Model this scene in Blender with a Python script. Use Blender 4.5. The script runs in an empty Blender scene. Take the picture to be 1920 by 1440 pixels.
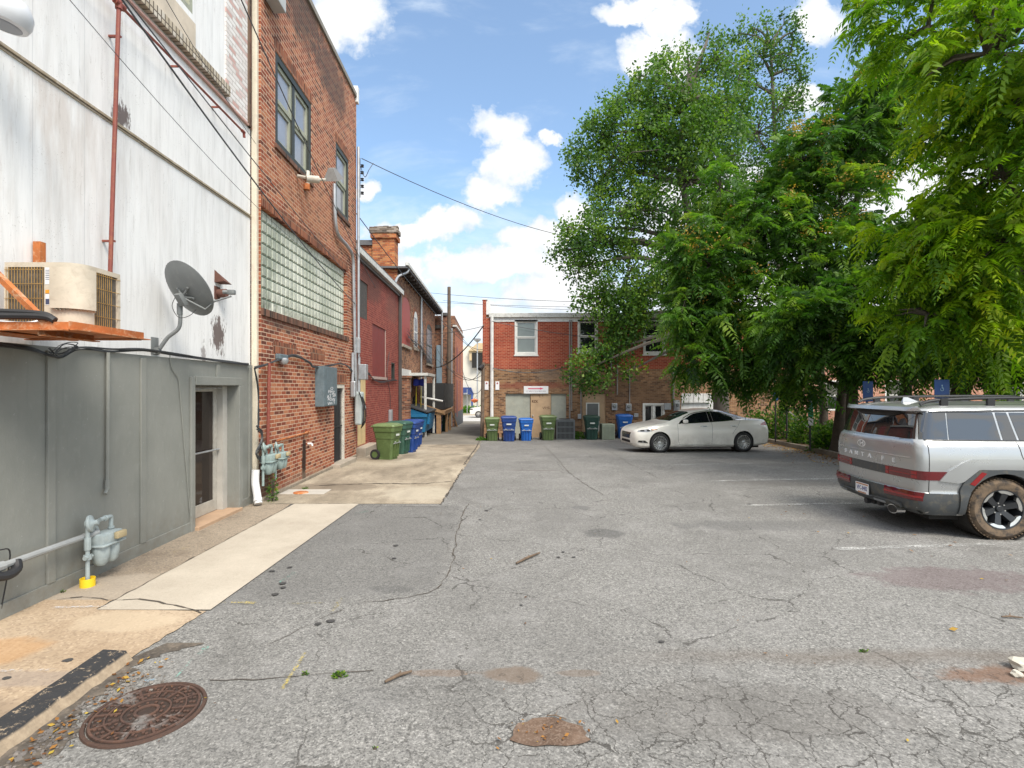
import bpy, bmesh, math, random
import numpy as np
from mathutils import Vector, Matrix
from mathutils.bvhtree import BVHTree
random.seed(7)
rng = np.random.default_rng(11)
S = bpy.context.scene
COL = S.collection
F = 985.0; CX = 937.0; CY = 728.0; H = 2.0      # focal length and vanishing point, measured in photo pixels
R = math.radians

# ------------------------------------------------------------------ camera
cd = bpy.data.cameras.new('camera'); cam = bpy.data.objects.new('camera', cd); COL.objects.link(cam)
cam.location = (0, 0, H); cam.rotation_euler = (R(90), 0, 0)
cd.sensor_width = 36; cd.lens = F / 1920 * 36
cd.shift_x = (960 - CX) / 1920; cd.shift_y = -(720 - CY) / 1920
cd.clip_start = 0.05; cd.clip_end = 2000
S.camera = cam

# ------------------------------------------------------------------ light
SUN_EL, SUN_AZ = 52.0, 150.0
sl = bpy.data.lights.new('sun', 'SUN'); sl.energy = 2.9; sl.angle = R(24); sl.color = (1, 0.93, 0.82)
so = bpy.data.objects.new('sun', sl); COL.objects.link(so)
dsun = Vector((math.sin(R(SUN_AZ)) * math.cos(R(SUN_EL)), math.cos(R(SUN_AZ)) * math.cos(R(SUN_EL)), math.sin(R(SUN_EL))))
so.rotation_euler = dsun.to_track_quat('Z', 'Y').to_euler(); so.location = (0, 0, 60)
S.view_settings.view_transform = 'Standard'; S.view_settings.look = 'None'
S.view_settings.gamma = 1.0; S.view_settings.exposure = 0.66
S.cycles.max_bounces = 6; S.cycles.diffuse_bounces = 3; S.cycles.glossy_bounces = 3
S.cycles.transmission_bounces = 4; S.cycles.transparent_max_bounces = 8
S.cycles.caustics_reflective = False; S.cycles.caustics_refractive = False

# ------------------------------------------------------------------ node helpers
class NT:
    def __init__(s, nt): s.nt = nt; s.n = nt.nodes; s.l = nt.links
    def new(s, t, **k):
        n = s.n.new(t)
        for a, b in k.items(): setattr(n, a, b)
        return n
    def put(s, sock, v):
        if isinstance(v, bpy.types.NodeSocket): s.l.new(v, sock)
        elif v is not None:
            if isinstance(v, (tuple, list)) and len(v) == 3 and getattr(sock, 'type', '') == 'RGBA': v = (*v, 1)
            sock.default_value = v
    def math(s, op, a, b=0.5, c=None, clamp=False):
        n = s.new('ShaderNodeMath', operation=op, use_clamp=clamp)
        s.put(n.inputs[0], a); s.put(n.inputs[1], b)
        if c is not None: s.put(n.inputs[2], c)
        return n.outputs[0]
    def vmath(s, op, a, b=(0, 0, 0), out=0, scale=None):
        n = s.new('ShaderNodeVectorMath', operation=op)
        s.put(n.inputs[0], a); s.put(n.inputs[1], b)
        if scale is not None: s.put(n.inputs['Scale'], scale)
        return n.outputs['Value' if op in ('LENGTH', 'DOT_PRODUCT', 'DISTANCE') else 'Vector']
    def sep(s, v):
        n = s.new('ShaderNodeSeparateXYZ'); s.put(n.inputs[0], v); return n.outputs
    def comb(s, x=0.0, y=0.0, z=0.0):
        n = s.new('ShaderNodeCombineXYZ'); s.put(n.inputs[0], x); s.put(n.inputs[1], y); s.put(n.inputs[2], z); return n.outputs[0]
    def noise(s, v, scale, detail=3, rough=0.55, dist=0.0):
        n = s.new('ShaderNodeTexNoise'); s.put(n.inputs['Vector'], v); n.inputs['Scale'].default_value = scale
        n.inputs['Detail'].default_value = detail; n.inputs['Roughness'].default_value = rough; n.inputs['Distortion'].default_value = dist
        return n.outputs['Fac']
    def voro(s, v, scale, feature='F1', out='Distance', rnd=1.0):
        n = s.new('ShaderNodeTexVoronoi', feature=feature); s.put(n.inputs['Vector'], v); n.inputs['Scale'].default_value = scale
        n.inputs['Randomness'].default_value = rnd
        return n.outputs[out]
    def map(s, x, a, b, c=0.0, d=1.0, smooth=False):
        n = s.new('ShaderNodeMapRange'); n.clamp = True
        if smooth: n.interpolation_type = 'SMOOTHSTEP'
        s.put(n.inputs[0], x)
        for i, v in enumerate((a, b, c, d)): s.put(n.inputs[i + 1], v)
        return n.outputs[0]
    def mix(s, f, a, b, blend='MIX'):
        n = s.new('ShaderNodeMix', data_type='RGBA', blend_type=blend)
        s.put(n.inputs[0], f); s.put(n.inputs[6], a); s.put(n.inputs[7], b)
        return n.outputs[2]
    def ramp(s, x, stops, interp='LINEAR'):
        n = s.new('ShaderNodeValToRGB'); e = n.color_ramp.elements; n.color_ramp.interpolation = interp
        while len(e) < len(stops): e.new(0.5)
        for i, (p, c) in enumerate(stops):
            e[i].position = p; e[i].color = (*c, 1) if len(c) == 3 else c
        s.put(n.inputs[0], x); return n.outputs[0]
    def pos(s): return s.new('ShaderNodeNewGeometry').outputs['Position']
    def obj(s): return s.new('ShaderNodeTexCoord').outputs['Object']
    def bump(s, h, strength=0.3, dist=0.01):
        n = s.new('ShaderNodeBump'); n.inputs['Strength'].default_value = strength; n.inputs['Distance'].default_value = dist
        s.put(n.inputs['Height'], h); return n.outputs[0]

def newmat(name):
    m = bpy.data.materials.new(name); m.use_nodes = True
    t = NT(m.node_tree); b = t.n['Principled BSDF']
    return m, t, b

# ------------------------------------------------------------------ sky: Nishita with cumulus
W = bpy.data.worlds.new('World'); S.world = W; W.use_nodes = True
t = NT(W.node_tree); t.n.clear()
sky = t.new('ShaderNodeTexSky', sky_type='NISHITA'); sky.sun_disc = False
sky.sun_elevation = R(SUN_EL); sky.sun_rotation = R(SUN_AZ); sky.air_density = 1.0; sky.dust_density = 0.6; sky.ozone_density = 1.2
skyc = t.mix(1.0, sky.outputs[0], (0.98, 1.10, 1.12), 'MULTIPLY')
b1 = t.new('ShaderNodeBackground'); t.put(b1.inputs[0], skyc); b1.inputs[1].default_value = 0.15
d = t.new('ShaderNodeTexCoord').outputs['Generated']
dx, dy, dz = t.sep(d)
ay = t.math('MAXIMUM', t.math('ABSOLUTE', dy), 0.12)
back = t.math('LESS_THAN', dy, 0.0); u = t.math('ADD', t.math('DIVIDE', dx, ay), t.math('MULTIPLY', back, 4.4)); v = t.math('DIVIDE', dz, ay)
uv = t.comb(u, v, 0.0)
warp = t.vmath('SCALE', t.vmath('SUBTRACT', t.comb(t.noise(uv, 9, 5, .6), t.noise(t.vmath('ADD', uv, (5, 3, 1)), 9, 5, .6), 0.0), (.5, .5, 0)), scale=0.13)
uvw = t.vmath('ADD', uv, warp)
blobs = [(650, 20, 95, 80), (600, 70, 60, 40), (935, 238, 62, 42), (965, 300, 66, 52), (915, 355, 62, 50), (1035, 264, 34, 16),
         (1085, 400, 55, 50), (1010, 450, 95, 45), (690, 352, 36, 30), (1200, 14, 110, 30), (1235, 100, 88, 52), (1265, 45, 60, 34), (1540, 45, 60, 60),
         (1515, 190, 70, 45), (1720, 350, 260, 130), (1060, 560, 150, 55), (770, 445, 110, 38), (1380, 420, 260, 150), (1500, 600, 400, 150),
         (840, 420, 70, 40), (960, 500, 200, 42), (730, 520, 90, 50), (870, 590, 110, 40), (1090, 505, 60, 60), (200, 250, 420, 140), (-500, 100, 500, 250), (2600, 200, 500, 260), (300, -700, 500, 220), (1700, -900, 600, 250), (900, -2500, 900, 900)]
acc = None
for (x, y, rx, ry) in blobs:
    c = ((x - CX) / F, (CY - y) / F, 0); q = t.vmath('MULTIPLY', t.vmath('SUBTRACT', uvw, c), (F / rx, F / ry, 0))
    q = t.math('SUBTRACT', 1.0, t.vmath('LENGTH', q))
    acc = q if acc is None else t.math('MAXIMUM', acc, q)
fine = t.noise(uv, 16, 7, 0.62)
field = t.math('ADD', acc, t.math('MULTIPLY', t.math('SUBTRACT', fine, 0.5), 0.9))
mask = t.map(field, -0.10, 0.36, 0, 1, True)
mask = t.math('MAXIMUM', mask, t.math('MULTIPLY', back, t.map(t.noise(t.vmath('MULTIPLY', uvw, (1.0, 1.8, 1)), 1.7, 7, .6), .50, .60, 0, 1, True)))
# thin high cloud, thicker towards the horizon
wz = t.noise(t.vmath('MULTIPLY', uv, (1.6, 4.2, 1)), 2.2, 6, 0.6, 0.4)
low = t.map(v, 0.42, 0.05, 0.0, 0.42)
thin = t.map(t.math('ADD', wz, low), 0.50, 0.92, 0.10, 0.92, True)
over = t.math('MAXIMUM', t.map(v, .95, 1.7, 0, .85, True), t.math('MULTIPLY', back, .6))  # added brighter cloud overhead and behind the camera, out of view, for fill light
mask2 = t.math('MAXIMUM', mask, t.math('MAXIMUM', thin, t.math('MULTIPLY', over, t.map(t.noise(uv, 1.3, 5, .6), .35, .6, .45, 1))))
up = t.map(dz, -0.02, 0.06, 0, 1)
mask2 = t.math('MULTIPLY', mask2, up)
shade = t.map(t.math('ADD', t.math('MULTIPLY', field, .5), t.math('MULTIPLY', t.noise(t.vmath('ADD', uv, (0, .03, 0)), 10, 6, .6), 1.3)), 0.52, 1.0, 0, 1, True)
cc = t.mix(shade, (0.66, 0.74, 0.84), (0.95, 0.96, 0.97))
cc = t.mix(t.map(mask, 0, .8, 1, 0), cc, (0.80, 0.90, 1.0)); cc = t.mix(over, cc, (1.0, .97, .92))
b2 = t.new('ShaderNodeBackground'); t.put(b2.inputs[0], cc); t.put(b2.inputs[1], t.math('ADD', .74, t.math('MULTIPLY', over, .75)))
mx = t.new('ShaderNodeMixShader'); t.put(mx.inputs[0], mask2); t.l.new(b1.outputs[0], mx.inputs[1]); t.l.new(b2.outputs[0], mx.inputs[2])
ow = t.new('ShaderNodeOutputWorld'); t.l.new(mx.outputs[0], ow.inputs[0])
W.cycles.sampling_method = 'MANUAL'; W.cycles.sample_map_resolution = 512

# ------------------------------------------------------------------ geometry helpers
def gz(y):                                   # the lot falls away gently beyond 12 m
    if y <= 12: return 0.0
    if y <= 25: q = (y - 12) / 13; return -0.38 * (q * q * (3 - 2 * q))
    if y <= 45: return -0.38 - 0.57 * (y - 25) / 20
    return -0.95
def P(x, y, Y): return Vector(((x - CX) / F * Y, Y, H - (y - CY) / F * Y))
def G(x, y):                                 # point of the ground seen at a photo pixel
    Y = 5.0
    for _ in range(60): Y = F * (H - gz(Y)) / (y - CY)
    return Vector(((x - CX) / F * Y, Y, gz(Y)))

SPLIT = {'lintel', 'sill', 'post', 'rafter', 'downpipe', 'conduit', 'junction_box', 'batten', 'wheel_cladding', 'fender_flare', 'garage_panel', 'loft_door', 'mop_head', 'handle', 'pane', 'reverse_light', 'headlight', 'insulator', 'label_plate', 'fascia', 'bracket'}
class MB:
    def __init__(s): s.v = []; s.f = []; s.m = []
    def add(s, vs, fs, mi=0):
        o = len(s.v); s.v += [tuple(p) for p in vs]; s.f += [tuple(i + o for i in f) for f in fs]; s.m += [mi] * len(fs); return s
    def quad(s, a, b, c, d, mi=0): return s.add([a, b, c, d], [(0, 1, 2, 3)], mi)
    def box(s, x0, x1, y0, y1, z0, z1, mi=0, M=None, bev=0.0):
        if x1 < x0: x0, x1 = x1, x0
        if y1 < y0: y0, y1 = y1, y0
        if z1 < z0: z0, z1 = z1, z0
        b = min(bev, (x1 - x0) / 2.1, (y1 - y0) / 2.1, (z1 - z0) / 2.1)
        if b > 0:
            bm = bmesh.new(); bmesh.ops.create_cube(bm, size=1)
            for q in bm.verts: q.co = Vector(((x0 + x1) / 2 + q.co.x * (x1 - x0), (y0 + y1) / 2 + q.co.y * (y1 - y0), (z0 + z1) / 2 + q.co.z * (z1 - z0)))
            bmesh.ops.bevel(bm, geom=bm.edges[:], offset=b, segments=2, profile=0.5, affect='EDGES')
            bm.verts.index_update()
            vs = [q.co.copy() for q in bm.verts]; fs = [[q.index for q in f.verts] for f in bm.faces]; bm.free()
        else:
            vs = [Vector(p) for p in ((x0, y0, z0), (x1, y0, z0), (x1, y1, z0), (x0, y1, z0), (x0, y0, z1), (x1, y0, z1), (x1, y1, z1), (x0, y1, z1))]
            fs = [(3, 2, 1, 0), (4, 5, 6, 7), (0, 1, 5, 4), (1, 2, 6, 5), (2, 3, 7, 6), (3, 0, 4, 7)]
        if M is not None: vs = [M @ p for p in vs]
        return s.add(vs, fs, mi)
    def tube(s, pts, r, n=8, mi=0, cap=True):
        pts = [Vector(p) for p in pts]; k = len(pts)
        rs = r if isinstance(r, (list, tuple)) else [r] * k
        vs = []; prev = None
        for i, p in enumerate(pts):
            d = (pts[min(i + 1, k - 1)] - pts[max(i - 1, 0)])
            if d.length < 1e-9: d = Vector((0, 0, 1))
            d.normalize()
            if prev is None: a = d.orthogonal().normalized()
            else:
                a = prev - d * prev.dot(d)
                a = a.normalized() if a.length > 1e-6 else d.orthogonal().normalized()
            prev = a; b = d.cross(a)
            for j in range(n):
                q = 2 * math.pi * j / n; vs.append(p + (a * math.cos(q) + b * math.sin(q)) * rs[i])
        fs = [(i * n + j, i * n + (j + 1) % n, (i + 1) * n + (j + 1) % n, (i + 1) * n + j) for i in range(k - 1) for j in range(n)]
        if cap: fs += [tuple(range(n - 1, -1, -1)), tuple(range((k - 1) * n, k * n))]
        return s.add(vs, fs, mi)
    def lathe(s, prof, M, n=24, mi=0):       # profile of (radius, height) turned about the local z axis
        vs = [M @ Vector((r * math.cos(2 * math.pi * j / n), r * math.sin(2 * math.pi * j / n), h)) for r, h in prof for j in range(n)]
        fs = [(i * n + j, i * n + (j + 1) % n, (i + 1) * n + (j + 1) % n, (i + 1) * n + j) for i in range(len(prof) - 1) for j in range(n)]
        return s.add(vs, fs, mi)
    def prism(s, poly, f, d0, d1, mi=0):     # poly of (a, z); f(a, z, d) -> point
        k = len(poly); vs = [f(a, z, d0) for a, z in poly] + [f(a, z, d1) for a, z in poly]
        fs = [tuple(range(k)), tuple(range(2 * k - 1, k - 1, -1))] + [(i, i + k, (i + 1) % k + k, (i + 1) % k) for i in range(k)]
        return s.add(vs, fs, mi)
    def build(s, name, mats, parent=None, smooth=False, world=True, kind=None):
        if name in SPLIT and parent is not None:
            par = list(range(len(s.v)))
            def find(i):
                while par[i] != i: par[i] = par[par[i]]; i = par[i]
                return i
            for f in s.f:
                for i in f[1:]: par[find(i)] = find(f[0])
            comp = {}
            for f, m in zip(s.f, s.m): comp.setdefault(find(f[0]), []).append((f, m))
            if 1 < len(comp) < 60:
                o = None
                for fl in comp.values():
                    q = MB(); ids = {}
                    for f, m in fl:
                        for i in f:
                            if i not in ids: ids[i] = len(q.v); q.v.append(s.v[i])
                        q.f.append(tuple(ids[i] for i in f)); q.m.append(m)
                    o2 = q._build(name, mats, parent, smooth, world, kind); o = o or o2
                return o
        return s._build(name, mats, parent, smooth, world, kind)
    def _build(s, name, mats, parent=None, smooth=False, world=True, kind=None):
        if not isinstance(mats, (list, tuple)): mats = [mats]
        off = Vector((0, 0, 0))
        if parent is not None and world:
            q = parent
            while q is not None: off += q.location; q = q.parent
        me = bpy.data.meshes.new(name)
        me.from_pydata([(p[0] - off.x, p[1] - off.y, p[2] - off.z) for p in s.v], [], s.f)
        for m in mats: me.materials.append(m)
        if len(mats) > 1: me.polygons.foreach_set('material_index', s.m)
        if smooth is not False:
            bm = bmesh.new(); bm.from_mesh(me); bmesh.ops.remove_doubles(bm, verts=bm.verts, dist=1e-5)
            bmesh.ops.recalc_face_normals(bm, faces=bm.faces)
            ang = R(35 if smooth is True else smooth)
            for e in bm.edges:
                if len(e.link_faces) == 2 and e.calc_face_angle(3.14) > ang: e.smooth = False
            for f in bm.faces: f.smooth = True
            bm.to_mesh(me); bm.free()
        me.update()
        o = bpy.data.objects.new(name, me); COL.objects.link(o)
        if parent is not None: o.parent = parent
        if kind: o['kind'] = kind
        return o

def tag(o, label=None, cat=None, group=None, kind=None):
    for k, q in (('label', label), ('category', cat), ('group', group), ('kind', kind)):
        if q: o[k] = q
    return o
def thing(name, label, cat, loc=(0, 0, 0), rz=0, group=None):
    o = bpy.data.objects.new(name, None); COL.objects.link(o); o.empty_display_size = .1
    o.location = loc; o.rotation_euler = (0, 0, rz); return tag(o, label, cat, group)
def copy_tree(o, parent=None):
    c = o.copy(); COL.objects.link(c); c.parent = parent
    for ch in [q for q in bpy.data.objects if q.parent == o]: copy_tree(ch, c)
    return c

class Pl:                                    # a wall plane; a runs along it, z up, d outwards
    def __init__(s, ax, c): s.ax = ax; s.c = c
    def pt(s, a, z, d=0.0): return Vector((s.c + d, a, z)) if s.ax == 'x' else Vector((a, s.c - d, z))
    def a(s, x, d=0.0): return (s.c + d) * F / (x - CX) if s.ax == 'x' else (x - CX) / F * (s.c - d)
    def at(s, x, y, d=0.0):
        a = s.a(x, d); Y = a if s.ax == 'x' else s.c - d
        return s.pt(a, H - (y - CY) / F * Y, d)
    def box(s, mb, a0, a1, z0, z1, d0, d1, mi=0, bev=0.0):
        p, q = s.pt(a0, z0, d0), s.pt(a1, z1, d1)
        return mb.box(p.x, q.x, p.y, q.y, p.z, q.z, mi, None, bev)
    def M(s, a, z, d=0.0):                   # local x = right, y = up, z = outwards
        if s.ax == 'x': m = Matrix(((0, 0, 1), (1, 0, 0), (0, 1, 0)))
        else: m = Matrix(((1, 0, 0), (0, 0, -1), (0, 1, 0)))
        return Matrix.Translation(s.pt(a, z, d)) @ m.to_4x4()
    def wall(s, mb, a0, a1, z0, z1, holes=(), depth=0.12, mi=0, d=0.0):
        As = sorted({a0, a1, *[h[0] for h in holes], *[h[1] for h in holes]}); Zs = sorted({z0, z1, *[h[2] for h in holes], *[h[3] for h in holes]})
        flip = False
        for i in range(len(As) - 1):
            for j in range(len(Zs) - 1):
                ca, cz = (As[i] + As[i + 1]) / 2, (Zs[j] + Zs[j + 1]) / 2
                if any(h[0] < ca < h[1] and h[2] < cz < h[3] for h in holes): continue
                mb.quad(s.pt(As[i], Zs[j], d), s.pt(As[i + 1], Zs[j], d), s.pt(As[i + 1], Zs[j + 1], d), s.pt(As[i], Zs[j + 1], d), mi)
        for (h0, h1, g0, g1) in holes:
            c = [(h0, g0), (h1, g0), (h1, g1), (h0, g1)]
            for i in range(4):
                p, q = c[i], c[(i + 1) % 4]
                mb.quad(s.pt(*p, d), s.pt(*p, d - depth), s.pt(*q, d - depth), s.pt(*q, d), mi)
        return mb

def text_mb(mb, s, M, size, ext=0.002, mi=0, sx=1.0, align='CENTER', spacing=1.0, bold=0.0):
    c = bpy.data.curves.new('t', 'FONT'); c.body = s; c.size = size; c.extrude = ext; c.align_x = align; c.align_y = 'CENTER'; c.space_character = spacing; c.offset = bold
    c.resolution_u = 3
    o = bpy.data.objects.new('t', c); COL.objects.link(o)
    dg = bpy.context.evaluated_depsgraph_get(); me = o.evaluated_get(dg).to_mesh()
    vs = [M @ Vector((q.co.x * sx, q.co.y, q.co.z)) for q in me.vertices]; fs = [tuple(p.vertices) for p in me.polygons]
    o.evaluated_get(dg).to_mesh_clear(); bpy.data.objects.remove(o); bpy.data.curves.remove(c)
    mb.add(vs, fs, mi)
def smooth_path(pts, n=6):                   # Catmull-Rom
    pts = [Vector(p) for p in pts]; out = []
    for i in range(len(pts) - 1):
        p0, p1, p2, p3 = pts[max(i - 1, 0)], pts[i], pts[i + 1], pts[min(i + 2, len(pts) - 1)]
        for k in range(n):
            q = k / n
            out.append(0.5 * ((2 * p1) + (p2 - p0) * q + (2 * p0 - 5 * p1 + 4 * p2 - p3) * q * q + (3 * p1 - p0 - 3 * p2 + p3) * q ** 3))
    return out + [pts[-1]]

# ------------------------------------------------------------------ materials
MC = {}
def paint(name, col, rough=0.6, metal=0.0, var=0.12, scale=3.0, dirt=None, dirtamt=0.35, bump=0.0, space='obj', coat=0.0):
    if name in MC: return MC[name]
    m, t, b = newmat(name); p = t.obj() if space == 'obj' else t.pos()
    n = t.noise(p, scale, 5, .6)
    c = t.mix(t.map(n, .3, .7), tuple(x * (1 - var) for x in col), tuple(min(1, x * (1 + var)) for x in col))
    if dirt is not None:
        n2 = t.noise(p, scale * 2.7, 7, .7, .6); c = t.mix(t.map(n2, .5, .68, 0, dirtamt), c, dirt)
    t.put(b.inputs['Base Color'], c); t.put(b.inputs['Roughness'], t.map(n, 0.2, .8, max(0, rough - .08), min(1, rough + .1))); b.inputs['Metallic'].default_value = metal
    b.inputs['Coat Weight'].default_value = coat; b.inputs['Coat Roughness'].default_value = 0.05
    if bump: t.put(b.inputs['Normal'], t.bump(t.noise(p, scale * 12, 4), bump, 0.01))
    MC[name] = m; return m
def flat(name, col, rough=0.5, metal=0.0, spec=0.5):
    if name in MC: return MC[name]
    m, t, b = newmat(name); b.inputs['Base Color'].default_value = (*col, 1); b.inputs['Roughness'].default_value = rough; b.inputs['Metallic'].default_value = metal
    b.inputs['Specular IOR Level'].default_value = spec
    MC[name] = m; return m
def brick(name, ax, cols, mortar, soldier=False, stain=None, rough=.85, zsplit=None, course=0.075, ln=0.215, pn=0.0, msize=0.017, weather=(0.04, 0.035, 0.03), wamt=0.4):
    m, t, b = newmat(name); X, Y, Z = t.sep(t.pos()); a = Y if ax == 'x' else X
    wv = t.vmath('SCALE', t.vmath('SUBTRACT', t.comb(t.noise(t.pos(), 6, 2), t.noise(t.pos(), 7, 2), 0.0), (.5, .5, 0)), scale=0.004)
    vec = t.vmath('ADD', t.comb(Z, a, 0) if soldier else t.comb(a, Z, 0), wv)
    n = t.new('ShaderNodeTexBrick'); t.put(n.inputs['Vector'], vec); n.offset = 0.5
    if soldier: n.offset = 0.0
    n.inputs['Scale'].default_value = 1.0; n.inputs['Brick Width'].default_value = ln; n.inputs['Row Height'].default_value = course
    n.inputs['Mortar Size'].default_value = msize * .5; n.inputs['Mortar Smooth'].default_value = 0.25
    n.inputs['Color1'].default_value = (0, 0, 0, 1); n.inputs['Color2'].default_value = (1, 1, 1, 1); n.inputs['Mortar'].default_value = (.5, .5, .5, 1)
    k = len(cols); rnd = t.math('ADD', n.outputs['Color'], t.math('MULTIPLY', t.math('SUBTRACT', t.noise(t.pos(), 0.9, 4), .5), 0.5))
    bc = t.ramp(rnd, [(0.08 + 0.84 * i / (k - 1), c) for i, c in enumerate(cols)])
    bc = t.mix(0.2, bc, t.mix(t.noise(t.pos(), 40, 4, .7), (0.1, .07, .06), (1.0, .9, .8)), 'SOFT_LIGHT')
    c = t.mix(n.outputs['Fac'], bc, t.mix(t.noise(t.pos(), 3, 4), tuple(q * .55 for q in mortar), mortar))
    big = t.noise(t.vmath('MULTIPLY', t.pos(), (1, 1, .45)), 0.8, 6, .62)
    c = t.mix(t.map(big, .50, .80, 0, wamt), c, weather)
    if stain:                                  # list of (a0, a1, z0, z1, colour, amount) soft patches of dirt
        for (a0, a1, z0, z1, sc, am) in stain:
            q = t.vmath('MULTIPLY', t.vmath('SUBTRACT', t.comb(a, Z, 0), ((a0 + a1) / 2, (z0 + z1) / 2, 0)), (2 / (a1 - a0), 2 / (z1 - z0), 0))
            f = t.math('ADD', t.math('SUBTRACT', 1.0, t.vmath('LENGTH', q)), t.math('MULTIPLY', t.math('SUBTRACT', t.noise(t.pos(), 4, 6, .7), .5), 1.2))
            c = t.mix(t.map(f, 0, .5, 0, am, True), c, sc)
    t.put(b.inputs['Base Color'], c); b.inputs['Roughness'].default_value = rough; b.inputs['Specular IOR Level'].default_value = .25
    hgt = t.math('ADD', t.math('MULTIPLY', n.outputs['Fac'], -1.0), t.math('MULTIPLY', t.noise(t.pos(), 60, 3), .4))
    t.put(b.inputs['Normal'], t.bump(hgt, .55, 0.008))
    return m
def glassy(name, col=(0.015, 0.018, 0.02), rough=0.04, spec=0.8, ior=1.5):
    if name in MC: return MC[name]
    m, t, b = newmat(name); n = t.noise(t.pos(), 1.2, 3)
    t.put(b.inputs['Base Color'], t.mix(n, tuple(q * .6 for q in col), tuple(q * 1.5 for q in col)))
    b.inputs['Roughness'].default_value = rough; b.inputs['Specular IOR Level'].default_value = spec; b.inputs['IOR'].default_value = ior
    t.put(b.inputs['Normal'], t.bump(t.noise(t.pos(), 1.5, 2), .03, .05)); MC[name] = m; return m

# asphalt
def asphalt():
    m, t, b = newmat('asphalt'); p = t.pos(); X, Y, Z = t.sep(p)
    cell = t.voro(p, 80, out='Color'); g1 = t.sep(cell)[0]
    cell2 = t.sep(t.voro(t.vmath('ADD', p, (3, 7, 0)), 120, out='Color'))[1]
    g = t.math('ADD', t.math('MULTIPLY', g1, .6), t.math('MULTIPLY', cell2, .4))
    n = t.noise(p, 22, 6, .7)
    f = t.math('ADD', t.math('MULTIPLY', g, .62), t.math('MULTIPLY', n, .5))
    c = t.ramp(f, [(.26, (.075, .074, .073)), (.42, (.142, .138, .130)), (.56, (.198, .193, .182)), (.72, (.258, .251, .237)), (.86, (.385, .374, .352))])
    big = t.noise(p, .35, 6, .6); c = t.mix(t.map(big, .43, .62, 0, .38), c, (.13, .126, .12)); pt = t.noise(t.vmath('ADD', p, (20, 5, 0)), .9, 7, .72, .5); c = t.mix(t.map(pt, .54, .62, 0, .28), c, (.10, .096, .09))
    mid = t.noise(p, 1.7, 6, .62); c = t.mix(t.map(mid, .50, .74, 0, .28), c, (.36, .35, .34))
    # darker patched panel beside the slab: from photo pixels 672-880 across, 950-1130 down
    def blob(cx, cy, rx, ry, rough=.75, edge=.35, ns=4.0):
        q = t.vmath('LENGTH', t.vmath('MULTIPLY', t.vmath('SUBTRACT', t.comb(X, Y, 0), (cx, cy, 0)), (1 / rx, 1 / ry, 0)))
        q = t.math('SUBTRACT', t.math('ADD', 1.0, t.math('MULTIPLY', t.math('SUBTRACT', t.noise(p, ns, 5, .6), .5), rough * 2)), q)
        return t.map(q, 0, edge, 0, 1, True)
    inx = t.math('MULTIPLY', t.map(t.math('ADD', X, t.math('MULTIPLY', t.noise(p, 1.1, 3), .35)), -.52, -.42, 1, 0), t.map(t.math('ADD', Y, t.math('MULTIPLY', X, -.25)), 5.2, 5.5, 0, 1))
    inx = t.math('MULTIPLY', inx, t.map(Y, 8.9, 8.95, 1, 0))
    c = t.mix(t.math('MULTIPLY', inx, .33), c, (.10, .098, .095))
    for (px, py, rx, ry, col, am) in [(1135, 1000, .33, .28, (.06, .06, .06), .5), (1090, 952, .18, .2, (.08, .08, .08), .45), (1790, 1085, 1.0, .45, (.12, .075, .08), .45),
                                      (960, 1265, .25, .12, (.16, .12, .09), .75), (1080, 1262, .2, .05, (.17, .13, .1), .5), (820, 1262, .3, .06, (.2, .14, .1), .45),
                                      (735, 1105, .28, .12, (.06, .06, .06), .3), (1000, 882, .9, .12, (.12, .1, .09), .4), (1480, 905, 1.6, .5, (.12, .11, .10), .4),
                                      (1500, 985, 2.2, .35, (.10, .10, .10), .35), (700, 1310, .35, .15, (.09, .09, .09), .2), (1380, 1330, 1.3, .35, (.12, .11, .10), .3)]:
        q = G(px, py); c = t.mix(t.math('MULTIPLY', blob(q.x, q.y, rx, ry), am), c, col)
    # brown dirt band and exposed red earth at the lower right
    q = G(1830, 1262); c = t.mix(t.math('MULTIPLY', blob(q.x + .35, q.y - .02, .75, .16, .7, .5, 7), .75), c, (.17, .095, .06))
    q = G(1500, 1232); band = t.math('ABSOLUTE', t.math('SUBTRACT', t.math('ADD', Y, t.math('MULTIPLY', t.noise(p, 2.2, 4), .3)), q.y + .15))
    c = t.mix(t.math('MULTIPLY', t.map(band, .02, .16, .5, 0), t.map(X, .6, 2.4, 0, 1)), c, (.13, .105, .085))
    # alligator cracking close to the camera
    wp = t.vmath('ADD', p, t.vmath('SCALE', t.comb(t.noise(p, 3.5, 5, .65), t.noise(t.vmath('ADD', p, (9, 0, 0)), 3.5, 5, .65), 0.0), scale=.32))
    e = t.voro(wp, 4.3, 'DISTANCE_TO_EDGE'); w = t.math('MULTIPLY', t.noise(p, 5, 3), .030)
    near = t.map(t.math('ADD', Y, t.math('MULTIPLY', t.noise(p, .8, 3), 1.0)), 3.95, 4.35, 1, 0)
    near = t.math('MULTIPLY', near, t.map(t.math('ADD', X, t.math('MULTIPLY', t.noise(p, 1.4, 3), .8)), -.5, .4, 0, 1))
    ck = t.math('MULTIPLY', t.math('LESS_THAN', e, w), near)
    e2 = t.voro(wp, .55, 'DISTANCE_TO_EDGE'); w2 = t.math('MULTIPLY', t.map(t.noise(p, 2.5, 4, .7), .44, .62), .0055)
    ck2 = t.math('LESS_THAN', e2, w2)
    ck = t.math('MAXIMUM', ck, t.math('MULTIPLY', ck2, .85))
    c = t.mix(t.math('MULTIPLY', ck, .74), c, (.04, .036, .032))
    t.put(b.inputs['Base Color'], c); b.inputs['Roughness'].default_value = .88; b.inputs['Specular IOR Level'].default_value = .3
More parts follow.
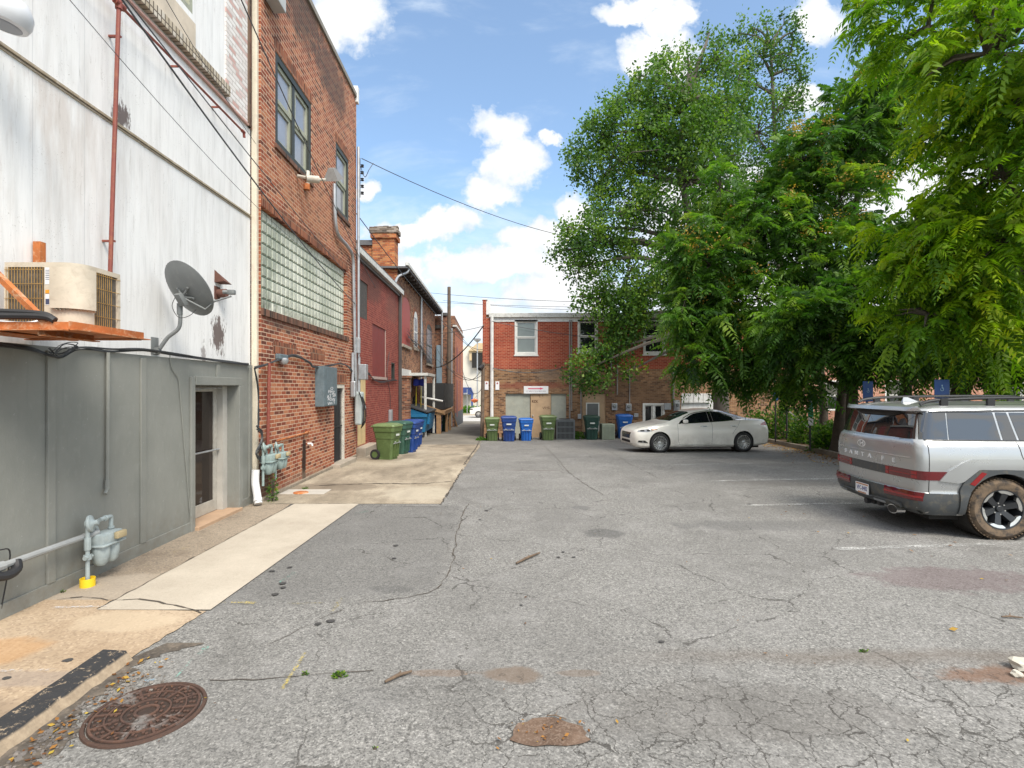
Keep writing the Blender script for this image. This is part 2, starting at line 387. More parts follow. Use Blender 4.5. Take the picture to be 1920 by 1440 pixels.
    hh = t.math('SUBTRACT', f, t.math('MULTIPLY', ck, .8)); t.put(b.inputs['Normal'], t.bump(hh, .45, .008))
    return m
def concrete(name, cols, speck=(.1, .09, .08), samt=.35, sscale=70, stains=(), big=.5, bscale=.7, streak=None):
    m, t, b = newmat(name); p = t.pos(); X, Y, Z = t.sep(p)
    n = t.noise(p, bscale, 6, .62); c = t.ramp(n, [(.28, cols[0]), (.5, cols[1]), (.7, cols[2])])
    g = t.sep(t.voro(p, sscale, out='Color')); c = t.mix(t.map(g[0], .55, 1, 0, samt), c, speck)
    c = t.mix(t.map(g[1], .8, 1, 0, samt * .7), c, tuple(min(1, q * 1.4) for q in cols[2]))
    n2 = t.noise(p, 5, 7, .72, .4); c = t.mix(t.map(n2, .52, .72, 0, big), c, tuple(q * .45 for q in cols[0]))
    if streak: c = t.mix(t.map(t.noise(t.vmath('MULTIPLY', p, streak[0]), 1.5, 5, .6), .48, .66, 0, streak[2]), c, streak[1])
    for (cx, cy, rx, ry, col, am) in stains:
        q = t.vmath('LENGTH', t.vmath('MULTIPLY', t.vmath('SUBTRACT', t.comb(X, Y, 0), (cx, cy, 0)), (1 / rx, 1 / ry, 0)))
        q = t.math('SUBTRACT', t.math('ADD', 1.0, t.math('MULTIPLY', t.math('SUBTRACT', t.noise(p, 3.5, 5, .6), .5), .9)), q)
        c = t.mix(t.map(q, 0, .35, 0, am, True), c, col)
    t.put(b.inputs['Base Color'], c); b.inputs['Roughness'].default_value = .9; b.inputs['Specular IOR Level'].default_value = .25
    t.put(b.inputs['Normal'], t.bump(t.math('ADD', n2, t.math('MULTIPLY', g[0], .35)), .3, .006)); return m
M_ASPH = asphalt()
M_SLAB = concrete('pale_concrete', [(.36, .31, .25), (.46, .405, .33), (.54, .48, .395)], samt=.12, sscale=90, big=.10)
M_STRIP = concrete('brown_aggregate', [(.20, .155, .115), (.30, .245, .185), (.38, .31, .235)], samt=.5, sscale=65, big=.4, stains=[(-3.9, 5.2, .55, .5, (.42, .36, .29), .5)])
M_TAN = concrete('orange_aggregate', [(.30, .215, .14), (.42, .32, .22), (.51, .41, .30)], speck=(.16, .11, .08), samt=.4, sscale=60, big=.25,
                 stains=[(-3.9, 3.95, .5, .3, (.46, .25, .10), .5), (-3.4, 3.1, .6, .35, (.16, .12, .09), .4), (-3.3, 3.6, .7, .12, (.22, .2, .2), .35), (-3.2, 4.5, .5, .25, (.52, .42, .30), .6), (-4.1, 3.3, .5, .2, (.3, .3, .36), .35)])
M_APRON = concrete('stained_concrete', [(.23, .19, .14), (.36, .305, .23), (.47, .405, .31)], samt=.25, sscale=50, big=.45, bscale=.55, streak=((1.0, .35, 1), (.14, .115, .085), .65),
                   stains=[(-3.4, 10.6, 1.2, .5, (.15, .12, .09), .6), (-1.5, 10.0, .8, .8, (.47, .42, .33), .5)])
M_ALLEY = concrete('dark_alley_concrete', [(.13, .12, .10), (.19, .175, .15), (.25, .23, .195)], samt=.2, sscale=50, big=.4)
BR_MID = brick('brick_warm_red', 'x', [(.13, .045, .03), (.24, .065, .036), (.31, .09, .048), (.36, .125, .066), (.41, .17, .09)], (.70, .50, .36), wamt=.28,
               stain=[(9.5, 12.6, 9.0, 11.4, (.06, .05, .045), .75), (11.5, 14.8, 8.9, 10.6, (.075, .06, .055), .7), (9, 15, 5.3, 6.9, (.44, .22, .12), .30), (8.8, 9.8, -.3, 1.3, (.04, .035, .03), .75),
                      (9, 11.4, 3.0, 3.6, (.07, .055, .045), .6), (11.12, 11.42, -.4, 1.3, (.03, .018, .014), .98), (9.2, 13, -.3, .3, (.3, .22, .16), .4)])
BR_MIDS = brick('brick_soldier', 'x', [(.12, .04, .025), (.24, .075, .04), (.36, .13, .065)], (.38, .25, .17), soldier=True)
BR_RED = brick('brick_painted_red', 'x', [(.19, .034, .027), (.22, .042, .032), (.25, .05, .037), (.29, .07, .05)], (.42, .19, .145), wamt=.12,
               stain=[(16, 20, 4.8, 6.2, (.10, .055, .045), .6), (20, 23, 4.5, 6, (.17, .09, .07), .4)])
BR_TAN = brick('brick_tan_old', 'x', [(.11, .045, .03), (.25, .10, .055), (.33, .15, .08), (.38, .2, .11)], (.35, .27, .2), wamt=.35)
BR_TANY = brick('brick_tan_old_end', 'y', [(.09, .04, .03), (.2, .075, .045), (.27, .11, .06), (.34, .17, .1)], (.33, .26, .2), wamt=.35)
BR_CHIM = brick('brick_orange_chimney', 'y', [(.26, .07, .03), (.42, .12, .045), (.52, .19, .07), (.5, .24, .1)], (.4, .25, .15), wamt=.5)
BR_CHIMX = brick('brick_orange_chimney_side', 'x', [(.26, .07, .03), (.42, .12, .045), (.52, .19, .07), (.5, .24, .1)], (.4, .25, .15), wamt=.5)
BR_BUP = brick('brick_red_upper', 'y', [(.23, .038, .022), (.29, .048, .027), (.33, .06, .034), (.37, .085, .045)], (.58, .31, .20), wamt=.12)
BR_BLO = brick('brick_tan_lower', 'y', [(.12, .06, .035), (.22, .11, .055), (.29, .155, .078), (.35, .20, .105)], (.42, .32, .22), wamt=.35,
               stain=[(-.9, 4, 1.9, 2.35, (.22, .055, .04), .6), (1.5, 3.2, 2.3, 2.95, (.3, .22, .16), .5), (4, 9, .2, 2.9, (.12, .075, .05), .45)])
BR_PALE = brick('brick_pale_pink', 'y', [(.34, .13, .08), (.44, .19, .12), (.52, .26, .17)], (.62, .5, .4), wamt=.15)
BR_WHT = brick('brick_white_painted', 'x', [(.62, .58, .56), (.72, .70, .68), (.76, .75, .74), (.55, .36, .33)], (.6, .56, .52), wamt=.1, weather=(.35, .2, .18))
BR_DARK = brick('brick_sill_dark', 'x', [(.05, .035, .03), (.13, .065, .045), (.2, .1, .07)], (.2, .14, .1), soldier=True)
def whitewall():
    m, t, b = newmat('white_cladding'); p = t.pos(); X, Y, Z = t.sep(p)
    n = t.noise(t.vmath('MULTIPLY', p, (1, 1, .10)), 9, 6, .65); n2 = t.noise(t.vmath('MULTIPLY', p, (1, 1, .06)), 30, 5, .7)
    c = t.ramp(n, [(.25, (.64, .635, .62)), (.5, (.79, .785, .775)), (.75, (.84, .835, .825))])
    c = t.mix(t.map(n2, .52, .72, 0, .35), c, (.56, .56, .57))
    st = t.noise(t.vmath('MULTIPLY', p, (1, 1, .22)), 2.6, 6, .68)
    low = t.map(Z, 5.0, 3.0, 1, .15); low = t.math('MULTIPLY', low, t.map(Z, 4.98, 5.02, 1, .25)); low = t.math('MULTIPLY', low, t.map(Y, 4.5, 6.3, 1, .25))
    c = t.mix(t.math('MULTIPLY', t.map(st, .46, .64, 0, .65), low), c, (.40, .30, .23))
    dk = t.noise(t.vmath('MULTIPLY', p, (1, 1, .12)), 20, 6, .75); c = t.mix(t.map(dk, .60, .70, 0, .45), c, (.30, .27, .24))
    c = t.mix(t.math('MULTIPLY', t.map(t.noise(p, 60, 4, .7), .62, .68, 0, .7), t.map(t.noise(p, 3, 3), .5, .6)), c, (.2, .16, .13))
    # panel joints every 0.61 m
    j = t.math('ABSOLUTE', t.math('SUBTRACT', t.math('FRACT', t.math('DIVIDE', Y, .61)), .5)); c = t.mix(t.map(j, .494, .498, 0, .45), c, (.3, .3, .32))
    # flaking paint patches on the photographed spots
    for (a, z, ra, rz, am) in [(8.1, 2.85, .28, .42, .9), (6.02, 5.12, .2, .2, .9), (7.7, 2.5, .1, .4, .6)]:
        q = t.vmath('LENGTH', t.vmath('MULTIPLY', t.vmath('SUBTRACT', t.comb(Y, Z, 0), (a, z, 0)), (1 / ra, 1 / rz, 0)))
        f = t.math('ADD', t.math('SUBTRACT', .75, q), t.math('MULTIPLY', t.math('SUBTRACT', t.noise(t.vmath('MULTIPLY', p, (1, 1, .35)), 16, 6, .75), .5), 3.2))
        c = t.mix(t.map(f, .05, .3, 0, am), c, (.09, .055, .045))
    t.put(b.inputs['Base Color'], c); b.inputs['Roughness'].default_value = .6
    t.put(b.inputs['Normal'], t.bump(t.math('ADD', n2, t.math('MULTIPLY', n, .6)), .22, .01)); return m
M_WW = whitewall()
def grey_wood():
    m, t, b = newmat('grey_painted_board'); p = t.pos()
    n = t.noise(p, 1.3, 5, .6); n2 = t.noise(t.vmath('MULTIPLY', p, (1, 1, .5)), 14, 7, .72)
    c = t.mix(t.map(n, .3, .7), (.200, .207, .188), (.252, .256, .234)); c = t.mix(t.map(n2, .56, .8, 0, .35), c, (.37, .375, .345))
    c = t.mix(t.map(t.noise(p, 34, 3), .70, .76, 0, .5), c, (.42, .44, .42)); Zz = t.sep(p)[2]
    c = t.mix(t.math('MULTIPLY', t.map(Zz, .5, 0, 0, 1), t.map(t.noise(p, 7, 6, .7), .40, .62, 0, .55)), c, (.17, .145, .115)); rl = t.noise(t.vmath('MULTIPLY', p, (1, 1, .08)), 11, 5, .7); c = t.mix(t.map(rl, .58, .72, 0, .30), c, (.15, .16, .15))
    t.put(b.inputs['Base Color'], c); b.inputs['Roughness'].default_value = .55; t.put(b.inputs['Normal'], t.bump(n2, .35, .012)); return m
M_GREY = grey_wood()
M_CREAM = paint('cream_trim', (.66, .59, .47), .55, dirt=(.4, .33, .25), scale=1.5)
M_RUSTRED = paint('red_oxide_paint', (.22, .055, .04), .6, dirt=(.30, .12, .05), scale=6, dirtamt=.6)
M_RUST = paint('orange_rust', (.42, .13, .035), .8, dirt=(.55, .38, .24), scale=5, dirtamt=.8, bump=.3, var=.35)
M_BLACK = paint('black_rubber', (.02, .02, .022), .55)
M_CABLE = paint('cable_grey_black', (.045, .048, .052), .5, var=.4, scale=9)
M_GALV = paint('galvanised_steel', (.42, .44, .46), .4, metal=.5, dirt=(.25, .2, .17), scale=7)
M_METER = paint('meter_blue_grey', (.32, .37, .375), .5, dirt=(.42, .46, .44), scale=9, dirtamt=.6, var=.2)
M_METERG = paint('meter_green_grey', (.25, .32, .31), .5, dirt=(.35, .42, .38), scale=9, dirtamt=.5, var=.2)
M_WHITE = paint('white_paint', (.70, .70, .68), .5, dirt=(.4, .37, .33), scale=4, dirtamt=.3)
M_WFRAME = paint('white_window_frame', (.70, .70, .66), .5, dirt=(.45, .43, .38), scale=5, dirtamt=.25)
M_YEL = paint('yellow_plastic', (.80, .55, .02), .5, var=.08)
M_DKFRAME = paint('dark_green_frame', (.035, .04, .035), .5, var=.2)
M_SAGE = paint('sage_sash', (.33, .34, .26), .55, dirt=(.2, .2, .16), scale=6)
M_ALU = paint('aluminium_frame', (.50, .48, .43), .45, metal=.3, dirt=(.3, .25, .2), scale=5)
M_BEIGE = paint('beige_door_paint', (.48, .33, .20), .6, dirt=(.38, .25, .16), scale=2.5, dirtamt=.4)
M_ACBEIGE = paint('ac_beige', (.55, .48, .38), .5, dirt=(.35, .28, .2), scale=5, dirtamt=.45)
M_DARK = paint('dark_interior', (.02, .018, .016), .9)
M_GUTTER = paint('gutter_white', (.58, .58, .55), .5, dirt=(.2, .18, .14), scale=3.5, dirtamt=.6)
M_DGUT = paint('gutter_dark', (.07, .065, .062), .5)
M_ROOF = paint('roof_grey', (.12, .12, .125), .8)
M_BARN = paint('barn_red_board', (.20, .035, .028), .65, dirt=(.12, .03, .025), scale=5, dirtamt=.6)
M_BRTRED = paint('bright_red_board', (.36, .06, .045), .6, dirt=(.25, .05, .04), scale=5)
M_YDOOR = paint('pale_yellow_door', (.66, .50, .26), .6, dirt=(.5, .36, .18), scale=4, dirtamt=.4)
M_BOX = paint('blue_grey_steel', (.115, .155, .175), .5, dirt=(.2, .24, .26), scale=5, dirtamt=.4, var=.15)
M_WOODP = paint('weathered_pole', (.13, .095, .07), .85, dirt=(.06, .045, .035), scale=6, bump=.4, var=.3)
M_WOOD = paint('raw_timber', (.34, .20, .10), .8, dirt=(.2, .12, .06), scale=5, var=.25)
M_PANE = glassy('window_glass')
M_PANE2 = glassy('door_glass', (.022, .014, .011), .05, .4)
M_CARGLASS = glassy('tinted_car_glass', (.008, .01, .012), .015, 1.0)
M_STONE = paint('stone_sill', (.36, .31, .25), .85, dirt=(.16, .13, .1), scale=5, bump=.3)
M_SIGNW = paint('sign_white', (.75, .75, .76), .45, var=.05)

# ================================================================== GROUND
def sheet(name, ys, x0, x1, z, m, kind='structure', n=1, jit=0.0):
    mb = MB(); rr = random.Random(name); L = []; Q = []
    for y in ys:
        L.append(x0(y) if callable(x0) else x0); Q.append((x1(y) if callable(x1) else x1) + (rr.uniform(-jit, jit) if jit else 0))
    for i in range(len(ys) - 1):
        mb.quad((L[i], ys[i], gz(ys[i]) + z), (Q[i], ys[i], gz(ys[i]) + z), (Q[i + 1], ys[i + 1], gz(ys[i + 1]) + z), (L[i + 1], ys[i + 1], gz(ys[i + 1]) + z))
    return mb.build(name, m, kind=kind)
def fr(a, b, s):
    n = max(1, int(round((b - a) / s))); return [a + (b - a) * i / n for i in range(n + 1)]
ys = [-60, -20, 0] + fr(2, 12, 2) + fr(12.25, 25, .25) + fr(26, 45, 1) + [60, 120, 400, 900]
sheet('parking_lot', ys, -400, 400, 0.0, M_ASPH)
sheet('road', [45.6, 53.5, 57], -60, 60, .006, paint('road_surface', (.42, .41, .39), .9, scale=.8, space='pos'))
o = sheet('pavement', fr(4.72, 9.05, .3), lambda y: -3.62 + (y - 4.75) * .02, lambda y: -2.60 + (y - 4.7) * .04, .012, M_SLAB)
sheet('pavement', fr(4.95, 9.05, .5), -4.40, lambda y: -3.63 + (y - 4.75) * .02 if y < 9.05 else -3.6, .008, M_STRIP)
sheet('pavement', fr(2.2, 4.95, .05), -4.40, lambda y: -2.73 + max(0, y - 3.9) * .13 if y < 4.72 else -3.64, .008, M_TAN, jit=.012)
def ap(y):
    pts = [(9.05, -1.0), (9.9, -1.02), (11, -.98), (13, -.90), (16, -.84), (20.5, -.76), (21.5, -.8)]
    for (a, p), (b, q) in zip(pts, pts[1:]):
        if y <= b: return p + (q - p) * (y - a) / (b - a)
    return -.8
sheet('pavement', fr(9.06, 21.5, .12), -4.6, ap, .008, M_APRON, jit=.035)
sheet('alley', fr(21.5, 47, .5), -6, -.80, .010, M_ALLEY)
# joints and cracks: narrow dark ribbons lying in the surface
M_CRK = paint('crack_dirt', (.075, .062, .05), .95, scale=9, space='pos')
def ribbon(mb, pts, w, z=.016, jit=.012, sub=10):
    rr = random.Random(len(mb.v) + 5); P_ = [Vector((p[0], p[1], 0)) for p in pts]; out = []
    for i in range(len(P_) - 1):
        n = max(2, int((P_[i + 1] - P_[i]).length * sub))
        for k in range(n): out.append(P_[i].lerp(P_[i + 1], k / n) + Vector((rr.uniform(-jit, jit), rr.uniform(-jit, jit), 0)))
    out.append(P_[-1])
    for i in range(len(out) - 1):
        a, b = out[i], out[i + 1]; dd = (b - a); nn = Vector((-dd.y, dd.x, 0)).normalized() * w * .36 * rr.uniform(.2, 1.3)
        mb.quad((a.x - nn.x, a.y - nn.y, gz(a.y) + z), (b.x - nn.x, b.y - nn.y, gz(b.y) + z), (b.x + nn.x, b.y + nn.y, gz(b.y) + z), (a.x + nn.x, a.y + nn.y, gz(a.y) + z))
mb = MB()
pix = lambda *a: [G(a[i], a[i + 1]) for i in range(0, len(a), 2)]
ribbon(mb, [(-3.62, 4.8), (-3.54, 9.0)], .014); ribbon(mb, [(-4.3, 9.02), (-2.43, 9.06)], .02)
ribbon(mb, pix(110, 1127, 150, 1122, 200, 1128, 260, 1126, 330, 1138, 377, 1152), .025, jit=.02)
ribbon(mb, pix(588, 912, 700, 908, 800, 908, 850, 903), .06, jit=.03); ribbon(mb, pix(672, 948, 820, 951), .02)
ribbon(mb, pix(740, 838, 890, 836), .04); ribbon(mb, [(-4.2, 14.6), (-.9, 14.7)], .02); ribbon(mb, pix(870, 872, 893, 840, 904, 815), .05, jit=.03)
ribbon(mb, pix(826, 948, 868, 880), .04, jit=.02)
ribbon(mb, pix(878, 945, 868, 965, 856, 1000, 850, 1050, 842, 1075, 820, 1105, 780, 1118, 720, 1128, 655, 1133), .018, z=.006, jit=.02)
ribbon(mb, pix(640, 1145, 560, 1180, 500, 1210), .012, z=.006, jit=.02); ribbon(mb, pix(1020, 836, 1040, 855, 1065, 885, 1100, 910, 1130, 928), .02, z=.006, jit=.02)
ribbon(mb, pix(1135, 842, 1180, 870, 1240, 900), .012, z=.006, jit=.03)
ribbon(mb, pix(395, 1278, 480, 1275, 560, 1270, 640, 1262, 700, 1258), .012, z=.006, jit=.015)
mb.build('crack', M_CRK, kind='structure')
# worn white bay lines and surveyor's paint
def worn(name, col, lo=.42, hi=.58):
    m, t, b = newmat(name); n = t.noise(t.pos(), 45, 6, .75); n2 = t.noise(t.pos(), 2.2, 4)
    tr = t.new('ShaderNodeBsdfTransparent'); mxs = t.new('ShaderNodeMixShader')
    f = t.map(t.math('ADD', n, t.math('MULTIPLY', t.math('SUBTRACT', n2, .5), .5)), lo, hi, 0, 1)
    t.put(mxs.inputs[0], f); t.l.new(tr.outputs[0], mxs.inputs[1]); b.inputs['Base Color'].default_value = (*col, 1); b.inputs['Roughness'].default_value = .85
    t.l.new(b.outputs[0], mxs.inputs[2]); t.l.new(mxs.outputs[0], t.n['Material Output'].inputs[0]); return m
M_LINE = worn('worn_white_paint', (.52, .52, .50), .42, .66)
mb = MB()
for (x0, y0, x1, y1, w) in [(1568, 1030, 1990, 1016, .10), (1390, 948, 1700, 942, .10), (1295, 903, 1640, 896, .10), (1250, 872, 1640, 865, .10), (1180, 851, 1560, 846, .10)]:
    a, b = G(x0, y0), G(x1, y1); n = (b - a).cross(Vector((0, 0, 1))).normalized() * w / 2
    K = 8
    for i in range(K):
        p, q = a.lerp(b, i / K), a.lerp(b, (i + 1) / K)
        mb.quad(*[(s.x, s.y, gz(s.y) + .006) for s in (p + n, q + n, q - n, p - n)])
mb.build('road_marking', M_LINE, kind='structure')
mb = MB(); rr = random.Random(12)
for (px, py, s) in [(510, 1072, .028), (543, 1065, .024), (530, 1095, .03), (531, 1103, .026), (515, 1116, .03), (742, 1024, .03), (739, 1048, .022), (1047, 1046, .02), (1076, 1046, .02), (1056, 1036, .018), (912, 958, .03), (900, 975, .02), (977, 1136, .014), (620, 1166, .03), (596, 1171, .025), (128, 1240, .03), (200, 1236, .018), (12, 1274, .025), (1240, 1205, .02), (1405, 946, .03), (1350, 930, .02)]:
    q = G(px, py); K = 10; ph = rr.uniform(0, 6)
    mb.add([(q.x + s * 1.3 * rr.uniform(.7, 1.2) * math.cos(ph + 6.283 * k / K), q.y + s * rr.uniform(.7, 1.2) * math.sin(ph + 6.283 * k / K), q.z + .011) for k in range(K)], [tuple(range(K))])
mb.build('tar_stain', paint('tar_stain', (.055, .052, .05), .8, scale=30, space='pos'), kind='structure')
for nm, col, segs in [('yellow_survey_paint', (.62, .47, .06), [(408, 1133, 480, 1134, .03), (540, 1135, 605, 1134, .02), (622, 1150, 642, 1124, .035), (530, 1296, 572, 1228, .022), (235, 1078, 285, 1062, .02), (325, 1038, 355, 1027, .02)]),
                      ('green_survey_paint', (.16, .50, .40), [(372, 1232, 388, 1216, .03), (330, 1275, 360, 1240, .03), (525, 1095, 552, 1076, .04), (690, 960, 665, 965, .04)]),
                      ('white_survey_paint', (.6, .62, .66), [(98, 1143, 200, 1140, .03), (0, 1262, 100, 1260, .03)]),
                      ('blue_survey_paint', (.14, .4, .62), [(272, 1283, 290, 1276, .035)])]:
    mb = MB()
    for (x0, y0, x1, y1, w) in segs: ribbon(mb, [G(x0, y0), G(x1, y1)], w * 1.6, z=.019, jit=.006)
    mb.build('survey_marking', worn(nm, col, .47, .72), kind='structure')
# kerbs
mb = MB()
rr = random.Random(3)
kp = fr(2.0, 3.86, .06); prof = []
for y in kp:
    e = rr.uniform(-.008, .008); prof.append([(-2.93 + e, .01), (-2.92 + e, .075 + e), (-2.755 + e, .07 + e * .5), (-2.70 + e * 1.5, .0)])
for i in range(len(kp) - 1):
    for j in range(3):
        mb.quad(*[(p[0], y, p[1]) for y, p in ((kp[i], prof[i][j]), (kp[i + 1], prof[i + 1][j]), (kp[i + 1], prof[i + 1][j + 1]), (kp[i], prof[i][j + 1]))])
mb.add([(p[0], kp[-1], p[1]) for p in prof[-1]], [(0, 1, 2, 3)])
def kerbmat():
    m, t, b = newmat('chipped_black_kerb'); p = t.pos(); X, Y, Z = t.sep(p); n = t.noise(p, 22, 6, .75)
    top = t.map(Z, .05, .062, 0, 1); f = t.math('MULTIPLY', top, t.map(n, .57, .63, 1, 0))
    c = t.mix(t.noise(p, 40, 5), (.2, .15, .1), (.42, .33, .23)); c = t.mix(f, c, (.028, .028, .03))
    t.put(b.inputs['Base Color'], c); b.inputs['Roughness'].default_value = .85; t.put(b.inputs['Normal'], t.bump(n, .5, .01)); return m
mb.build('kerb', kerbmat(), kind='structure')
# gritty gutter beside the kerb
sheet('gutter_dirt', fr(2.2, 4.12, .03), lambda y: -2.72 + max(0, y - 3.9) * .5, lambda y: -2.50 + .10 * math.sin(y * 3.1) + .05 * math.sin(y * 11) + max(0, y - 3.8) * .35, .0045, concrete('gutter_grit', [(.04, .035, .032), (.10, .085, .07), (.2, .165, .13)], samt=.6, sscale=70, bscale=6), jit=.045)
CK = [(11.75, 23.5), (11.45, 21.8), (10.95, 19.5), (10.35, 17), (9.9, 15.2), (9.75, 13), (9.75, 9), (9.8, 3)]
mb = MB()
for (ax, ay), (bx, by) in zip(CK, CK[1:]):
    for (o0, h0, o1, h1) in ((0, 0, .02, .15), (.02, .15, .17, .15), (.17, .15, .17, .02)):
        mb.quad((ax + o0, ay, gz(ay) + h0), (bx + o0, by, gz(by) + h0), (bx + o1, by, gz(by) + h1), (ax + o1, ay, gz(ay) + h1))
mb.build('kerb', concrete('kerb_concrete', [(.14, .115, .09), (.21, .18, .14), (.28, .24, .19)], big=.5), kind='structure')
mb = MB()
for (ax, ay), (bx, by) in zip(CK, CK[1:]):
    mb.quad((ax + .17, ay, gz(ay) + .12), (bx + .17, by, gz(by) + .12), (45, by, gz(by) + .12), (45, ay, gz(ay) + .12))
mb.quad((11.92, 23.5, -.24), (45, 23.5, -.24), (45, 60, -.24), (14.5, 60, -.24))
mb.build('soil', concrete('leafy_soil', [(.04, .028, .018), (.075, .05, .03), (.12, .08, .045)], speck=(.25, .14, .05), samt=.5, sscale=25), kind='structure')

# ================================================================== WINDOWS AND DOORS
def window(pl, a0, a1, z0, z1, par, mf, depth=.12, fw=.07, rail=True, cols=1, pane=None, d0=0.0, proud=.0, sill=None, ms=None):
    f = MB(); p = MB(); ms = ms or mf
    for (b0, b1, c0, c1) in ((a0, a1, z1 - fw, z1), (a0, a1, z0, z0 + fw), (a0, a0 + fw, z0 + fw, z1 - fw), (a1 - fw, a1, z0 + fw, z1 - fw)):
        pl.box(f, b0, b1, c0, c1, d0 - depth, d0 + proud - .0, 0)
    w = (a1 - a0 - 2 * fw) / cols
    sash = MB(); zm = (z0 + z1) / 2
    for k in range(cols):
        b0, b1 = a0 + fw + k * w, a0 + fw + (k + 1) * w
        if k: pl.box(f, b0 - fw * .5, b0 + fw * .5, z0 + fw, z1 - fw, d0 - depth, d0 + proud - .02, 0)
        sf = fw * .62; g = fw * .5 if cols > 1 else 0
        c0, c1 = b0 + (g if k else 0), b1 - (g if k < cols - 1 else 0)
        for (y0, y1, dd) in ((z0 + fw, zm, -.045), (zm, z1 - fw, -.02)) if rail else ((z0 + fw, z1 - fw, -.03),):
            for q in ((c0, c1, y1 - sf, y1), (c0, c1, y0, y0 + sf), (c0, c0 + sf, y0 + sf, y1 - sf), (c1 - sf, c1, y0 + sf, y1 - sf)):
                pl.box(sash, *q, d0 - depth + .02 + dd, d0 - depth + .075 + dd, 0)
            pl.box(p, c0 + sf, c1 - sf, y0 + sf, y1 - sf, d0 - depth + .0 + dd, d0 - depth + .045 + dd, 0)
    o = f.build('window', mf, par); sash.build('sash', ms, o); p.build('pane', pane or M_PANE, o)
    if sill: s = MB(); pl.box(s, a0 - .04, a1 + .04, z0 - .07, z0 - .003, d0 - depth, d0 + .05); s.build('sill', sill, o)
    return o

def shell(mb, x0, x1, y0, y1, z0, z1, skip=(), mi=0):    # the unseen sides and top that close a building
    if 'x1' not in skip: mb.quad((x1, y0, z0), (x1, y1, z0), (x1, y1, z1), (x1, y0, z1), mi)
    if 'x0' not in skip: mb.quad((x0, y0, z0), (x0, y0, z1), (x0, y1, z1), (x0, y1, z0), mi)
    if 'y0' not in skip: mb.quad((x0, y0, z0), (x1, y0, z0), (x1, y0, z1), (x0, y0, z1), mi)
    if 'y1' not in skip: mb.quad((x0, y1, z0), (x0, y1, z1), (x1, y1, z1), (x1, y1, z0), mi)
    mb.quad((x0, y0, z1), (x1, y0, z1), (x1, y1, z1), (x0, y1, z1), mi)

# ------------------------------------------------------------------ 1. white clad building with grey lower front
WX = Pl('x', -4.34)
bl = thing('commercial_building', 'tall white clad building with a grey boarded ground floor and glass door', 'building', (-4.34, 5, 0))
D0, D1, DT = 7.37, 8.56, 2.04                # door opening in the grey front
mb = MB(); WX.wall(mb, -6, 9.14, 2.40, 11, [(6.45, 7.42, 7.28, 8.9)], .1); shell(mb, -14, -4.34, -6, 9.14, 0, 11, skip=('x1', 'y1')); mb.quad((-14, 9.14, 0), (-4.34, 9.14, 0), (-4.34, 9.14, 11), (-14, 9.14, 11))
mb.build('wall', M_WW, bl)
mb = MB(); WX.wall(mb, -6, 9.14, -.02, 2.40, [(D0, D1, -.02, DT)], .55, d=.035); mb.quad(*[WX.pt(a, 2.4, d) for a, d in ((-6, 0), (9.14, 0), (9.14, .035), (-6, .035))])
mb.quad(*[WX.pt(9.14, z, d) for z, d in ((-.02, 0), (-.02, .035), (2.4, .035), (2.4, 0))])
gb = mb.build('wall', M_GREY, bl); gb['label'] = 'grey painted boarding of the ground floor'
mb = MB()
for a in (5.02, 6.32, 6.40 + .32, 8.0, 9.03):
    z0 = 2.15 if abs(a - 8.0) < .01 else .14
    if abs(a - 6.72) < .01: continue
    WX.box(mb, a - .045, a + .045, z0, 2.36, .035, .062, 0, .004)
WX.box(mb, 3.62, 3.71, .14, 2.36, .035, .062, 0, .004); WX.box(mb, -5, 7.33, .0, .14, .035, .055, 0, .005); WX.box(mb, 8.66, 9.14, .0, .14, .035, .055, 0, .005)
mb.build('batten', M_GREY, bl)
# door surround: near jamb flat, far jamb turned out as a small porch return
mb = MB(); WX.box(mb, D0 - .09, D0 - .003, .0, DT + .12, .036, .075, 0, .006); WX.box(mb, D0, D1 + .12, DT + .005, DT + .13, .036, .09, 0, .006)
WX.box(mb, D1 + .003, D1 + .12, .0, DT + .002, -.30, .10, 0, .006)
mb.build('door_surround', M_GREY, bl)
dpl = Pl('x', -4.34 - .22)
mb = MB(); da, db = D0 + .02, D1 - .02
for q in ((da, da + .07, .06, DT - .01), (db - .22, db - .12, .06, DT - .01), (da + .07, db - .22, DT - .09, DT - .01), (da + .07, db - .22, .06, .24)): dpl.box(mb, *q, -.02, .03, 0, .004)
dr = mb.build('door', M_ALU, bl)
mb = MB(); dpl.box(mb, da + .07, db - .22, .24, DT - .09, -.005, .012); mb.build('pane', M_PANE2, dr)
mb = MB(); mb.tube([dpl.pt(da + .05, 1.03, .07), dpl.pt(db - .14, 1.03, .07)], .014, 8); mb.tube([dpl.pt(da + .05, 1.03, .0), dpl.pt(da + .05, 1.03, .07)], .012, 6); mb.tube([dpl.pt(db - .15, 1.03, .0), dpl.pt(db - .15, 1.03, .07)], .012, 6)
mb.build('handle', M_GALV, dr, True)
mb = MB(); mb.tube([dpl.pt(da + .35, DT - .05, .05), dpl.pt(db - .16, DT - .03, .12)], .013, 6); dpl.box(mb, da + .28, da + .5, DT - .075, DT - .035, .03, .07); mb.build('closer', M_GALV, dr)
mb = MB(); M_ = dpl.M(da + .29, 1.485, .016) @ Matrix.Scale(.8, 4); mb.box(-.10, .10, .10, .13, 0, .003, 0, M_); mb.box(-.10, .10, -.13, -.10, 0, .003, 0, M_); mb.box(.07, .10, -.10, .10, 0, .003, 0, M_); mb.box(-.03, .0, -.10, .10, 0, .003, 0, M_); mb.box(-.10, -.03, -.10, -.07, 0, .003, 0, M_)
mb.build('sticker', flat('mint_sticker', (.25, .6, .5)), dr)
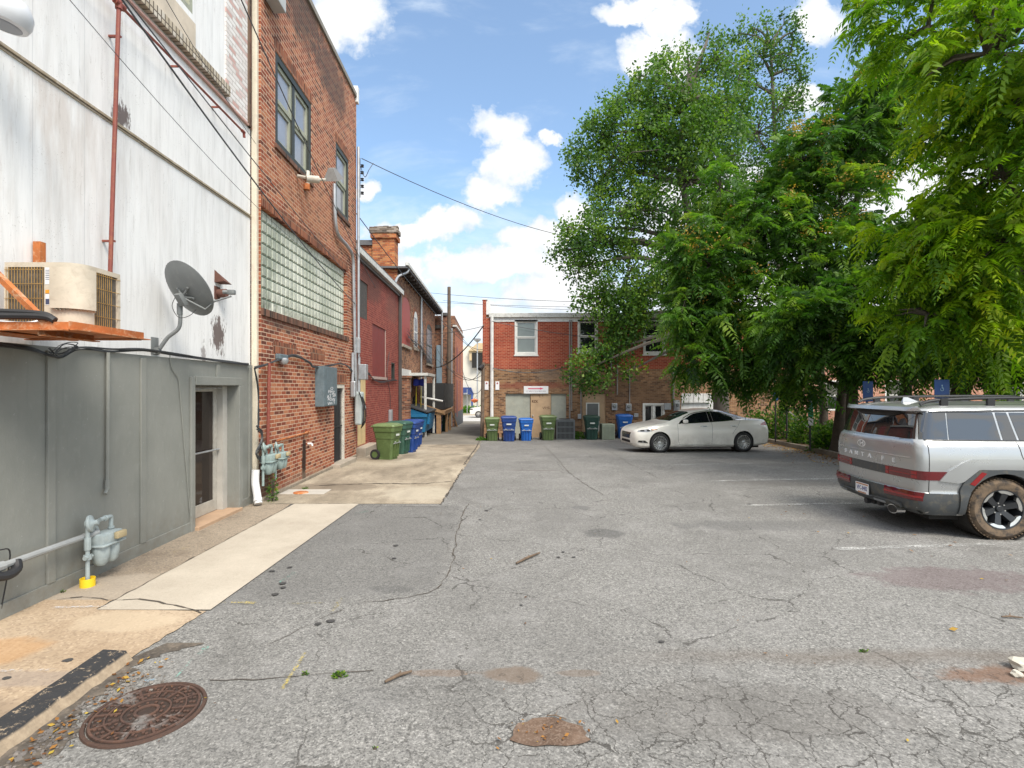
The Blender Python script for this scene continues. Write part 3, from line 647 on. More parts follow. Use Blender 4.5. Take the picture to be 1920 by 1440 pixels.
mb = MB(); WX.box(mb, D0 - .02, D1 + .05, .0, .055, -.55, .13, 0, .006); mb.build('threshold', paint('timber_step', (.42, .28, .18), .8, dirt=(.3, .2, .14)), bl)
mb = MB(); WX.box(mb, db - .118, D1 - .001, .056, DT - .002, -.26, -.1); mb.build('door_frame', paint('pale_jamb', (.44, .42, .38), .6), bl)
mb = MB(); WX.box(mb, D0 - .1, D1 + .1, 0.0, 2.3, -1.5, -1.45); mb.build('back_wall', M_DARK, bl)
# seams, flashings and the brick ledge
mb = MB(); WX.box(mb, -6, 9.13, 4.975, 5.005, .0, .025, 0, .004); WX.box(mb, -6, 9.13, 4.95, 4.965, .0, .012)
mb.build('flashing', paint('stained_flashing', (.33, .27, .19), .6, dirt=(.55, .5, .42), scale=8, dirtamt=.7), bl)
mb = MB(); WX.box(mb, -6, 9.13, 6.50, 6.53, .0, .045, 0, .004); f2 = mb.build('flashing', paint('pink_flashing', (.52, .30, .25), .6, dirt=(.6, .5, .45), scale=6), bl); f2['label'] = 'reddish flashing under the brick ledge'
mb = MB(); WX.box(mb, -6, 8.30, 6.60, 6.76, .0, .09, 0, .006)
mb.build('ledge', brick('brick_ledge_pale', 'x', [(.42, .36, .27), (.55, .48, .38), (.6, .55, .48)], (.16, .13, .1), soldier=True, msize=.02), bl)
mb = MB(); WX.box(mb, 8.30, 9.02, 6.56, 11, .0, .02); mb.build('brick_panel', BR_WHT, bl)
mb = MB(); WX.box(mb, -6, 7.45, 6.78, 7.16, .005, .03, 0, .004); mb.build('infill_board', paint('beige_board', (.58, .50, .40), .7, dirt=(.42, .34, .26), scale=3), bl)
window(WX, 6.45, 7.42, 7.28, 8.9, bl, M_SAGE, .1, .07, True, 1, glassy('pale_glass', (.25, .26, .29), .1), ms=M_WFRAME)
mb = MB(); WX.box(mb, 9.0, 9.10, 6.5, 11, .0, .05, 0, .004); mb.build('quoin', BR_DARK, bl)
# cream corner board / downpipe
mb = MB(); mb.box(-4.33, -4.235, 9.145, 9.235, .25, 11, 0, None, .012); mb.build('corner_board', M_CREAM, bl)
# white plastic elbow where it reaches the ground
mb = MB(); mb.tube(smooth_path([(-4.19, 9.02, .60), (-4.19, 9.0, .40), (-4.14, 8.95, .22), (-4.08, 8.88, .05)], 5), .065, 12); mb.tube([(-4.105, 8.905, .13), (-4.09, 8.885, .09)], .072, 12)
tag(mb.build('drain_elbow', flat('white_pvc', (.72, .72, .72), .45), None, True), 'white plastic drainpipe elbow at the corner of the grey front', 'drainpipe')

# ------------------------------------------------------------------ 2. tall brick building with glass block window
BX = Pl('x', -4.20)
bb = thing('brick_building', 'tall red brick building with a large glass block window', 'building', (-4.2, 12, 0))
Y0, Y1, ZT = 9.236, 15.38, 10.45
gw = (9.24, 14.42, 3.42, 5.22); w1 = (9.83, 11.72, 6.58, 8.33); w2 = (13.45, 14.62, 6.58, 8.33); dd_ = (13.32, 14.26, -.02, 2.10)
mb = MB(); BX.wall(mb, Y0, Y1, -.05, ZT, [w1, w2, gw, dd_], .13); shell(mb, -14, -4.2, Y0, Y1, 0, ZT - .3, skip=('x1',))
mb.quad((-4.4, Y1, 0), (-4.4, Y1, ZT), (-4.2, Y1, ZT), (-4.2, Y1, 0)); mb.build('wall', BR_MID, bb)
mb = MB(); BX.box(mb, Y0, Y1 - .12, ZT - .003, ZT + .13, -.3, .05, 0, .01); mb.build('coping', paint('coping_stone', (.24, .22, .19), .85, dirt=(.1, .09, .08), scale=5, bump=.2), bb)
mb = MB(); BX.box(mb, Y1 - .11, Y1 + .06, ZT - .12, ZT + .35, -.35, .07, 0, .01); mb.build('corner_cap', M_WHITE, bb)
mb = MB()
for (a0, a1, z0, z1) in ((w1[0] - .05, w1[1] + .05, w1[3] + .01, w1[3] + .22), (w2[0] - .05, w2[1] + .05, w2[3] + .01, w2[3] + .22), (gw[0], gw[1] + .1, gw[3] + .01, gw[3] + .22),
                         (9.72, 10.85, 2.66, 2.88), (11.65, 12.6, 2.66, 2.88), (13.2, 14.4, 2.14, 2.36)):
    BX.box(mb, a0, a1, z0, z1, -.02, .004)
mb.build('lintel', BR_MIDS, bb)
mb = MB(); BX.box(mb, gw[0], gw[1] + .12, gw[2] - .13, gw[2] - .002, -.12, .03, 0, .006); BX.box(mb, w1[0] - .05, w1[1] + .05, w1[2] - .09, w1[2] - .002, -.12, .04, 0, .006); BX.box(mb, w2[0] - .05, w2[1] + .05, w2[2] - .09, w2[2] - .002, -.12, .04, 0, .006)
mb.build('sill', BR_DARK, bb)
# glass blocks: each block a pillow with ribbed face
def gblock():
    m, t, b = newmat('glass_block'); p = t.pos(); X, Y, Z = t.sep(p)
    rib = t.math('SINE', t.math('MULTIPLY', Z, 2 * math.pi / .025)); n = t.noise(p, 1.0, 5, .65)
    c = t.mix(t.map(n, .35, .6), (.40, .43, .35), (.68, .69, .60)); c = t.mix(t.map(rib, -1, 1, .40, 0), c, (.30, .34, .27))
    dirt = t.math('ADD', t.map(Z, 3.85, 3.4, 0, .7), t.map(Y, 10.9, 9.2, 0, .45)); n3 = t.noise(t.vmath('MULTIPLY', p, (1, 1, .5)), 4.5, 6, .7)
    c = t.mix(t.math('MULTIPLY', t.map(n3, .42, .60, 0, 1), dirt, clamp=True), c, (.085, .105, .07))
    t.put(b.inputs['Base Color'], c); b.inputs['Roughness'].default_value = .45; b.inputs['Specular IOR Level'].default_value = .3
    t.put(b.inputs['Normal'], t.bump(rib, .35, .004)); return m
mb = MB(); nb, nr = 25, 9; bw = (gw[1] - gw[0]) / nb; bh = (gw[3] - gw[2]) / nr; g = .012
for i in range(nb):
    for j in range(nr):
        a0, a1, z0, z1 = gw[0] + i * bw + .020, gw[0] + (i + 1) * bw - .020, gw[2] + j * bh + .009, gw[2] + (j + 1) * bh - .009; e = .018
        v_ = [BX.pt(a0, z0, -.10), BX.pt(a1, z0, -.10), BX.pt(a1, z1, -.10), BX.pt(a0, z1, -.10), BX.pt(a0 + e, z0 + e, -.075), BX.pt(a1 - e, z0 + e, -.075), BX.pt(a1 - e, z1 - e, -.075), BX.pt(a0 + e, z1 - e, -.075)]
        mb.add(v_, [(4, 5, 6, 7), (0, 1, 5, 4), (1, 2, 6, 5), (2, 3, 7, 6), (3, 0, 4, 7)])
gwin = mb.build('glass_block_window', gblock(), bb)
mb = MB(); BX.box(mb, gw[0], gw[1], gw[2], gw[3], -.128, -.095); mb.build('mortar', paint('block_mortar', (.17, .21, .16), .85, dirt=(.07, .1, .06), scale=4, space='pos'), gwin)
window(BX, *w1, bb, M_DKFRAME, .10, .13, True, 2, glassy('pale_glass'), proud=-.01, ms=M_SAGE)
window(BX, *w2, bb, M_DKFRAME, .10, .12, True, 1, glassy('pale_glass'), proud=-.01, ms=M_SAGE)
# barred door
mb = MB(); BX.box(mb, dd_[0], dd_[1], 0, 2.1, -.16, -.129); d_ = mb.build('door', paint('black_door', (.02, .021, .024), .5), bb)
mb = MB()
for k in range(7):
    a = dd_[0] + .1 + k * .11; BX.box(mb, a - .009, a + .009, .06, 2.0, -.065, -.047)
for z in (.07, 1.0, 1.95): BX.box(mb, dd_[0] + .05, dd_[1] - .12, z - .018, z + .018, -.07, -.045)
mb.build('security_bars', paint('bar_steel', (.03, .03, .032), .45), d_)
mb = MB(); BX.box(mb, dd_[1] - .09, dd_[1] - .002, .02, 2.098, -.12, -.01, 0, .005); BX.box(mb, dd_[0], dd_[1] - .09, 2.0, 2.098, -.12, -.01, 0, .005)
mb.build('door_frame', paint('flaking_white', (.6, .57, .5), .7, dirt=(.13, .1, .09), scale=14, dirtamt=.9, space='pos'), bb)
mb = MB(); BX.box(mb, 13.1, 14.6, -.06, .09, -.1, .22, 0, .01); mb.build('step', M_STONE, bb)
mb = MB(); BX.box(mb, 9.25, 15.3, -.06, .07, .0, .045, 0, .008); mb.build('plinth', concrete('plinth_concrete', [(.18, .15, .12), (.27, .23, .18), (.34, .29, .23)]), bb)

# ------------------------------------------------------------------ 3. painted brick building with gutter
RX = Pl('x', -4.40)
rb = thing('brick_building', 'low dark red painted brick building with barn red doors and a yellow door', 'building', (-4.4, 19, 0))
Y2, Y3, ZR = 15.39, 22.9, 6.20
yd = (16.25, 17.35, .18, 2.42); bd = (18.15, 20.35, 2.42, 4.25); sw = (21.3, 22.0, 2.35, 3.05); bwn = (16.3, 17.55, 4.25, 5.45)
mb = MB(); RX.wall(mb, Y2, Y3, -.5, ZR, [yd, bd, sw, bwn], .10); shell(mb, -14, -4.4, Y2, Y3, -.5, ZR, skip=('x1',)); mb.build('wall', BR_RED, rb)
mb = MB(); RX.box(mb, yd[0], yd[1], yd[2], yd[3], -.11, -.04)
for k in range(3): RX.box(mb, yd[0] + .02 + k * .36, yd[0] + .36 + k * .36, yd[2] + .02, yd[3] - .02, -.04, -.03)
mb.build('door', M_YDOOR, rb)
mb = MB(); RX.box(mb, 16.0, 17.7, -.2, .175, -.1, .32, 0, .012); mb.build('step', M_STONE, rb)
mb = MB(); RX.box(mb, bd[0], (bd[0] + bd[1]) / 2 - .01, bd[2] + .01, bd[3], -.10, -.03); RX.box(mb, (bd[0] + bd[1]) / 2 + .01, bd[1] - .08, bd[2] + .01, bd[3], -.10, -.03)
mb.build('loft_door', M_BARN, rb)
mb = MB(); RX.box(mb, bd[1] - .075, bd[1] - .002, bd[2], bd[3], -.09, -.01); RX.box(mb, bd[0] - .1, bd[1] + .1, bd[2] - .10, bd[2] - .002, -.09, .04); mb.build('door_trim', paint('old_trim', (.4, .3, .26), .7, dirt=(.2, .06, .05), scale=8), rb)
mb = MB(); RX.box(mb, *bwn, -.10, -.03); mb.build('shutter', paint('tarred_board', (.06, .055, .05), .8, dirt=(.16, .12, .1), scale=5, dirtamt=.6, bump=.3), rb)
window(RX, *sw, rb, M_DKFRAME, .09, .05, False, 1)
mb = MB(); RX.box(mb, Y2, Y3 + .15, ZR - .12, ZR + .06, .0, .20, 0, .01); mb.build('gutter', M_GUTTER, rb)
mb = MB(); RX.box(mb, Y2, Y3 + .15, ZR + .065, ZR + .11, -2, .19, 0); RX.box(mb, Y2, Y3, ZR - .22, ZR - .125, .0, .08); mb.build('fascia', M_DGUT, rb)
mb = MB(); RX.box(mb, Y3 - .12, Y3 + .03, -.1, ZR - .13, .01, .13, 0, .01); mb.build('downpipe', M_DGUT, rb)
# chimney and taller gable wall behind it
cb = thing('chimney', 'crumbling orange brick chimney stack above the gutter of the painted building', 'chimney', (-5.4, 24.3, 6))
EY = Pl('y', 23.0)
mb = MB(); mb.box(-5.72, -4.72, 23.6, 24.4, 5.8, 8.75, 0, None, 0); mb.box(-5.80, -4.64, 23.52, 24.48, 8.75, 8.95, 0); mb.build('stack', BR_CHIM, cb)
mb = MB(); rr = random.Random(5)
for k in range(16):
    x = -5.84 + (k % 6) * .21; y = 23.48 + (k // 6) * .4; mb.box(x, x + .24, y, y + .3, 8.955, 9.22 + rr.uniform(-.06, .06), 0, None, .02)
mb.build('cap', brick('brick_sooty', 'y', [(.09, .07, .055), (.2, .15, .11), (.35, .3, .25)], (.3, .27, .24), wamt=.6), cb)

# ------------------------------------------------------------------ 4. old tan brick house with arched windows and deep eaves
TX = Pl('x', -4.50)
tb = thing('brick_house', 'old tan brick building with arched windows under deep eaves', 'building', (-4.5, 30, -.5))
def arch(pl, a0, a1, z0, z1, n=8):           # segment-arched outline
    c = (a0 + a1) / 2; r = (a1 - a0) / 2; h = min(r, .45)
    return [(a0, z0), (a1, z0)] + [(c + r * math.cos(math.pi * k / n), z1 - h + h * math.sin(math.pi * k / n)) for k in range(n + 1)]
mb = MB(); TX.wall(mb, 23.1, 36.5, -1.2, 7.25); shell(mb, -14, -4.5, 23.1, 36.5, -1, 7.25, skip=('x1', 'y0')); mb.build('wall', BR_TAN, tb)
mb = MB(); mb.quad((-14, 23.1, 5), (-4.5, 23.1, 5), (-4.5, 23.1, 7.25), (-14, 23.1, 7.9)); mb.build('gable', BR_CHIM, tb)
mb = MB(); mb.box(-9, -5.73, 23.75, 24.3, 5.8, 8.45); mb.build('gable', BR_CHIM, tb); mb = MB(); mb.box(-9.1, -5.68, 23.65, 24.4, 8.455, 8.68); mb.build('roof', M_ROOF, tb)
mb = MB()
for y in fr(23.3, 36.3, .8): mb.box(-4.5, -4.06, y, y + .09, 7.10, 7.24)
mb.build('rafter', paint('dark_rafter', (.05, .04, .035), .8), tb)
mb = MB(); mb.box(-14, -4.02, 22.9, 36.7, 7.25, 7.33); mb.box(-14.2, -6, 22.9, 36.7, 7.33, 7.9); mb.build('roof', M_ROOF, tb)
mb = MB(); mb.box(-4.12, -3.97, 22.85, 36.75, 7.345, 7.50, 0, None, .02); mb.build('gutter', M_GUTTER, tb)
mb = MB(); mb.tube(smooth_path([(-4.05, 23.3, 7.3), (-4.12, 23.25, 7.12), (-4.45, 23.05, 6.9), (-4.6, 22.98, 6.5)], 4), .06, 8); mb.tube([(-4.03, 36.6, 7.34), (-4.03, 36.6, 3.6)], .07, 8); mb.tube([(-4.42, 29.6, 7.1), (-4.42, 29.6, .5)], .06, 8)
mb.build('downpipe', M_GALV, tb, True)
for (a0, a1, z0, z1, mm) in [(24.2, 26.3, 4.05, 6.35, M_BRTRED), (27.5, 28.7, 4.15, 6.1, M_WFRAME), (30.2, 30.9, 4.1, 5.9, M_DKFRAME), (32.2, 34.8, 3.55, 6.05, M_DKFRAME)]:
    mb = MB(); mb.prism(arch(TX, a0, a1, z0, z1), TX.pt, -.02, .012); o = mb.build('window', mm, tb)
    if mm is not M_BRTRED:
        mb = MB()
        for q in (0, 1):
            h = (z1 - z0 - .35) / 2; mb.prism([(a0 + .15, z0 + .1 + q * h), (a1 - .15, z0 + .1 + q * h), (a1 - .15, z0 + q * h + h), (a0 + .15, z0 + q * h + h)], TX.pt, .0, .018)
        mb.build('pane', glassy('pale_glass'), o)
    mb = MB(); TX.box(mb, a0 - .1, a1 + .1, z0 - .14, z0 - .002, 0, .09, 0, .01); mb.build('sill', M_STONE, o)
    mb = MB(); c = (a0 + a1) / 2; r = (a1 - a0) / 2
    for k in range(12):
        t0, t1 = math.pi * k / 12, math.pi * (k + 1) / 12; hh = min(r, .45)
        q = [(c + (r + e) * math.cos(tt), z1 - hh + (hh + e) * math.sin(tt)) for tt, e in ((t0, .01), (t1, .01), (t1, .24), (t0, .24))]; mb.prism(q, TX.pt, 0, .02)
    mb.build('arch', BR_MIDS, o)
for (a0, a1, z0, z1, mm) in [(31.5, 33.0, .6, 2.4, M_BRTRED), (27.0, 28.6, -.45, 1.6, M_DARK)]:
    mb = MB(); mb.prism(arch(TX, a0, a1, z0, z1), TX.pt, -.02, .02); mb.build('door', mm, tb)
mb = MB(); TX.box(mb, 23.2, 26.4, 1.8, 2.9, .0, .05, 0, .01); mb.build('render_patch', M_WHITE, tb)
# brick pier next to the dark downpipe
mb = MB(); mb.box(-4.5, -4.02, 23.15, 23.75, -.6, 2.45, 0, None, .01); mb.box(-4.55, -3.97, 23.1, 23.8, 2.455, 2.56, 0, None, .01)
tag(mb.build('brick_pier', BR_TANY), 'free standing weathered brick pier beside the painted building', 'pier')
mb = MB(); mb.box(-4.48, -4.36, 22.96, 23.08, -.5, 3.8, 0, None, .01)

# ------------------------------------------------------------------ 5. far brick building closing the left side of the alley
FY = Pl('y', 36.9); FX = Pl('x', -3.16)
fb = thing('brick_building', 'narrow far brick building at the end of the alley with a black painted base', 'building', (-3.2, 37, -.7))
mb = MB(); FY.wall(mb, -8, -3.16, -1.2, 7.1); mb.quad((-3.16, 36.9, -1.2), (-3.16, 45, -1.2), (-3.16, 45, 6.85), (-3.16, 36.9, 7.1)); shell(mb, -12, -3.17, 36.95, 45, -1.2, 6.3, skip=('y0',)); mb.build('wall', BR_TANY, fb)
mb = MB(); FX.wall(mb, 36.86, 45.02, .25, 6.3, d=.015); mb.build('side_wall', brick('brick_far_orange', 'x', [(.3, .07, .035), (.42, .12, .06), (.48, .17, .09)], (.4, .25, .18), wamt=.15), fb)
mb = MB(); FX.wall(mb, 36.86, 45.03, -1.2, .25, d=.02); mb.box(-3.16, -3.13, 36.85, 36.9, -1.2, .25); mb.build('base', paint('black_base', (.035, .037, .045), .6, space='pos'), fb)
for (a0, a1, z0, z1) in [(38.2, 39.4, 3.2, 5.0), (41, 42.2, 3.2, 4.9), (38.2, 39.2, -.1, 2.6), (41.3, 42.3, .5, 2.6)]:
    mb = MB(); FX.box(mb, a0, a1, z0, z1, .0, .03); mb.build('window', M_BARN, fb)
mb = MB(); mb.box(-3.3, -3.02, 36.8, 45.1, 6.31, 6.43, 0, None, .01); mb.build('gutter', M_GUTTER, fb)
mb = MB(); FY.box(mb, -5.4, -3.9, 6.2, 6.45, -.1, .12); FY.box(mb, -4.05, -3.7, 7.1, 7.3, -.4, .1); mb.build('cornice', M_DGUT, fb)
mb = MB(); FY.box(mb, -4.42, -4.05, 1.6, 5.0, .0, .25, 0, .01); mb.build('duct', paint('blue_duct', (.22, .31, .38), .5), fb)
mb = MB(); mb.tube([(-3.62, 36.75, -.7), (-3.60, 36.75, 4.6)], .075, 8); mb.tube([(-3.38, 36.75, -.65), (-3.36, 36.75, 6.2)], .07, 8); mb.build('downpipe', M_GALV, fb, True)
mb = MB(); mb.tube([(-3.02, 37.2, -.75), (-3.35, 36.7, .5)], .07, 5); mb.build('plank', M_WOOD, fb)

# ------------------------------------------------------------------ 6. back building across the lot
KY = Pl('y', 25.6); k_ = 25.6 / F
ka = lambda x: (x - CX) * k_
kz = lambda y: H - (y - CY) * k_
kb = thing('brick_building', 'two storey brick building across the back of the lot, red above and tan below', 'building', (6, 25.6, -.38))
W3 = [(965, 1008, 600, 665), (1083, 1121, 600, 661), (1206, 1248, 597, 664), (1418, 1452, 600, 664)]
holes_u = [(ka(a), ka(b), kz(d), kz(c)) for a, b, c, d in W3]
gar = (ka(948), ka(1062), -.45, kz(738)); bdr = (ka(1092), ka(1136), -.45, kz(738)); lw = (ka(1205), ka(1246), -.1, kz(756)); gr2 = (ka(1277), ka(1345), -.1, kz(740)); KR = 14.8
mb = MB(); KY.wall(mb, ka(920), KR, 2.94, 5.45, holes_u, .10); mb.build('wall', BR_BUP, kb)['label'] = 'bright red brick of the upper storey'
mb = MB(); KY.wall(mb, ka(905), KR, -.6, 2.94, [gar, bdr, lw, gr2], .14); mb.quad(*[KY.pt(a, z, 0) for a, z in ((ka(905), 2.94), (ka(920), 2.94), (ka(920), 3.2), (ka(905), 3.2))])
shell(mb, ka(905), KR, 25.62, 38, -.6, 5.43, skip=('y0',)); mb.build('wall', BR_BLO, kb)['label'] = 'weathered tan brick of the ground storey'
mb = MB(); KY.box(mb, ka(905), ka(919.6), 3.2, 5.43, -.3, .015); KY.box(mb, ka(905), ka(911.5), 5.43, 6.30, -.3, .015); mb.build('parapet', BR_BUP, kb)
mb = MB(); KY.box(mb, ka(904), ka(914), 6.303, 6.38, -.4, .04, 0, .01); mb.prism([(ka(911), 5.60), (ka(922), 5.60), (ka(918), 6.3), (ka(911), 6.3)], KY.pt, -1.2, -.02); mb.build('flashing', M_WHITE, kb)
mb = MB(); KY.box(mb, ka(917), KR + .1, 5.44, 5.66, -.1, .14, 0, .02); mb.build('gutter', M_GUTTER, kb)
mb = MB(); KY.box(mb, ka(920), KR + .1, 5.24, 5.435, .0, .03, 0, .005); mb.build('fascia', M_WHITE, kb)
mb = MB(); mb.tube([KY.pt(ka(922.5), 5.5, .1), KY.pt(ka(922.5), 5.1, .1), KY.pt(ka(922), -.3, .1)], .085, 8); mb.build('downpipe', M_WHITE, kb, True)
lb = ['white framed window with a pale blind', 'white framed window behind the hanging branch', 'white framed window half hidden by the tree', 'white framed window deep in the leaves']
for i, h in enumerate(holes_u):
    o = window(KY, *h, kb, M_WFRAME, .09, .085, True, 1, glassy('pale_glass2', (.14, .17, .16), .08) if i == 0 else M_PANE, proud=.03, sill=M_WFRAME); o['label'] = lb[i]
o = window(KY, *lw, kb, M_WFRAME, .1, .09, False, 2, proud=.02)
mb = MB(); KY.box(mb, gar[0], ka(994), gar[2], gar[3], -.14, -.10); KY.box(mb, ka(1034), gar[1], gar[2], gar[3], -.14, -.10)
mb.build('garage_panel', paint('pale_grey_board', (.33, .34, .29), .7, dirt=(.45, .42, .33), scale=2, dirtamt=.5, bump=.1), kb)
mb = MB(); KY.box(mb, ka(995), ka(1033), gar[2], gar[3] - .02, -.13, -.06, 0, .008)
for q in ((ka(995), ka(996.2), gar[2], gar[3] - .02), (ka(1031.8), ka(1033), gar[2], gar[3] - .02), (ka(996.2), ka(1031.8), gar[3] - .06, gar[3] - .02)): KY.box(mb, *q, -.058, -.035)
gd = mb.build('door', M_BEIGE, kb)
mb = MB(); KY.box(mb, ka(998.5), ka(1000), .62, .70, -.06, .02, 0, .01); mb.build('handle', M_GALV, gd)
mb = MB(); M_ = KY.M(ka(1012), 1.45, -.058); text_mb(mb, 'T i', KY.M(ka(1014), 1.62, -.058) @ Matrix.Rotation(.25, 4, 'Z'), .22, .001); text_mb(mb, 'RZK', KY.M(ka(1003), 1.35, -.058), .16, .001, bold=.006); text_mb(mb, 'Wyg', KY.M(ka(1024), 1.05, -.058) @ Matrix.Rotation(.2, 4, 'Z'), .18, .001)
mb.build('graffiti', paint('faded_marker', (.12, .06, .03), .7), gd)
mb = MB(); KY.box(mb, bdr[0], bdr[1], bdr[2], bdr[3], -.14, -.07); 
for q in ((ka(1101), ka(1127), 1.05, 1.62),): KY.box(mb, *q, -.07, -.055)
bd_ = mb.build('door', M_BEIGE, kb); bd_['label'] = 'tan boarded door with a screened window'
mb = MB()
for q in ((ka(1099), ka(1124), kz(757), kz(755)), (ka(1099), ka(1101), -.1, kz(757)), (ka(1122), ka(1124), -.1, kz(757)), (ka(1101), ka(1122), -.16, -.1)): KY.box(mb, *q, -.05, -.02)
dw = mb.build('window', M_WFRAME, bd_)
mb = MB(); KY.box(mb, ka(1101), ka(1122), -.1, kz(757), -.06, -.035); mb.build('pane', glassy('screened_glass', (.13, .14, .14), .15), dw)
mb = MB(); KY.box(mb, *gr2, -.14, -.09); mb.build('garage_panel', M_WHITE, kb)
mb = MB()
for k in range(12):
    a = ka(1278) + k * (ka(1332) - ka(1278)) / 12; mb.prism([(a, 1.3), (a + .12, 1.3), (a + .12, 1.75), (a, 1.75)], KY.pt, -.08, .02 + .02 * (k % 2))
mb.build('awning', M_WHITE, kb)
mb = MB()
for (x, y0, y1, r) in [(1068, 600, 785, .035), (1071.5, 600, 770, .025), (1089, 720, 785, .03), (1157, 660, 740, .03), (1262, 690, 750, .045), (1180, 690, 760, .025), (1146, 662, 690, .03)]:
    mb.tube([KY.pt(ka(x), kz(y0), .05), KY.pt(ka(x), kz(y1), .05)], r, 6)
mb.tube([KY.pt(ka(x), kz(y), .05) for x, y in ((1146, 690), (1142, 694), (1125, 694))], .03, 6)
mb.build('conduit', paint('grey_conduit', (.26, .25, .24), .5, dirt=(.12, .09, .07), scale=3), kb, True)
mb = MB(); KY.box(mb, ka(1083), ka(1089), kz(785), kz(776), .02, .14, 0, .01); KY.box(mb, ka(1262), ka(1273), kz(776), kz(750), .0, .12, 0, .01); KY.box(mb, ka(1245), ka(1257), kz(768), kz(756), .0, .1, 0, .01); KY.box(mb, ka(1188), ka(1196), kz(782), kz(775), .0, .1, 0, .01)
mb.build('junction_box', M_GALV, kb)
# electric meters
for (x, y) in [(1151.5, 762), (1178, 763), (1268, 760)]:
    e = thing('electric_meter', {1151.5: 'smaller grey electricity meter, left of the pair on the tan brick', 1178: 'larger grey electricity meter, right of the pair on the tan brick', 1268: 'grey electricity meter on the box above the white sedan hood'}[x], 'meter', KY.pt(ka(x), kz(y), 0), 0, 'electricity meters on the back building')
    mb = MB(); KY.box(mb, ka(x - 5), ka(x + 5), kz(y + 7), kz(y - 6), .005 if x < 1200 else .121, .12 if x < 1200 else .16, 0, .012); mb.build('housing', M_GALV, e)
    mb = MB(); q = KY.M(ka(x), kz(y - 1), .12 if x < 1200 else .16); mb.lathe([(.085, 0), (.085, .05), (.06, .09), (0, .1)], q, 14); mb.build('dial', glassy('meter_glass', (.2, .22, .22), .1), e, True)
# arrow sign
sg = thing('arrow_sign', 'white wall sign with a red arrow pointing right above the garage door', 'sign', KY.pt(ka(1005), kz(731), 0))
mb = MB(); KY.box(mb, ka(982), ka(1028), kz(738), kz(724), .0, .05, 0, .006); mb.build('board', M_SIGNW, sg)
mb = MB(); y_ = kz(728.6)
mb.prism([(ka(990), y_ - .022), (ka(1012.5), y_ - .022), (ka(1012.5), y_ - .055), (ka(1019), y_), (ka(1012.5), y_ + .055), (ka(1012.5), y_ + .022), (ka(990), y_ + .022)], KY.pt, .05, .056)
mb.build('arrow', flat('sign_red', (.62, .06, .14), .5), sg)
mb = MB(); text_mb(mb, 'AT ABES DOGS & MEETS ELIM', KY.M(ka(1005), kz(733.6), .053), .072, .001); mb.build('lettering', flat('sign_grey', (.25, .22, .25), .5), sg)
# small white notices by the pole
for x, l in ((912.5, 'white notice with a red mark, left of the white downpipe'), (932.5, 'white notice on the tan brick, right of the white downpipe')):
    s_ = thing('notice', l, 'sign', KY.pt(ka(x), kz(723), 0), 0, 'small white notices on the back building')
    mb = MB(); KY.box(mb, ka(x - 3.6), ka(x + 3.6), kz(731), kz(715), .0, .03, 0, .004); mb.build('board', M_SIGNW, s_)
    mb = MB(); KY.box(mb, ka(x - 1.4), ka(x + 1.4), kz(720), kz(718), .031, .036); mb.prism([(ka(x - 1), kz(718)), (ka(x + 1), kz(718)), (ka(x), kz(716.6))], KY.pt, .031, .036); mb.build('mark', flat('sign_dred', (.3, .03, .04), .5), s_)

# ------------------------------------------------------------------ 7. pale brick building seen through the trees
PY = Pl('y', 33.0)
pb_ = thing('brick_building', 'pale pink brick building with white windows glimpsed through the trees', 'building', (28, 33, -.3))
wn = [(a, a + 1.1, z, z + 1.9) for a in (16.6, 20.4, 24.2, 28.0, 31.8, 35.6) for z in (.6, 3.6)]
mb = MB(); PY.wall(mb, 15.0, 48, -1, 6.6, wn, .12); shell(mb, 15.0, 48, 33.02, 42, -1, 6.58, skip=('y0',)); mb.build('wall', BR_PALE, pb_)
for h in wn: window(PY, *h, pb_, M_WFRAME, .1, .09, True, 1, proud=.02)
mb = MB(); PY.box(mb, 14.9, 48, 6.6, 6.85, -.2, .25, 0, .02); mb.build('gutter', M_GUTTER, pb_)

# ------------------------------------------------------------------ 8. across the street at the end of the alley
sb = thing('shop_building', 'white rendered building across the street at the end of the alley', 'building', (-3, 61, -.9))
SY = Pl('y', 61.0)
mb = MB(); SY.wall(mb, -14, 6, -1, 6.9, []); shell(mb, -14, 6, 61.02, 70, -1, 6.9, skip=('y0',)); mb.build('wall', paint('pale_render', (.66, .62, .53), .8, var=.06, scale=1, space='pos'), sb)
mb = MB(); SY.box(mb, -3.5, 1, 5.2, 6.3, .0, .5); mb.prism([(-3.6, 6.3), (1, 6.3), (1, 7.2), (-2.6, 7.2)], SY.pt, -1, .7, 0); mb.build('dormer', paint('dormer_cream', (.55, .42, .25), .8), sb)
mb = MB(); SY.box(mb, -3.2, -1.4, 4.35, 6.1, .5, .55); mb.build('window', M_DARK, sb)
mb = MB(); mb.prism([(-4.6, 1.3), (-3.0, 1.3), (-3.3, 2.1), (-4.6, 2.1)], SY.pt, .0, 1.3); mb.build('awning', flat('navy_canvas', (.03, .06, .2), .7), sb)
mb = MB(); SY.box(mb, -3.25, -3.05, -.9, 1.3, 1.1, 1.3); mb.build('column', flat('navy_paint', (.04, .09, .3), .6), sb)
mb = MB(); mb.box(-20, 5, 57, 61, -1.0, -.80); mb.build('pavement', paint('far_pavement', (.42, .36, .27), .9, space='pos'), kind='structure')
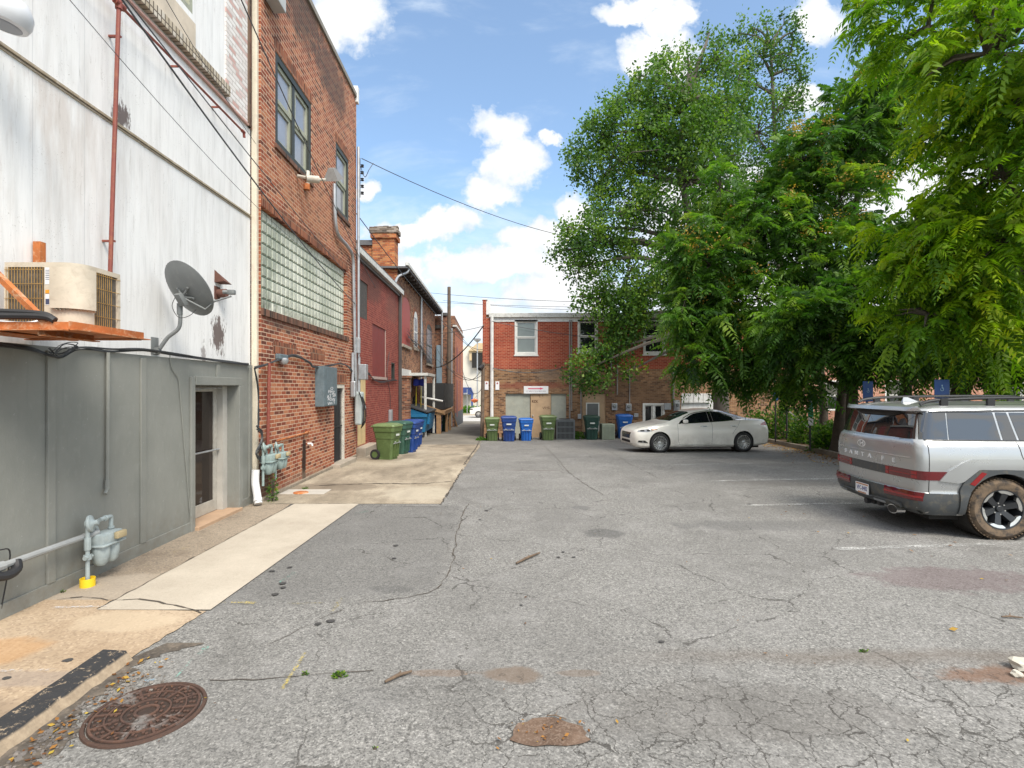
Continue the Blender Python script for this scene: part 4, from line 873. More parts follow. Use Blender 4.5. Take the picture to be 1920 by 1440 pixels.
# things at the far end
lp = thing('street_lamp', 'tall grey street lamp at the far end of the alley', 'street lamp', (-2.45, 57.5, -.8))
mb = MB(); mb.tube([(-2.45, 57.5, -.8), (-2.45, 57.5, 7.2)], [.09, .06], 8); mb.build('pole', M_GALV, lp, True)
mb = MB(); mb.lathe([(.05, 0), (.38, .25), (.42, .42), (0, .5)], Matrix.Translation((-2.45, 57.5, 7.0)), 12); mb.build('lamp_head', M_GALV, lp, True)
hb = thing('hanging_basket', 'orange flower basket hanging by the far street lamp', 'flower basket', (-2.75, 57.3, .6))
mb = MB(); mb.lathe([(.02, .3), (.3, .45), (.42, .62), (0, .8)], Matrix.Translation((-2.75, 57.3, .1)), 10); mb.build('flowers', paint('orange_flowers', (.5, .12, .04), .8, var=.5, scale=12), hb, True)
mb = MB(); mb.tube([(-2.75, 57.3, .88), (-2.5, 57.45, 1.2)], .015, 5); mb.build('hanger', M_BLACK, hb)
sp = thing('sign_post', 'thin grey sign post on the far pavement', 'sign post', (-3.55, 57.2, -.8))
mb = MB(); mb.tube([(-3.55, 57.2, -.8), (-3.55, 57.2, 1.9)], .035, 6); mb.build('post', M_GALV, sp); mb = MB(); mb.box(-3.95, -3.5, 57.15, 57.18, 1.35, 1.5); mb.build('sign_plate', M_GALV, sp)

# ================================================================== THINGS ON THE LEFT WALL
def Tz(x, y, z): return Matrix.Translation((x, y, z))
# red fire pipe
rp = thing('standpipe', 'red oxide iron pipe running up and along the white clad wall', 'pipe', (-4.25, 5.8, 3))
mb = MB(); mb.tube([(-4.22, 5.68, 3.0), (-4.22, 5.82, 6.22)], .022, 10); mb.tube([(-4.22, 5.82, 6.2), (-4.22, 5.82, 6.34)], .036, 10); mb.tube([(-4.22, 5.76, 6.26), (-4.22, 5.90, 6.26)], .034, 10)
mb.tube([(-4.22, 4.6, 6.27), (-4.22, 8.62, 6.22)], .016, 8); mb.tube([(-4.22, 8.6, 6.22), (-4.22, 8.68, 6.22)], .026, 8); mb.tube([(-4.22, 8.66, 6.22), (-4.22, 8.68, 6.14)], .022, 8)
mb.build('pipe', M_RUSTRED, rp, True)
mb = MB()
for z in (3.6, 5.9): mb.box(-4.34, -4.21, 5.73 + (z - 3.6) * .04, 5.76 + (z - 3.6) * .04, z, z + .02)
for y in (6.9, 7.9): mb.box(-4.34, -4.21, y, y + .015, 6.22, 6.245)
mb.build('bracket', M_RUSTRED, rp)
# rusty platform
pf = thing('wall_platform', 'rusty angle iron platform bolted to the white wall under the air conditioner', 'platform', (-3.85, 4.4, 2.45))
mb = MB()
def angle(a, b, w=.07, up=1):
    a = Vector(a); b = Vector(b); d = (b - a).normalized(); s_ = d.cross(Vector((0, 0, 1))).normalized()
    for (p, q) in ((s_ * w, Vector((0, 0, .008))), (s_ * .008, Vector((0, 0, w * up)))):
        v_ = [a, a + p, a + p + q, a + q, b, b + p, b + p + q, b + q]; mb.add(v_, [(0, 1, 2, 3), (7, 6, 5, 4), (0, 4, 5, 1), (1, 5, 6, 2), (2, 6, 7, 3), (3, 7, 4, 0)])
angle((-4.32, 4.04, 2.44), (-3.30, 4.04, 2.44)); angle((-3.30, 4.02, 2.445), (-3.30, 4.86, 2.445)); angle((-4.32, 4.84, 2.44), (-3.30, 4.84, 2.44)); angle((-3.95, 4.05, 2.435), (-3.95, 4.84, 2.435)); angle((-3.52, 4.0, 2.40), (-3.52, 4.55, 2.40), .06)
mb.box(-4.3, -3.32, 4.06, 4.82, 2.452, 2.462)
mb.build('frame', M_RUST, pf)
mb = MB(); a, b = Vector((-3.50, 4.06, 2.50)), Vector((-4.30, 4.02, 3.32)); mb.tube([a, b], .03, 4); mb.build('brace', M_RUST, pf)
mb = MB(); mb.box(-4.32, -4.25, 4.86, 4.92, 2.46, 3.36); mb.build('upright', M_RUST, pf)
# condensing unit
ac = thing('air_conditioner', 'beige outdoor air conditioner with rusty wire guards on the wall platform', 'air conditioner', (-3.85, 4.65, 2.47))
ax0, ax1, ay0, ay1, az0, az1 = -4.10, -3.50, 4.36, 4.83, 2.475, 3.035
r_ = .14; poly = [(ax0, ay1), (ax0, ay0)] + [(ax1 - r_ + r_ * math.sin(q), ay0 + r_ - r_ * math.cos(q)) for q in [math.pi / 2 * k / 8 for k in range(9)]] + [(ax1, ay1)]
fz = lambda a, z, d: Vector((a, z, d))
mb = MB(); mb.prism([(x * .98 - .078, y * .98 + .09) for x, y in poly], fz, az0, az1 - .03); mb.build('coil', paint('dirty_coil', (.10, .085, .07), .8, scale=20, var=.4), ac)
mb = MB(); mb.prism([((x + 3.86) * 1.02 - 3.86, (y - 4.63) * 1.02 + 4.63) for x, y in poly], fz, az1 - .03, az1 + .01); mb.prism([((x + 3.86) * 1.02 - 3.86, (y - 4.63) * 1.02 + 4.63) for x, y in poly], fz, az0 - .01, az0 + .03)
mb.box(ax0 - .01, ax0 + .02, ay0 - .005, ay0 + .03, az0, az1 - .03); mb.box(ax1 - .02, ax1 + .012, ay1 - .03, ay1, az0, az1 - .03)
# curved service panel over the near corner
arc = [(-3.77, ay0 - .012)] + [(ax1 - r_ + (r_ + .014) * math.sin(q), ay0 + r_ - (r_ + .014) * math.cos(q)) for q in [math.pi / 2 * k / 10 for k in range(11)]] + [(ax1 + .014, ay0 + r_ + .02)]
for i in range(len(arc) - 1):
    (x0, y0), (x1, y1) = arc[i], arc[i + 1]; mb.quad((x0, y0, az0), (x1, y1, az0), (x1, y1, az1 - .03), (x0, y0, az1 - .03))
mb.build('casing', M_ACBEIGE, ac, 50)
mb = MB(); arc2 = [(-3.70, ay0 - .045)] + [(ax1 - r_ + (r_ + .045) * math.sin(q), ay0 + r_ - (r_ + .045) * math.cos(q)) for q in [math.pi / 2 * k / 10 for k in range(11)]]
arc2 = [(x, y) for x, y in arc2]
for i in range(len(arc2) - 1):
    (x0, y0), (x1, y1) = arc2[i], arc2[i + 1]; mb.quad((x0, y0, az0 + .185), (x1, y1, az0 + .185), (x1, y1, az1 - .035), (x0, y0, az1 - .035))
    cx_, cy_ = ax1 - r_, ay0 + r_; mb.quad((x0, y0, az0 + .20), (x1, y1, az0 + .17), (x1 + (cx_ - x1) * .35, y1 + (cy_ - y1) * .35, az0 + .17), (x0 + (cx_ - x0) * .35, y0 + (cy_ - y0) * .35, az0 + .20))
mb.quad((-3.70, ay0 - .045, az0 + .185), (-3.70, ay0 - .045, az1 - .035), (-3.70, ay0, az1 - .035), (-3.70, ay0, az0 + .185))
mb.build('service_panel', M_ACBEIGE, ac, 50)
mb = MB()
for k in range(14): x = ax0 + .012 + k * .0235; mb.tube([(x, ay0 - .01, az0 + .02), (x, ay0 - .01, az1 - .03)], .0022, 4)
for z in fr(az0 + .03, az1 - .05, .11): mb.tube([(ax0, ay0 - .013, z), (-3.78, ay0 - .013, z)], .0028, 4)
M_RW = paint('rusty_wire', (.40, .24, .07), .7, var=.3, scale=8); mb.build('wire_guard', M_RW, ac); mb = MB()
for k in range(9): y = ay0 + r_ + .03 + k * .024; mb.tube([(ax1 + .01, y, az0 + .02), (ax1 + .01, y, az1 - .03)], .0022, 4)
for z in fr(az0 + .03, az1 - .05, .11): mb.tube([(ax1 + .013, ay0 + r_ + .03, z), (ax1 + .013, ay1, z)], .0028, 4)
mb.build('wire_guard', paint('rusty_wire', (.40, .24, .07), .7, var=.3, scale=8), ac)
mb = MB(); mb.box(-3.762, -3.71, ay0 - .0145, ay0 - .0135, 2.86, 3.0); mb.box(-3.758, -3.718, ay0 - .0145, ay0 - .0135, 2.69, 2.78); lb_ = mb.build('label_plate', M_SIGNW, ac)
mb = MB(); mb.box(-3.758, -3.718, ay0 - .016, ay0 - .015, 2.785, 2.815); mb.build('label_plate', flat('label_orange', (.7, .3, .02)), ac)
mb = MB(); mb.box(-3.756, -3.720, ay0 - .016, ay0 - .015, 2.695, 2.74)
for k in range(6): mb.box(-3.757, -3.722 + .004 * (k % 3), ay0 - .016, ay0 - .015, 2.90 + k * .015, 2.904 + k * .015)
mb.build('label_print', flat('label_ink', (.05, .06, .12)), ac)
mb = MB(); mb.tube(smooth_path([(-3.74, 4.40, 2.67), (-3.74, 4.35, 2.60), (-3.80, 4.26, 2.53), (-4.0, 4.16, 2.53), (-4.33, 4.05, 2.56)], 5), .014, 8); tag(mb.build('hose', M_GALV, None, True), 'thin grey flexible conduit looping out of the air conditioner', 'conduit')
mb = MB()
for o_, rr_ in ((0, .028), (.035, .02)):
    mb.tube(smooth_path([(-4.34, 3.9, 2.50 + o_), (-4.1, 4.0, 2.56 + o_), (-3.8, 4.02, 2.555 + o_), (-3.5, 4.03, 2.55 + o_ * .6), (-3.42, 4.04, 2.52)], 6), rr_, 8)
tag(mb.build('hose', M_BLACK, None, True), 'black insulated refrigerant hoses lying on the rusty platform', 'hose')
# satellite dish
ds = thing('satellite_dish', 'grey oval satellite dish on a bent pole mount', 'satellite dish', (-4.3, 6.6, 2.45))
n_ = Vector((.30, .74, .54)).normalized(); c_ = P(352, 543, 6.62)
zq = n_.to_track_quat('Z', 'Y').to_matrix().to_4x4(); Md = Matrix.Translation(c_) @ zq
mb = MB(); K = 36; prof = [(.03, -.055), (.12, -.05), (.2, -.036), (.27, -.012), (.325, .018), (.335, .022), (.335, .030), (.325, .030), (.27, .0), (.2, -.024), (.12, -.04), (.03, -.045)]
mb.lathe(prof, Md @ Matrix.Scale(1.02, 4, (1, 0, 0)) @ Matrix.Scale(1.12, 4, (0, 1, 0)), K); mb.lathe([(.0, -.055), (.03, -.055)], Md, K); mb.lathe([(.0, -.045), (.03, -.045)], Md, K)
M_DISH = paint('dish_grey', (.165, .175, .175), .45, var=.08, dirt=(.25, .25, .24), scale=4); mb.build('reflector', M_DISH, ds, 50)
foot = Vector((-4.33, 6.60, 2.48)); el = P(338, 610, 6.62); bk = c_ - n_ * .08 + Vector((-.01, .0, -.06))
mb = MB(); mb.tube(smooth_path([foot + Vector((.06, 0, .02)), foot.lerp(el, .5), el - Vector((.03, 0, .05)), el + Vector((0, 0, .06)), P(337, 570, 6.62)], 5), .024, 10); mb.build('mast', M_DISH, ds, True)
mb = MB(); mb.box(-4.338, -4.33, 6.53, 6.67, 2.42, 2.64, 0, None, .002); mb.tube([(-4.31, 6.57, 2.47), (-4.31, 6.63, 2.47)], .045, 12); mb.build('wall_bracket', M_DISH, ds, 40)
mb = MB(); e0 = P(337, 590, 6.62)
mb.tube([e0, e0 + Vector((0, 0, .14))], .034, 10); mb.box(-.05, .05, -.10, .06, -.03, .03, 0, Matrix.Translation(bk - n_ * .03) @ zq, .008)
for sx in (-1, 1):
    for sy in (-1, 1): mb.tube([bk, c_ + zq.to_3x3() @ Vector((sx * .09, sy * .07 - .03, -.045))], .012, 6); mb.tube([c_ + zq.to_3x3() @ Vector((sx * .09, sy * .07 - .03, -.05)), c_ + zq.to_3x3() @ Vector((sx * .09, sy * .07 - .03, -.075))], .016, 6)
mb.build('mounting_plate', M_DISH, ds, 40)
mb = MB(); lnb = P(434, 548, 6.75); arm0 = c_ + zq.to_3x3() @ Vector((0, -.30, 0)); q0 = P(385, 580, 6.62)
mb.tube([bk, q0, P(402, 565, 6.68), lnb + Vector((0, 0, -.05))], .012, 8); mb.box(-.045, .045, -.03, .03, -.03, .03, 0, Matrix.Translation(lnb), .008); mb.tube([lnb + Vector((-.02, 0, 0)), lnb + Vector((-.10, -.02, .0))], .026, 8); mb.build('feed_arm', M_DISH, ds, 40)
mb = MB(); mb.tube(smooth_path([P(328, 558, 6.58), P(323, 575, 6.55), P(335, 595, 6.55), P(355, 592, 6.5), P(368, 580, 6.55)], 6), .004, 5); mb.build('lead', M_BLACK, ds)
# little rusty vents
for (y, l, k) in ((525, 'rusty triangular vent hood, upper of two on the white wall', 0), (550, 'rusty round vent stub, lower of two on the white wall', 1)):
    c = WX.at(408, y); mb = MB(); a = c.y; z = c.z
    if k == 0: mb.add([WX.pt(a - .09, z + .14, .0), WX.pt(a - .09, z - .05, 0), WX.pt(a + .09, z - .05, 0), WX.pt(a + .12, z - .05, .16), WX.pt(a - .08, z - .03, .15), WX.pt(a + .06, z + .05, .02)], [(0, 1, 4), (0, 4, 3), (0, 3, 5), (1, 2, 3, 4), (0, 5, 2, 1), (5, 3, 2)])
    else: mb.tube([WX.pt(a, z, .0), WX.pt(a, z, .14)], .065, 12); WX.box(mb, a - .1, a + .06, z - .1, z + .1, .0, .01)
    tag(mb.build('wall_vent', paint('rust_brown', (.12, .05, .035), .8, scale=10), None, 40), l, 'vent')
# dusk lamp at the top-left
lm = thing('wall_lamp', 'round white wall lamp high on the clad wall at the top left', 'lamp', (-4.2, 4.2, 5))
c = P(6, 8, 4.25); mb = MB(); mb.lathe([(.0, .0), (.12, .0), (.155, .01), (.175, .05), (.18, .12), (.15, .2), (.05, .26)], Matrix.Translation(c - Vector((0, 0, .17))) @ Matrix.Rotation(.15, 4, 'Y'), 24); mb.build('shade', flat('lamp_white', (.62, .63, .65), .3), lm, 40)
mb = MB(); mb.lathe([(.0, -.004), (.10, -.004), (.12, -.0005)], Matrix.Translation(c - Vector((0, 0, .17))) @ Matrix.Rotation(.15, 4, 'Y'), 24); mb.build('lens', flat('lamp_lens', (.2, .21, .23), .2), lm)
mb = MB(); mb.tube([c + Vector((0, 0, .05)), (-4.34, c.y, c.z + .1)], .03, 8); mb.build('bracket', M_GALV, lm, True)
# conduit drop and big horizontal pipe on the grey boards
mb = MB(); mb.tube([(-4.272, 5.73, 2.39), (-4.272, 5.72, .92), (-4.25, 5.66, .86)], .019, 8); mb.tube([(-4.272, 5.72, 1.0), (-4.27, 5.715, .9)], .027, 8)
tag(mb.build('riser_pipe', M_GREY, None, True), 'vertical grey painted pipe rising from the near gas meter', 'pipe')
mb = MB(); mb.tube([(-4.20, 5.32, .50), (-4.20, 4.46, .50), (-4.20, 4.30, .50)], .030, 10); mb.tube([(-4.20, 4.44, .5), (-4.20, 4.36, .5)], .042, 10); mb.tube([(-4.2, 5.3, .5), (-4.14, 5.42, .52)], .035, 10)
tag(mb.build('gas_pipe', paint('grey_pipe_paint', (.30, .31, .31), .5), None, True), 'fat horizontal grey gas pipe low on the grey boards', 'pipe')
mb = MB(); mb.tube(smooth_path([(-4.2, 4.30, .46), (-4.16, 4.42, .42), (-4.16, 4.52, .44), (-4.2, 4.56, .5)], 4), .04, 10); mb.tube(smooth_path([(-4.28, 4.3, .6), (-4.2, 4.42, .64), (-4.25, 4.56, .55), (-4.29, 4.52, .1)], 5), .006, 5)
tag(mb.build('hose', M_BLACK, None, True), 'short black hose coiled under the fat grey pipe', 'hose')
mb = MB(); mb.tube(smooth_path([WX.at(318, 662, .05), WX.at(322, 690, .05), WX.at(333, 708, .05), WX.at(336, 720, .05)], 4) + [WX.pt(7.30, .1, .05)], .006, 5)
tag(mb.build('wire', M_GREY, None), 'thin grey wire running down beside the glass door', 'wire')
# gas meters
def gas_meter(name, label, o, M, s=1.0, mat=M_METER, cap=True, yel=False):
    g = thing(name, label, 'gas meter', o)
    B = lambda x, y, z: Vector(o) + Vector((x, y, z)) * s
    mb = MB()
    # y runs along the wall, x out from it; two bellies under a square head
    for dy in (.09, .26):
        mb.lathe([(.0, .0), (.045, .008), (.075, .05), (.09, .14), (.092, .24), (.085, .26)], Matrix.Translation(B(.02, dy, .08)) @ Matrix.Scale(s, 4) @ Matrix.Scale(1.2, 4, (1, 0, 0)), 16)
    q = [B(-.09, -.01, .33), B(.13, .36, .50)]; mb.box(q[0].x, q[1].x, q[0].y, q[1].y, q[0].z, q[1].z, 0, None, .03 * s)
    q = [B(-.11, -.03, .34), B(.15, .38, .365)]; mb.box(q[0].x, q[1].x, q[0].y, q[1].y, q[0].z, q[1].z, 0, None, .006)
    mb.build('body', mat, g, 40)
    mb = MB(); q = [B(.13, .17, .40), B(.19, .34, .49)]; mb.box(q[0].x, q[1].x, q[0].y, q[1].y, q[0].z, q[1].z, 0, None, .015 * s); mb.build('index_box', paint('tan_index', (.42, .34, .2), .6), g, 40)
    mb = MB(); t_ = .026 * s
    mb.tube([B(0, .30, .50), B(0, .30, .60)] , t_, 10); mb.tube(smooth_path([B(0, .30, .58), B(0, .30, .655), B(0, .26, .67), B(0, .10, .67)], 4), t_, 10); mb.tube([B(0, .30, .51), B(0, .30, .535)], t_ * 1.5, 8); mb.tube([B(0, .18, .67), B(0, .21, .67)], t_ * 1.35, 10)
    mb.tube([B(0, -.10, -.12), B(0, -.10, .62)], t_ * .95, 10); mb.tube([B(0, -.10, .22), B(0, -.10, .28)], t_ * 1.8, 8); mb.tube([B(0, -.10, .34), B(0, -.10, .49)], t_ * 1.45, 10); mb.tube([B(.01, -.16, .25), B(.01, -.05, .25)], t_ * 1.1, 8)
    mb.tube(smooth_path([B(0, .05, .50), B(0, .05, .57), B(0, .0, .62), B(0, -.06, .64)], 4), t_ * .9, 10)
    mb.build('pipework', mat, g, True)
    mb = MB(); Mq = Matrix.Translation(B(.0, -.06, .66)) @ Matrix.Rotation(R(80), 4, 'Y') @ Matrix.Rotation(R(-20), 4, 'X') @ Matrix.Scale(s, 4)
    mb.lathe([(.0, -.05), (.05, -.045), (.06, -.02), (.105, -.01), (.11, .005), (.105, .02), (.06, .03), (.035, .05), (.035, .09), (0, .095)], Mq, 18); mb.build('regulator', mat, g, 40)
    return g
gas_meter('gas_meter', 'blue grey gas meter on the grey boards with a yellow collar below', (-4.15, 5.37, .10), None, .80)
mb = MB(); mb.lathe([(.062, .0), (.066, .0), (.066, .085), (.060, .085), (.058, .03), (0, .03)], Tz(-4.15, 5.29, .005), 24); tag(mb.build('pipe_collar', M_YEL, None, 40), 'bright yellow plastic collar where the gas pipe enters the ground', 'pipe collar')
gas_meter('gas_meter', 'green grey gas meter, nearer of two on the brick wall', (-4.07, 9.12, .42), None, .84, M_METERG)
gas_meter('gas_meter', 'green grey gas meter, farther of two on the brick wall', (-4.07, 9.62, .44), None, .76, M_METERG)
mb = MB(); mb.tube([(-4.1, 9.35, 2.45), (-4.12, 9.32, .85), (-4.1, 9.36, .7)], .03, 8); tag(mb.build('riser_pipe', M_RUSTRED, None, True), 'dark red pipe beside the cream corner board on the brick', 'pipe')
mb = MB(); mb.tube([BX.at(520, 826, .03), BX.at(576, 811, .03)], .014, 8); mb.tube([BX.at(574, 811, .03), BX.at(579, 810, .03)], .03, 8); tag(mb.build('wall_pipe', M_RUST, None, True), 'thin rusty pipe on the brick above the damp stain', 'pipe')
c = BX.at(577, 832); mb = MB(); mb.tube(smooth_path([c, c + Vector((.08, 0, 0)), c + Vector((.10, 0, -.05))], 4), .022, 10); tag(mb.build('pipe_stub', flat('white_pvc', (.72, .72, .72)), None, True), 'short white plastic pipe stub above the damp stain', 'pipe')
# cables fixed along the walls
cabm = M_CABLE
def bundle(label, pl, pts, n=4, spread=.022, r=.009, d=.05, seed=1, name='cable_bundle'):
    rr = random.Random(seed); mb = MB()
    for k in range(n):
        q = [pl.at(x + rr.uniform(-1, 1), y, d + rr.uniform(-.02, .02)) + Vector((0, 0, rr.uniform(-spread, spread))) for x, y in pts]
        mb.tube(smooth_path(q, 5), r * rr.uniform(.6, 1.3), 5)
    return tag(mb.build(name, cabm, None, 60), label, 'cable')
bundle('long sagging cable bundle along the top of the grey boards', WX, [(-60, 640), (0, 645), (60, 655), (110, 668), (150, 652), (210, 657), (270, 656), (330, 665), (390, 674), (440, 680), (466, 683)], 7, .018, .008, .06, 3)
bundle('coils of loose wire hanging under the rusty platform', WX, [(92, 655), (112, 664), (132, 656), (146, 648), (120, 648), (100, 662)], 5, .03, .005, .12, 9)
bundle('black cable bundle across the brick wall above the grey box', BX, [(478, 690), (500, 684), (520, 676), (545, 667), (562, 670), (580, 680), (590, 688), (620, 685), (640, 682), (655, 690), (664, 706), (668, 722)], 6, .02, .011, .07, 4)
bundle('black cable dropping beside the corner to the gas meters', BX, [(477, 690), (484, 730), (485, 780), (484, 810)], 2, .01, .011, .07, 5)
bundle('cables drooping across the red painted wall', RX, [(674, 694), (690, 700), (702, 712), (716, 716), (735, 713), (744, 713)], 4, .03, .012, .06, 6)
bundle('thin wire trailing down the red painted wall', RX, [(730, 660), (726, 700), (732, 740), (731, 790)], 2, .01, .008, .05, 7)
bundle('tangle of service cables on the old tan brick', TX, [(765, 625), (778, 640), (790, 652), (800, 668), (812, 676)], 7, .25, .014, .12, 8)
bundle('black cable tangle coiled above the gas meters', BX, [(482, 800), (492, 812), (488, 835), (480, 850), (490, 862)], 4, .05, .012, .09, 12)
# bulkhead lamp under the cables
bl_ = thing('bulkhead_lamp', 'small grey lamp under the cables on the brick wall', 'lamp', BX.at(523, 682))
c = BX.at(523, 680); mb = MB(); mb.box(c.x, c.x + .1, c.y - .18, c.y + .2, c.z + .06, c.z + .16, 0, None, .015); mb.build('housing', M_BOX, bl_)
mb = MB(); mb.lathe([(.0, 0), (.05, .01), (.085, .05), (.09, .1), (.05, .13)], Matrix.Translation(c + Vector((.09, 0, -.04))), 14); mb.build('globe', M_GALV, bl_, True)
# blue grey cabinet with chalk writing
cbn = thing('utility_cabinet', 'blue grey steel cabinet with white scribble on the brick wall', 'electrical box', BX.pt(12.4, 1.6, 0))
mb = MB(); BX.box(mb, 11.94, 12.86, 1.58, 2.50, .0, .21, 0, .008); hb_ = mb.build('housing', M_BOX, cbn)
mb = MB(); BX.box(mb, 11.95, 12.85, 1.60, 2.49, .212, .222, 0, .003); cd_ = mb.build('door', M_BOX, cbn)
mb = MB()
for k, s_ in enumerate(('O', 'FMZ', 'AT SB', 'ASW', 'Vm T')): text_mb(mb, s_, BX.M(12.42 + (.03 if k == 0 else 0), 1.99 - k * .085, .223) @ Matrix.Rotation(.06 * (-1) ** k, 4, 'Z'), .105, .0008, sx=2.4)
mb.build('writing', flat('chalk_white', (.7, .7, .72)), cbn)
# corner conduits and the electricity meter
cp = thing('service_conduit', 'galvanised service conduits climbing the far corner of the tall brick building', 'conduit', (-4.1, 15.1, 1))
mb = MB(); mb.tube(smooth_path([BX.at(627, 345, .08), BX.at(628, 400, .08), BX.at(633, 438, .08), BX.at(650, 460, .08), BX.at(661, 480, .08), BX.at(663, 520, .08)], 5) + [BX.pt(15.05, 1.75, .08)], .045, 8)
mb.tube([BX.pt(15.25, 2.9, .1), BX.pt(15.25, 9.0, .1)], .04, 8); mb.tube([BX.pt(15.28, 1.4, .1), BX.pt(15.28, 2.9, .1)], .05, 8); mb.tube([BX.pt(14.75, 3.0, .07), BX.pt(14.75, 1.75, .07)], .045, 8)
mb.build('pipe', M_GALV, cp, True)
mb = MB(); BX.box(mb, 14.98, 15.12, 3.0, 3.45, .02, .2, 0, .02); BX.box(mb, 14.68, 14.84, 1.75, 2.2, .02, .16, 0, .03); BX.box(mb, 15.2, 15.5, 2.25, 2.7, .1, .32, 0, .02); mb.build('junction_box', M_GALV, cp)
em = thing('electric_meter', 'long grey electricity meter can by the barred door', 'meter', BX.pt(15.1, 1.3, 0))
mb = MB(); BX.box(mb, 14.95, 15.3, .95, 1.9, .06, .26, 0, .05); mb.build('housing', paint('meter_can', (.38, .43, .43), .5, dirt=(.5, .5, .48), scale=5), em); mb = MB(); mb.lathe([(.09, 0), (.09, .05), (0, .1)], BX.M(15.12, 1.45, .26), 14); mb.build('dial', M_GALV, em, True)
mb = MB()
for k in range(4): mb.tube(smooth_path([BX.pt(14.9 + .05 * k, 1.9, .2), BX.pt(14.85 + .1 * k, 1.5, .33), BX.pt(14.95 + .1 * k, 1.05, .30), BX.pt(15.15, .85, .2)], 5), .012, 5)
mb.build('lead', M_BLACK, em)
fv = thing('meter_base', 'small white meter socket on the red painted wall', 'meter', RX.pt(20.9, .6, 0)); mb = MB(); RX.box(mb, 20.75, 21.05, .5, 1.15, .0, .12, 0, .02); mb.build('housing', M_GALV, fv)
# flood light on its bracket
fl = thing('flood_light', 'weathered flood light on a bracket between the upper windows', 'lamp', BX.pt(11.9, 6.5, 0))
c0 = BX.at(577, 336, .05); c1 = BX.at(598, 333, .45); mb = MB(); mb.tube([BX.at(577, 322, .0), BX.at(576, 350, .03)], .05, 8); mb.tube([BX.at(558, 330, .02), BX.at(574, 333, .2)], .035, 8); mb.tube([BX.at(574, 335, .2), BX.at(598, 337, .42)], .075, 12); mb.tube([BX.at(598, 337, .42), BX.at(611, 337, .55)], .03, 8); mb.build('bracket', paint('old_cream_metal', (.5, .47, .4), .5, dirt=(.35, .16, .06), scale=6), fl, 40)
c = BX.at(624, 330, .6); mb = MB(); q = Matrix.Translation(c) @ Matrix.Rotation(.5, 4, 'X') @ Matrix.Scale(.8, 4)
mb.add([q @ Vector(p) for p in ((-.2, -.28, -.1), (.2, -.28, -.1), (.2, .28, -.1), (-.2, .28, -.1), (-.07, -.1, .2), (.07, -.1, .2), (.07, .1, .2), (-.07, .1, .2))], [(3, 2, 1, 0), (4, 5, 6, 7), (0, 1, 5, 4), (1, 2, 6, 5), (2, 3, 7, 6), (3, 0, 4, 7)]); mb.build('lamp_head', paint('weathered_lamp', (.20, .19, .18), .6, dirt=(.1, .08, .07), scale=6), fl)
mb = MB(); mb.tube([BX.at(575, 345, .05), BX.at(575, 356, .05)], .07, 10); mb.build('photocell', M_RUST, fl, True)
# camera/spotlight box at the very top of the brick building
sb_ = thing('wall_cabinet', 'grey metal box fixed at the top of the brick wall', 'box', BX.pt(9.9, 8.9, 0)); mb = MB(); BX.box(mb, 9.30, 9.72, 8.93, 9.7, .02, .25, 0, .012); mb.build('housing', paint('pale_grey_steel', (.42, .43, .42), .5), sb_); mb = MB(); BX.box(mb, 9.245, 9.30, 9.0, 9.5, .03, .12, 0, .008); mb.build('hinge_plate', M_BLACK, sb_)
# insulators
isl = thing('insulator_rack', 'rack of dark insulators on the far corner of the tall brick building', 'insulator', BX.pt(15.4, 8.2, 0))
mb = MB(); mb.tube([BX.pt(15.42, 7.6, .1), BX.pt(15.42, 8.75, .1)], .012, 6)
for z in (7.75, 7.95, 8.15, 8.35, 8.55): mb.lathe([(.03, -.04), (.055, -.03), (.03, 0), (.055, .03), (.03, .04)], Tz(-4.05, 15.48, z), 8)
mb.build('insulator', M_BLACK, isl, True)
# overhead wires
def wire(label, pts, r, sag=0.0, n=14):
    mb = MB()
    if len(pts) == 2:
        a, b = Vector(pts[0]), Vector(pts[1]); pts = [a.lerp(b, i / n) - Vector((0, 0, sag * 4 * (i / n) * (1 - i / n))) for i in range(n + 1)]
    mb.tube(pts, r, 5); return tag(mb.build('overhead_wire', cabm, None, 60), label, 'cable')
wire('thick black overhead cable slanting down across the white wall to the corner conduits', [P(215, -20, 5.2), P(668, 572, 15.0)], .012, .18)
wire('second thick overhead cable just below the first on the white wall', [P(222, -20, 5.1), P(655, 520, 14.6)], .008, .05)
wire('thin wire crossing the white wall from the top edge down to the glass blocks', [P(118, -15, 4.9), P(650, 520, 14.6)], .004, .35)
wire('thin black wire passing in front of the tall brick building windows', [P(448, -10, 6.5), P(735, 590, 24)], .009, .3)
wire('thin grey wire high across the white wall beside the upper window', [P(300, -20, 5.5), P(480, 270, 9)], .004, .05)
wire('long wire crossing the open sky from the insulators to the big tree', [P(678, 297, 15.5), P(1100, 450, 26)], .012, .35)
wire('black drip loop below the insulators against the sky', smooth_path([P(676, 312, 15.5), P(684, 332, 15.4), P(692, 318, 15.3), P(700, 306, 15.5)], 5), .010)
wire('sloping wire joining the tall brick building to the alley cables', [P(668, 400, 15.4), P(905, 668, 36)], .014, .5)
wire('highest of the wires strung above the back building gutter', [P(690, 535, 34), P(1200, 568, 24)], .012, .25)
wire('middle of the wires strung above the back building gutter', [P(690, 556, 34), P(1220, 576, 24)], .010, .2)
wire('lowest of the wires strung above the back building gutter', [P(830, 563, 34), P(1230, 582, 25)], .010, .2)
wire('wire sagging in front of the two upper windows of the back building', [P(922, 602, 25.2), P(1300, 640, 24.8)], .014, .3)
wire('cable sagging along the joint between red and tan brick', [P(924, 690, 25.4), P(1062, 688, 25.4)], .020, .25)
wire('black cable crossing the alley gap diagonally to the brick corner', [P(812, 690, 36), P(907, 610, 25.5)], .03, .5)
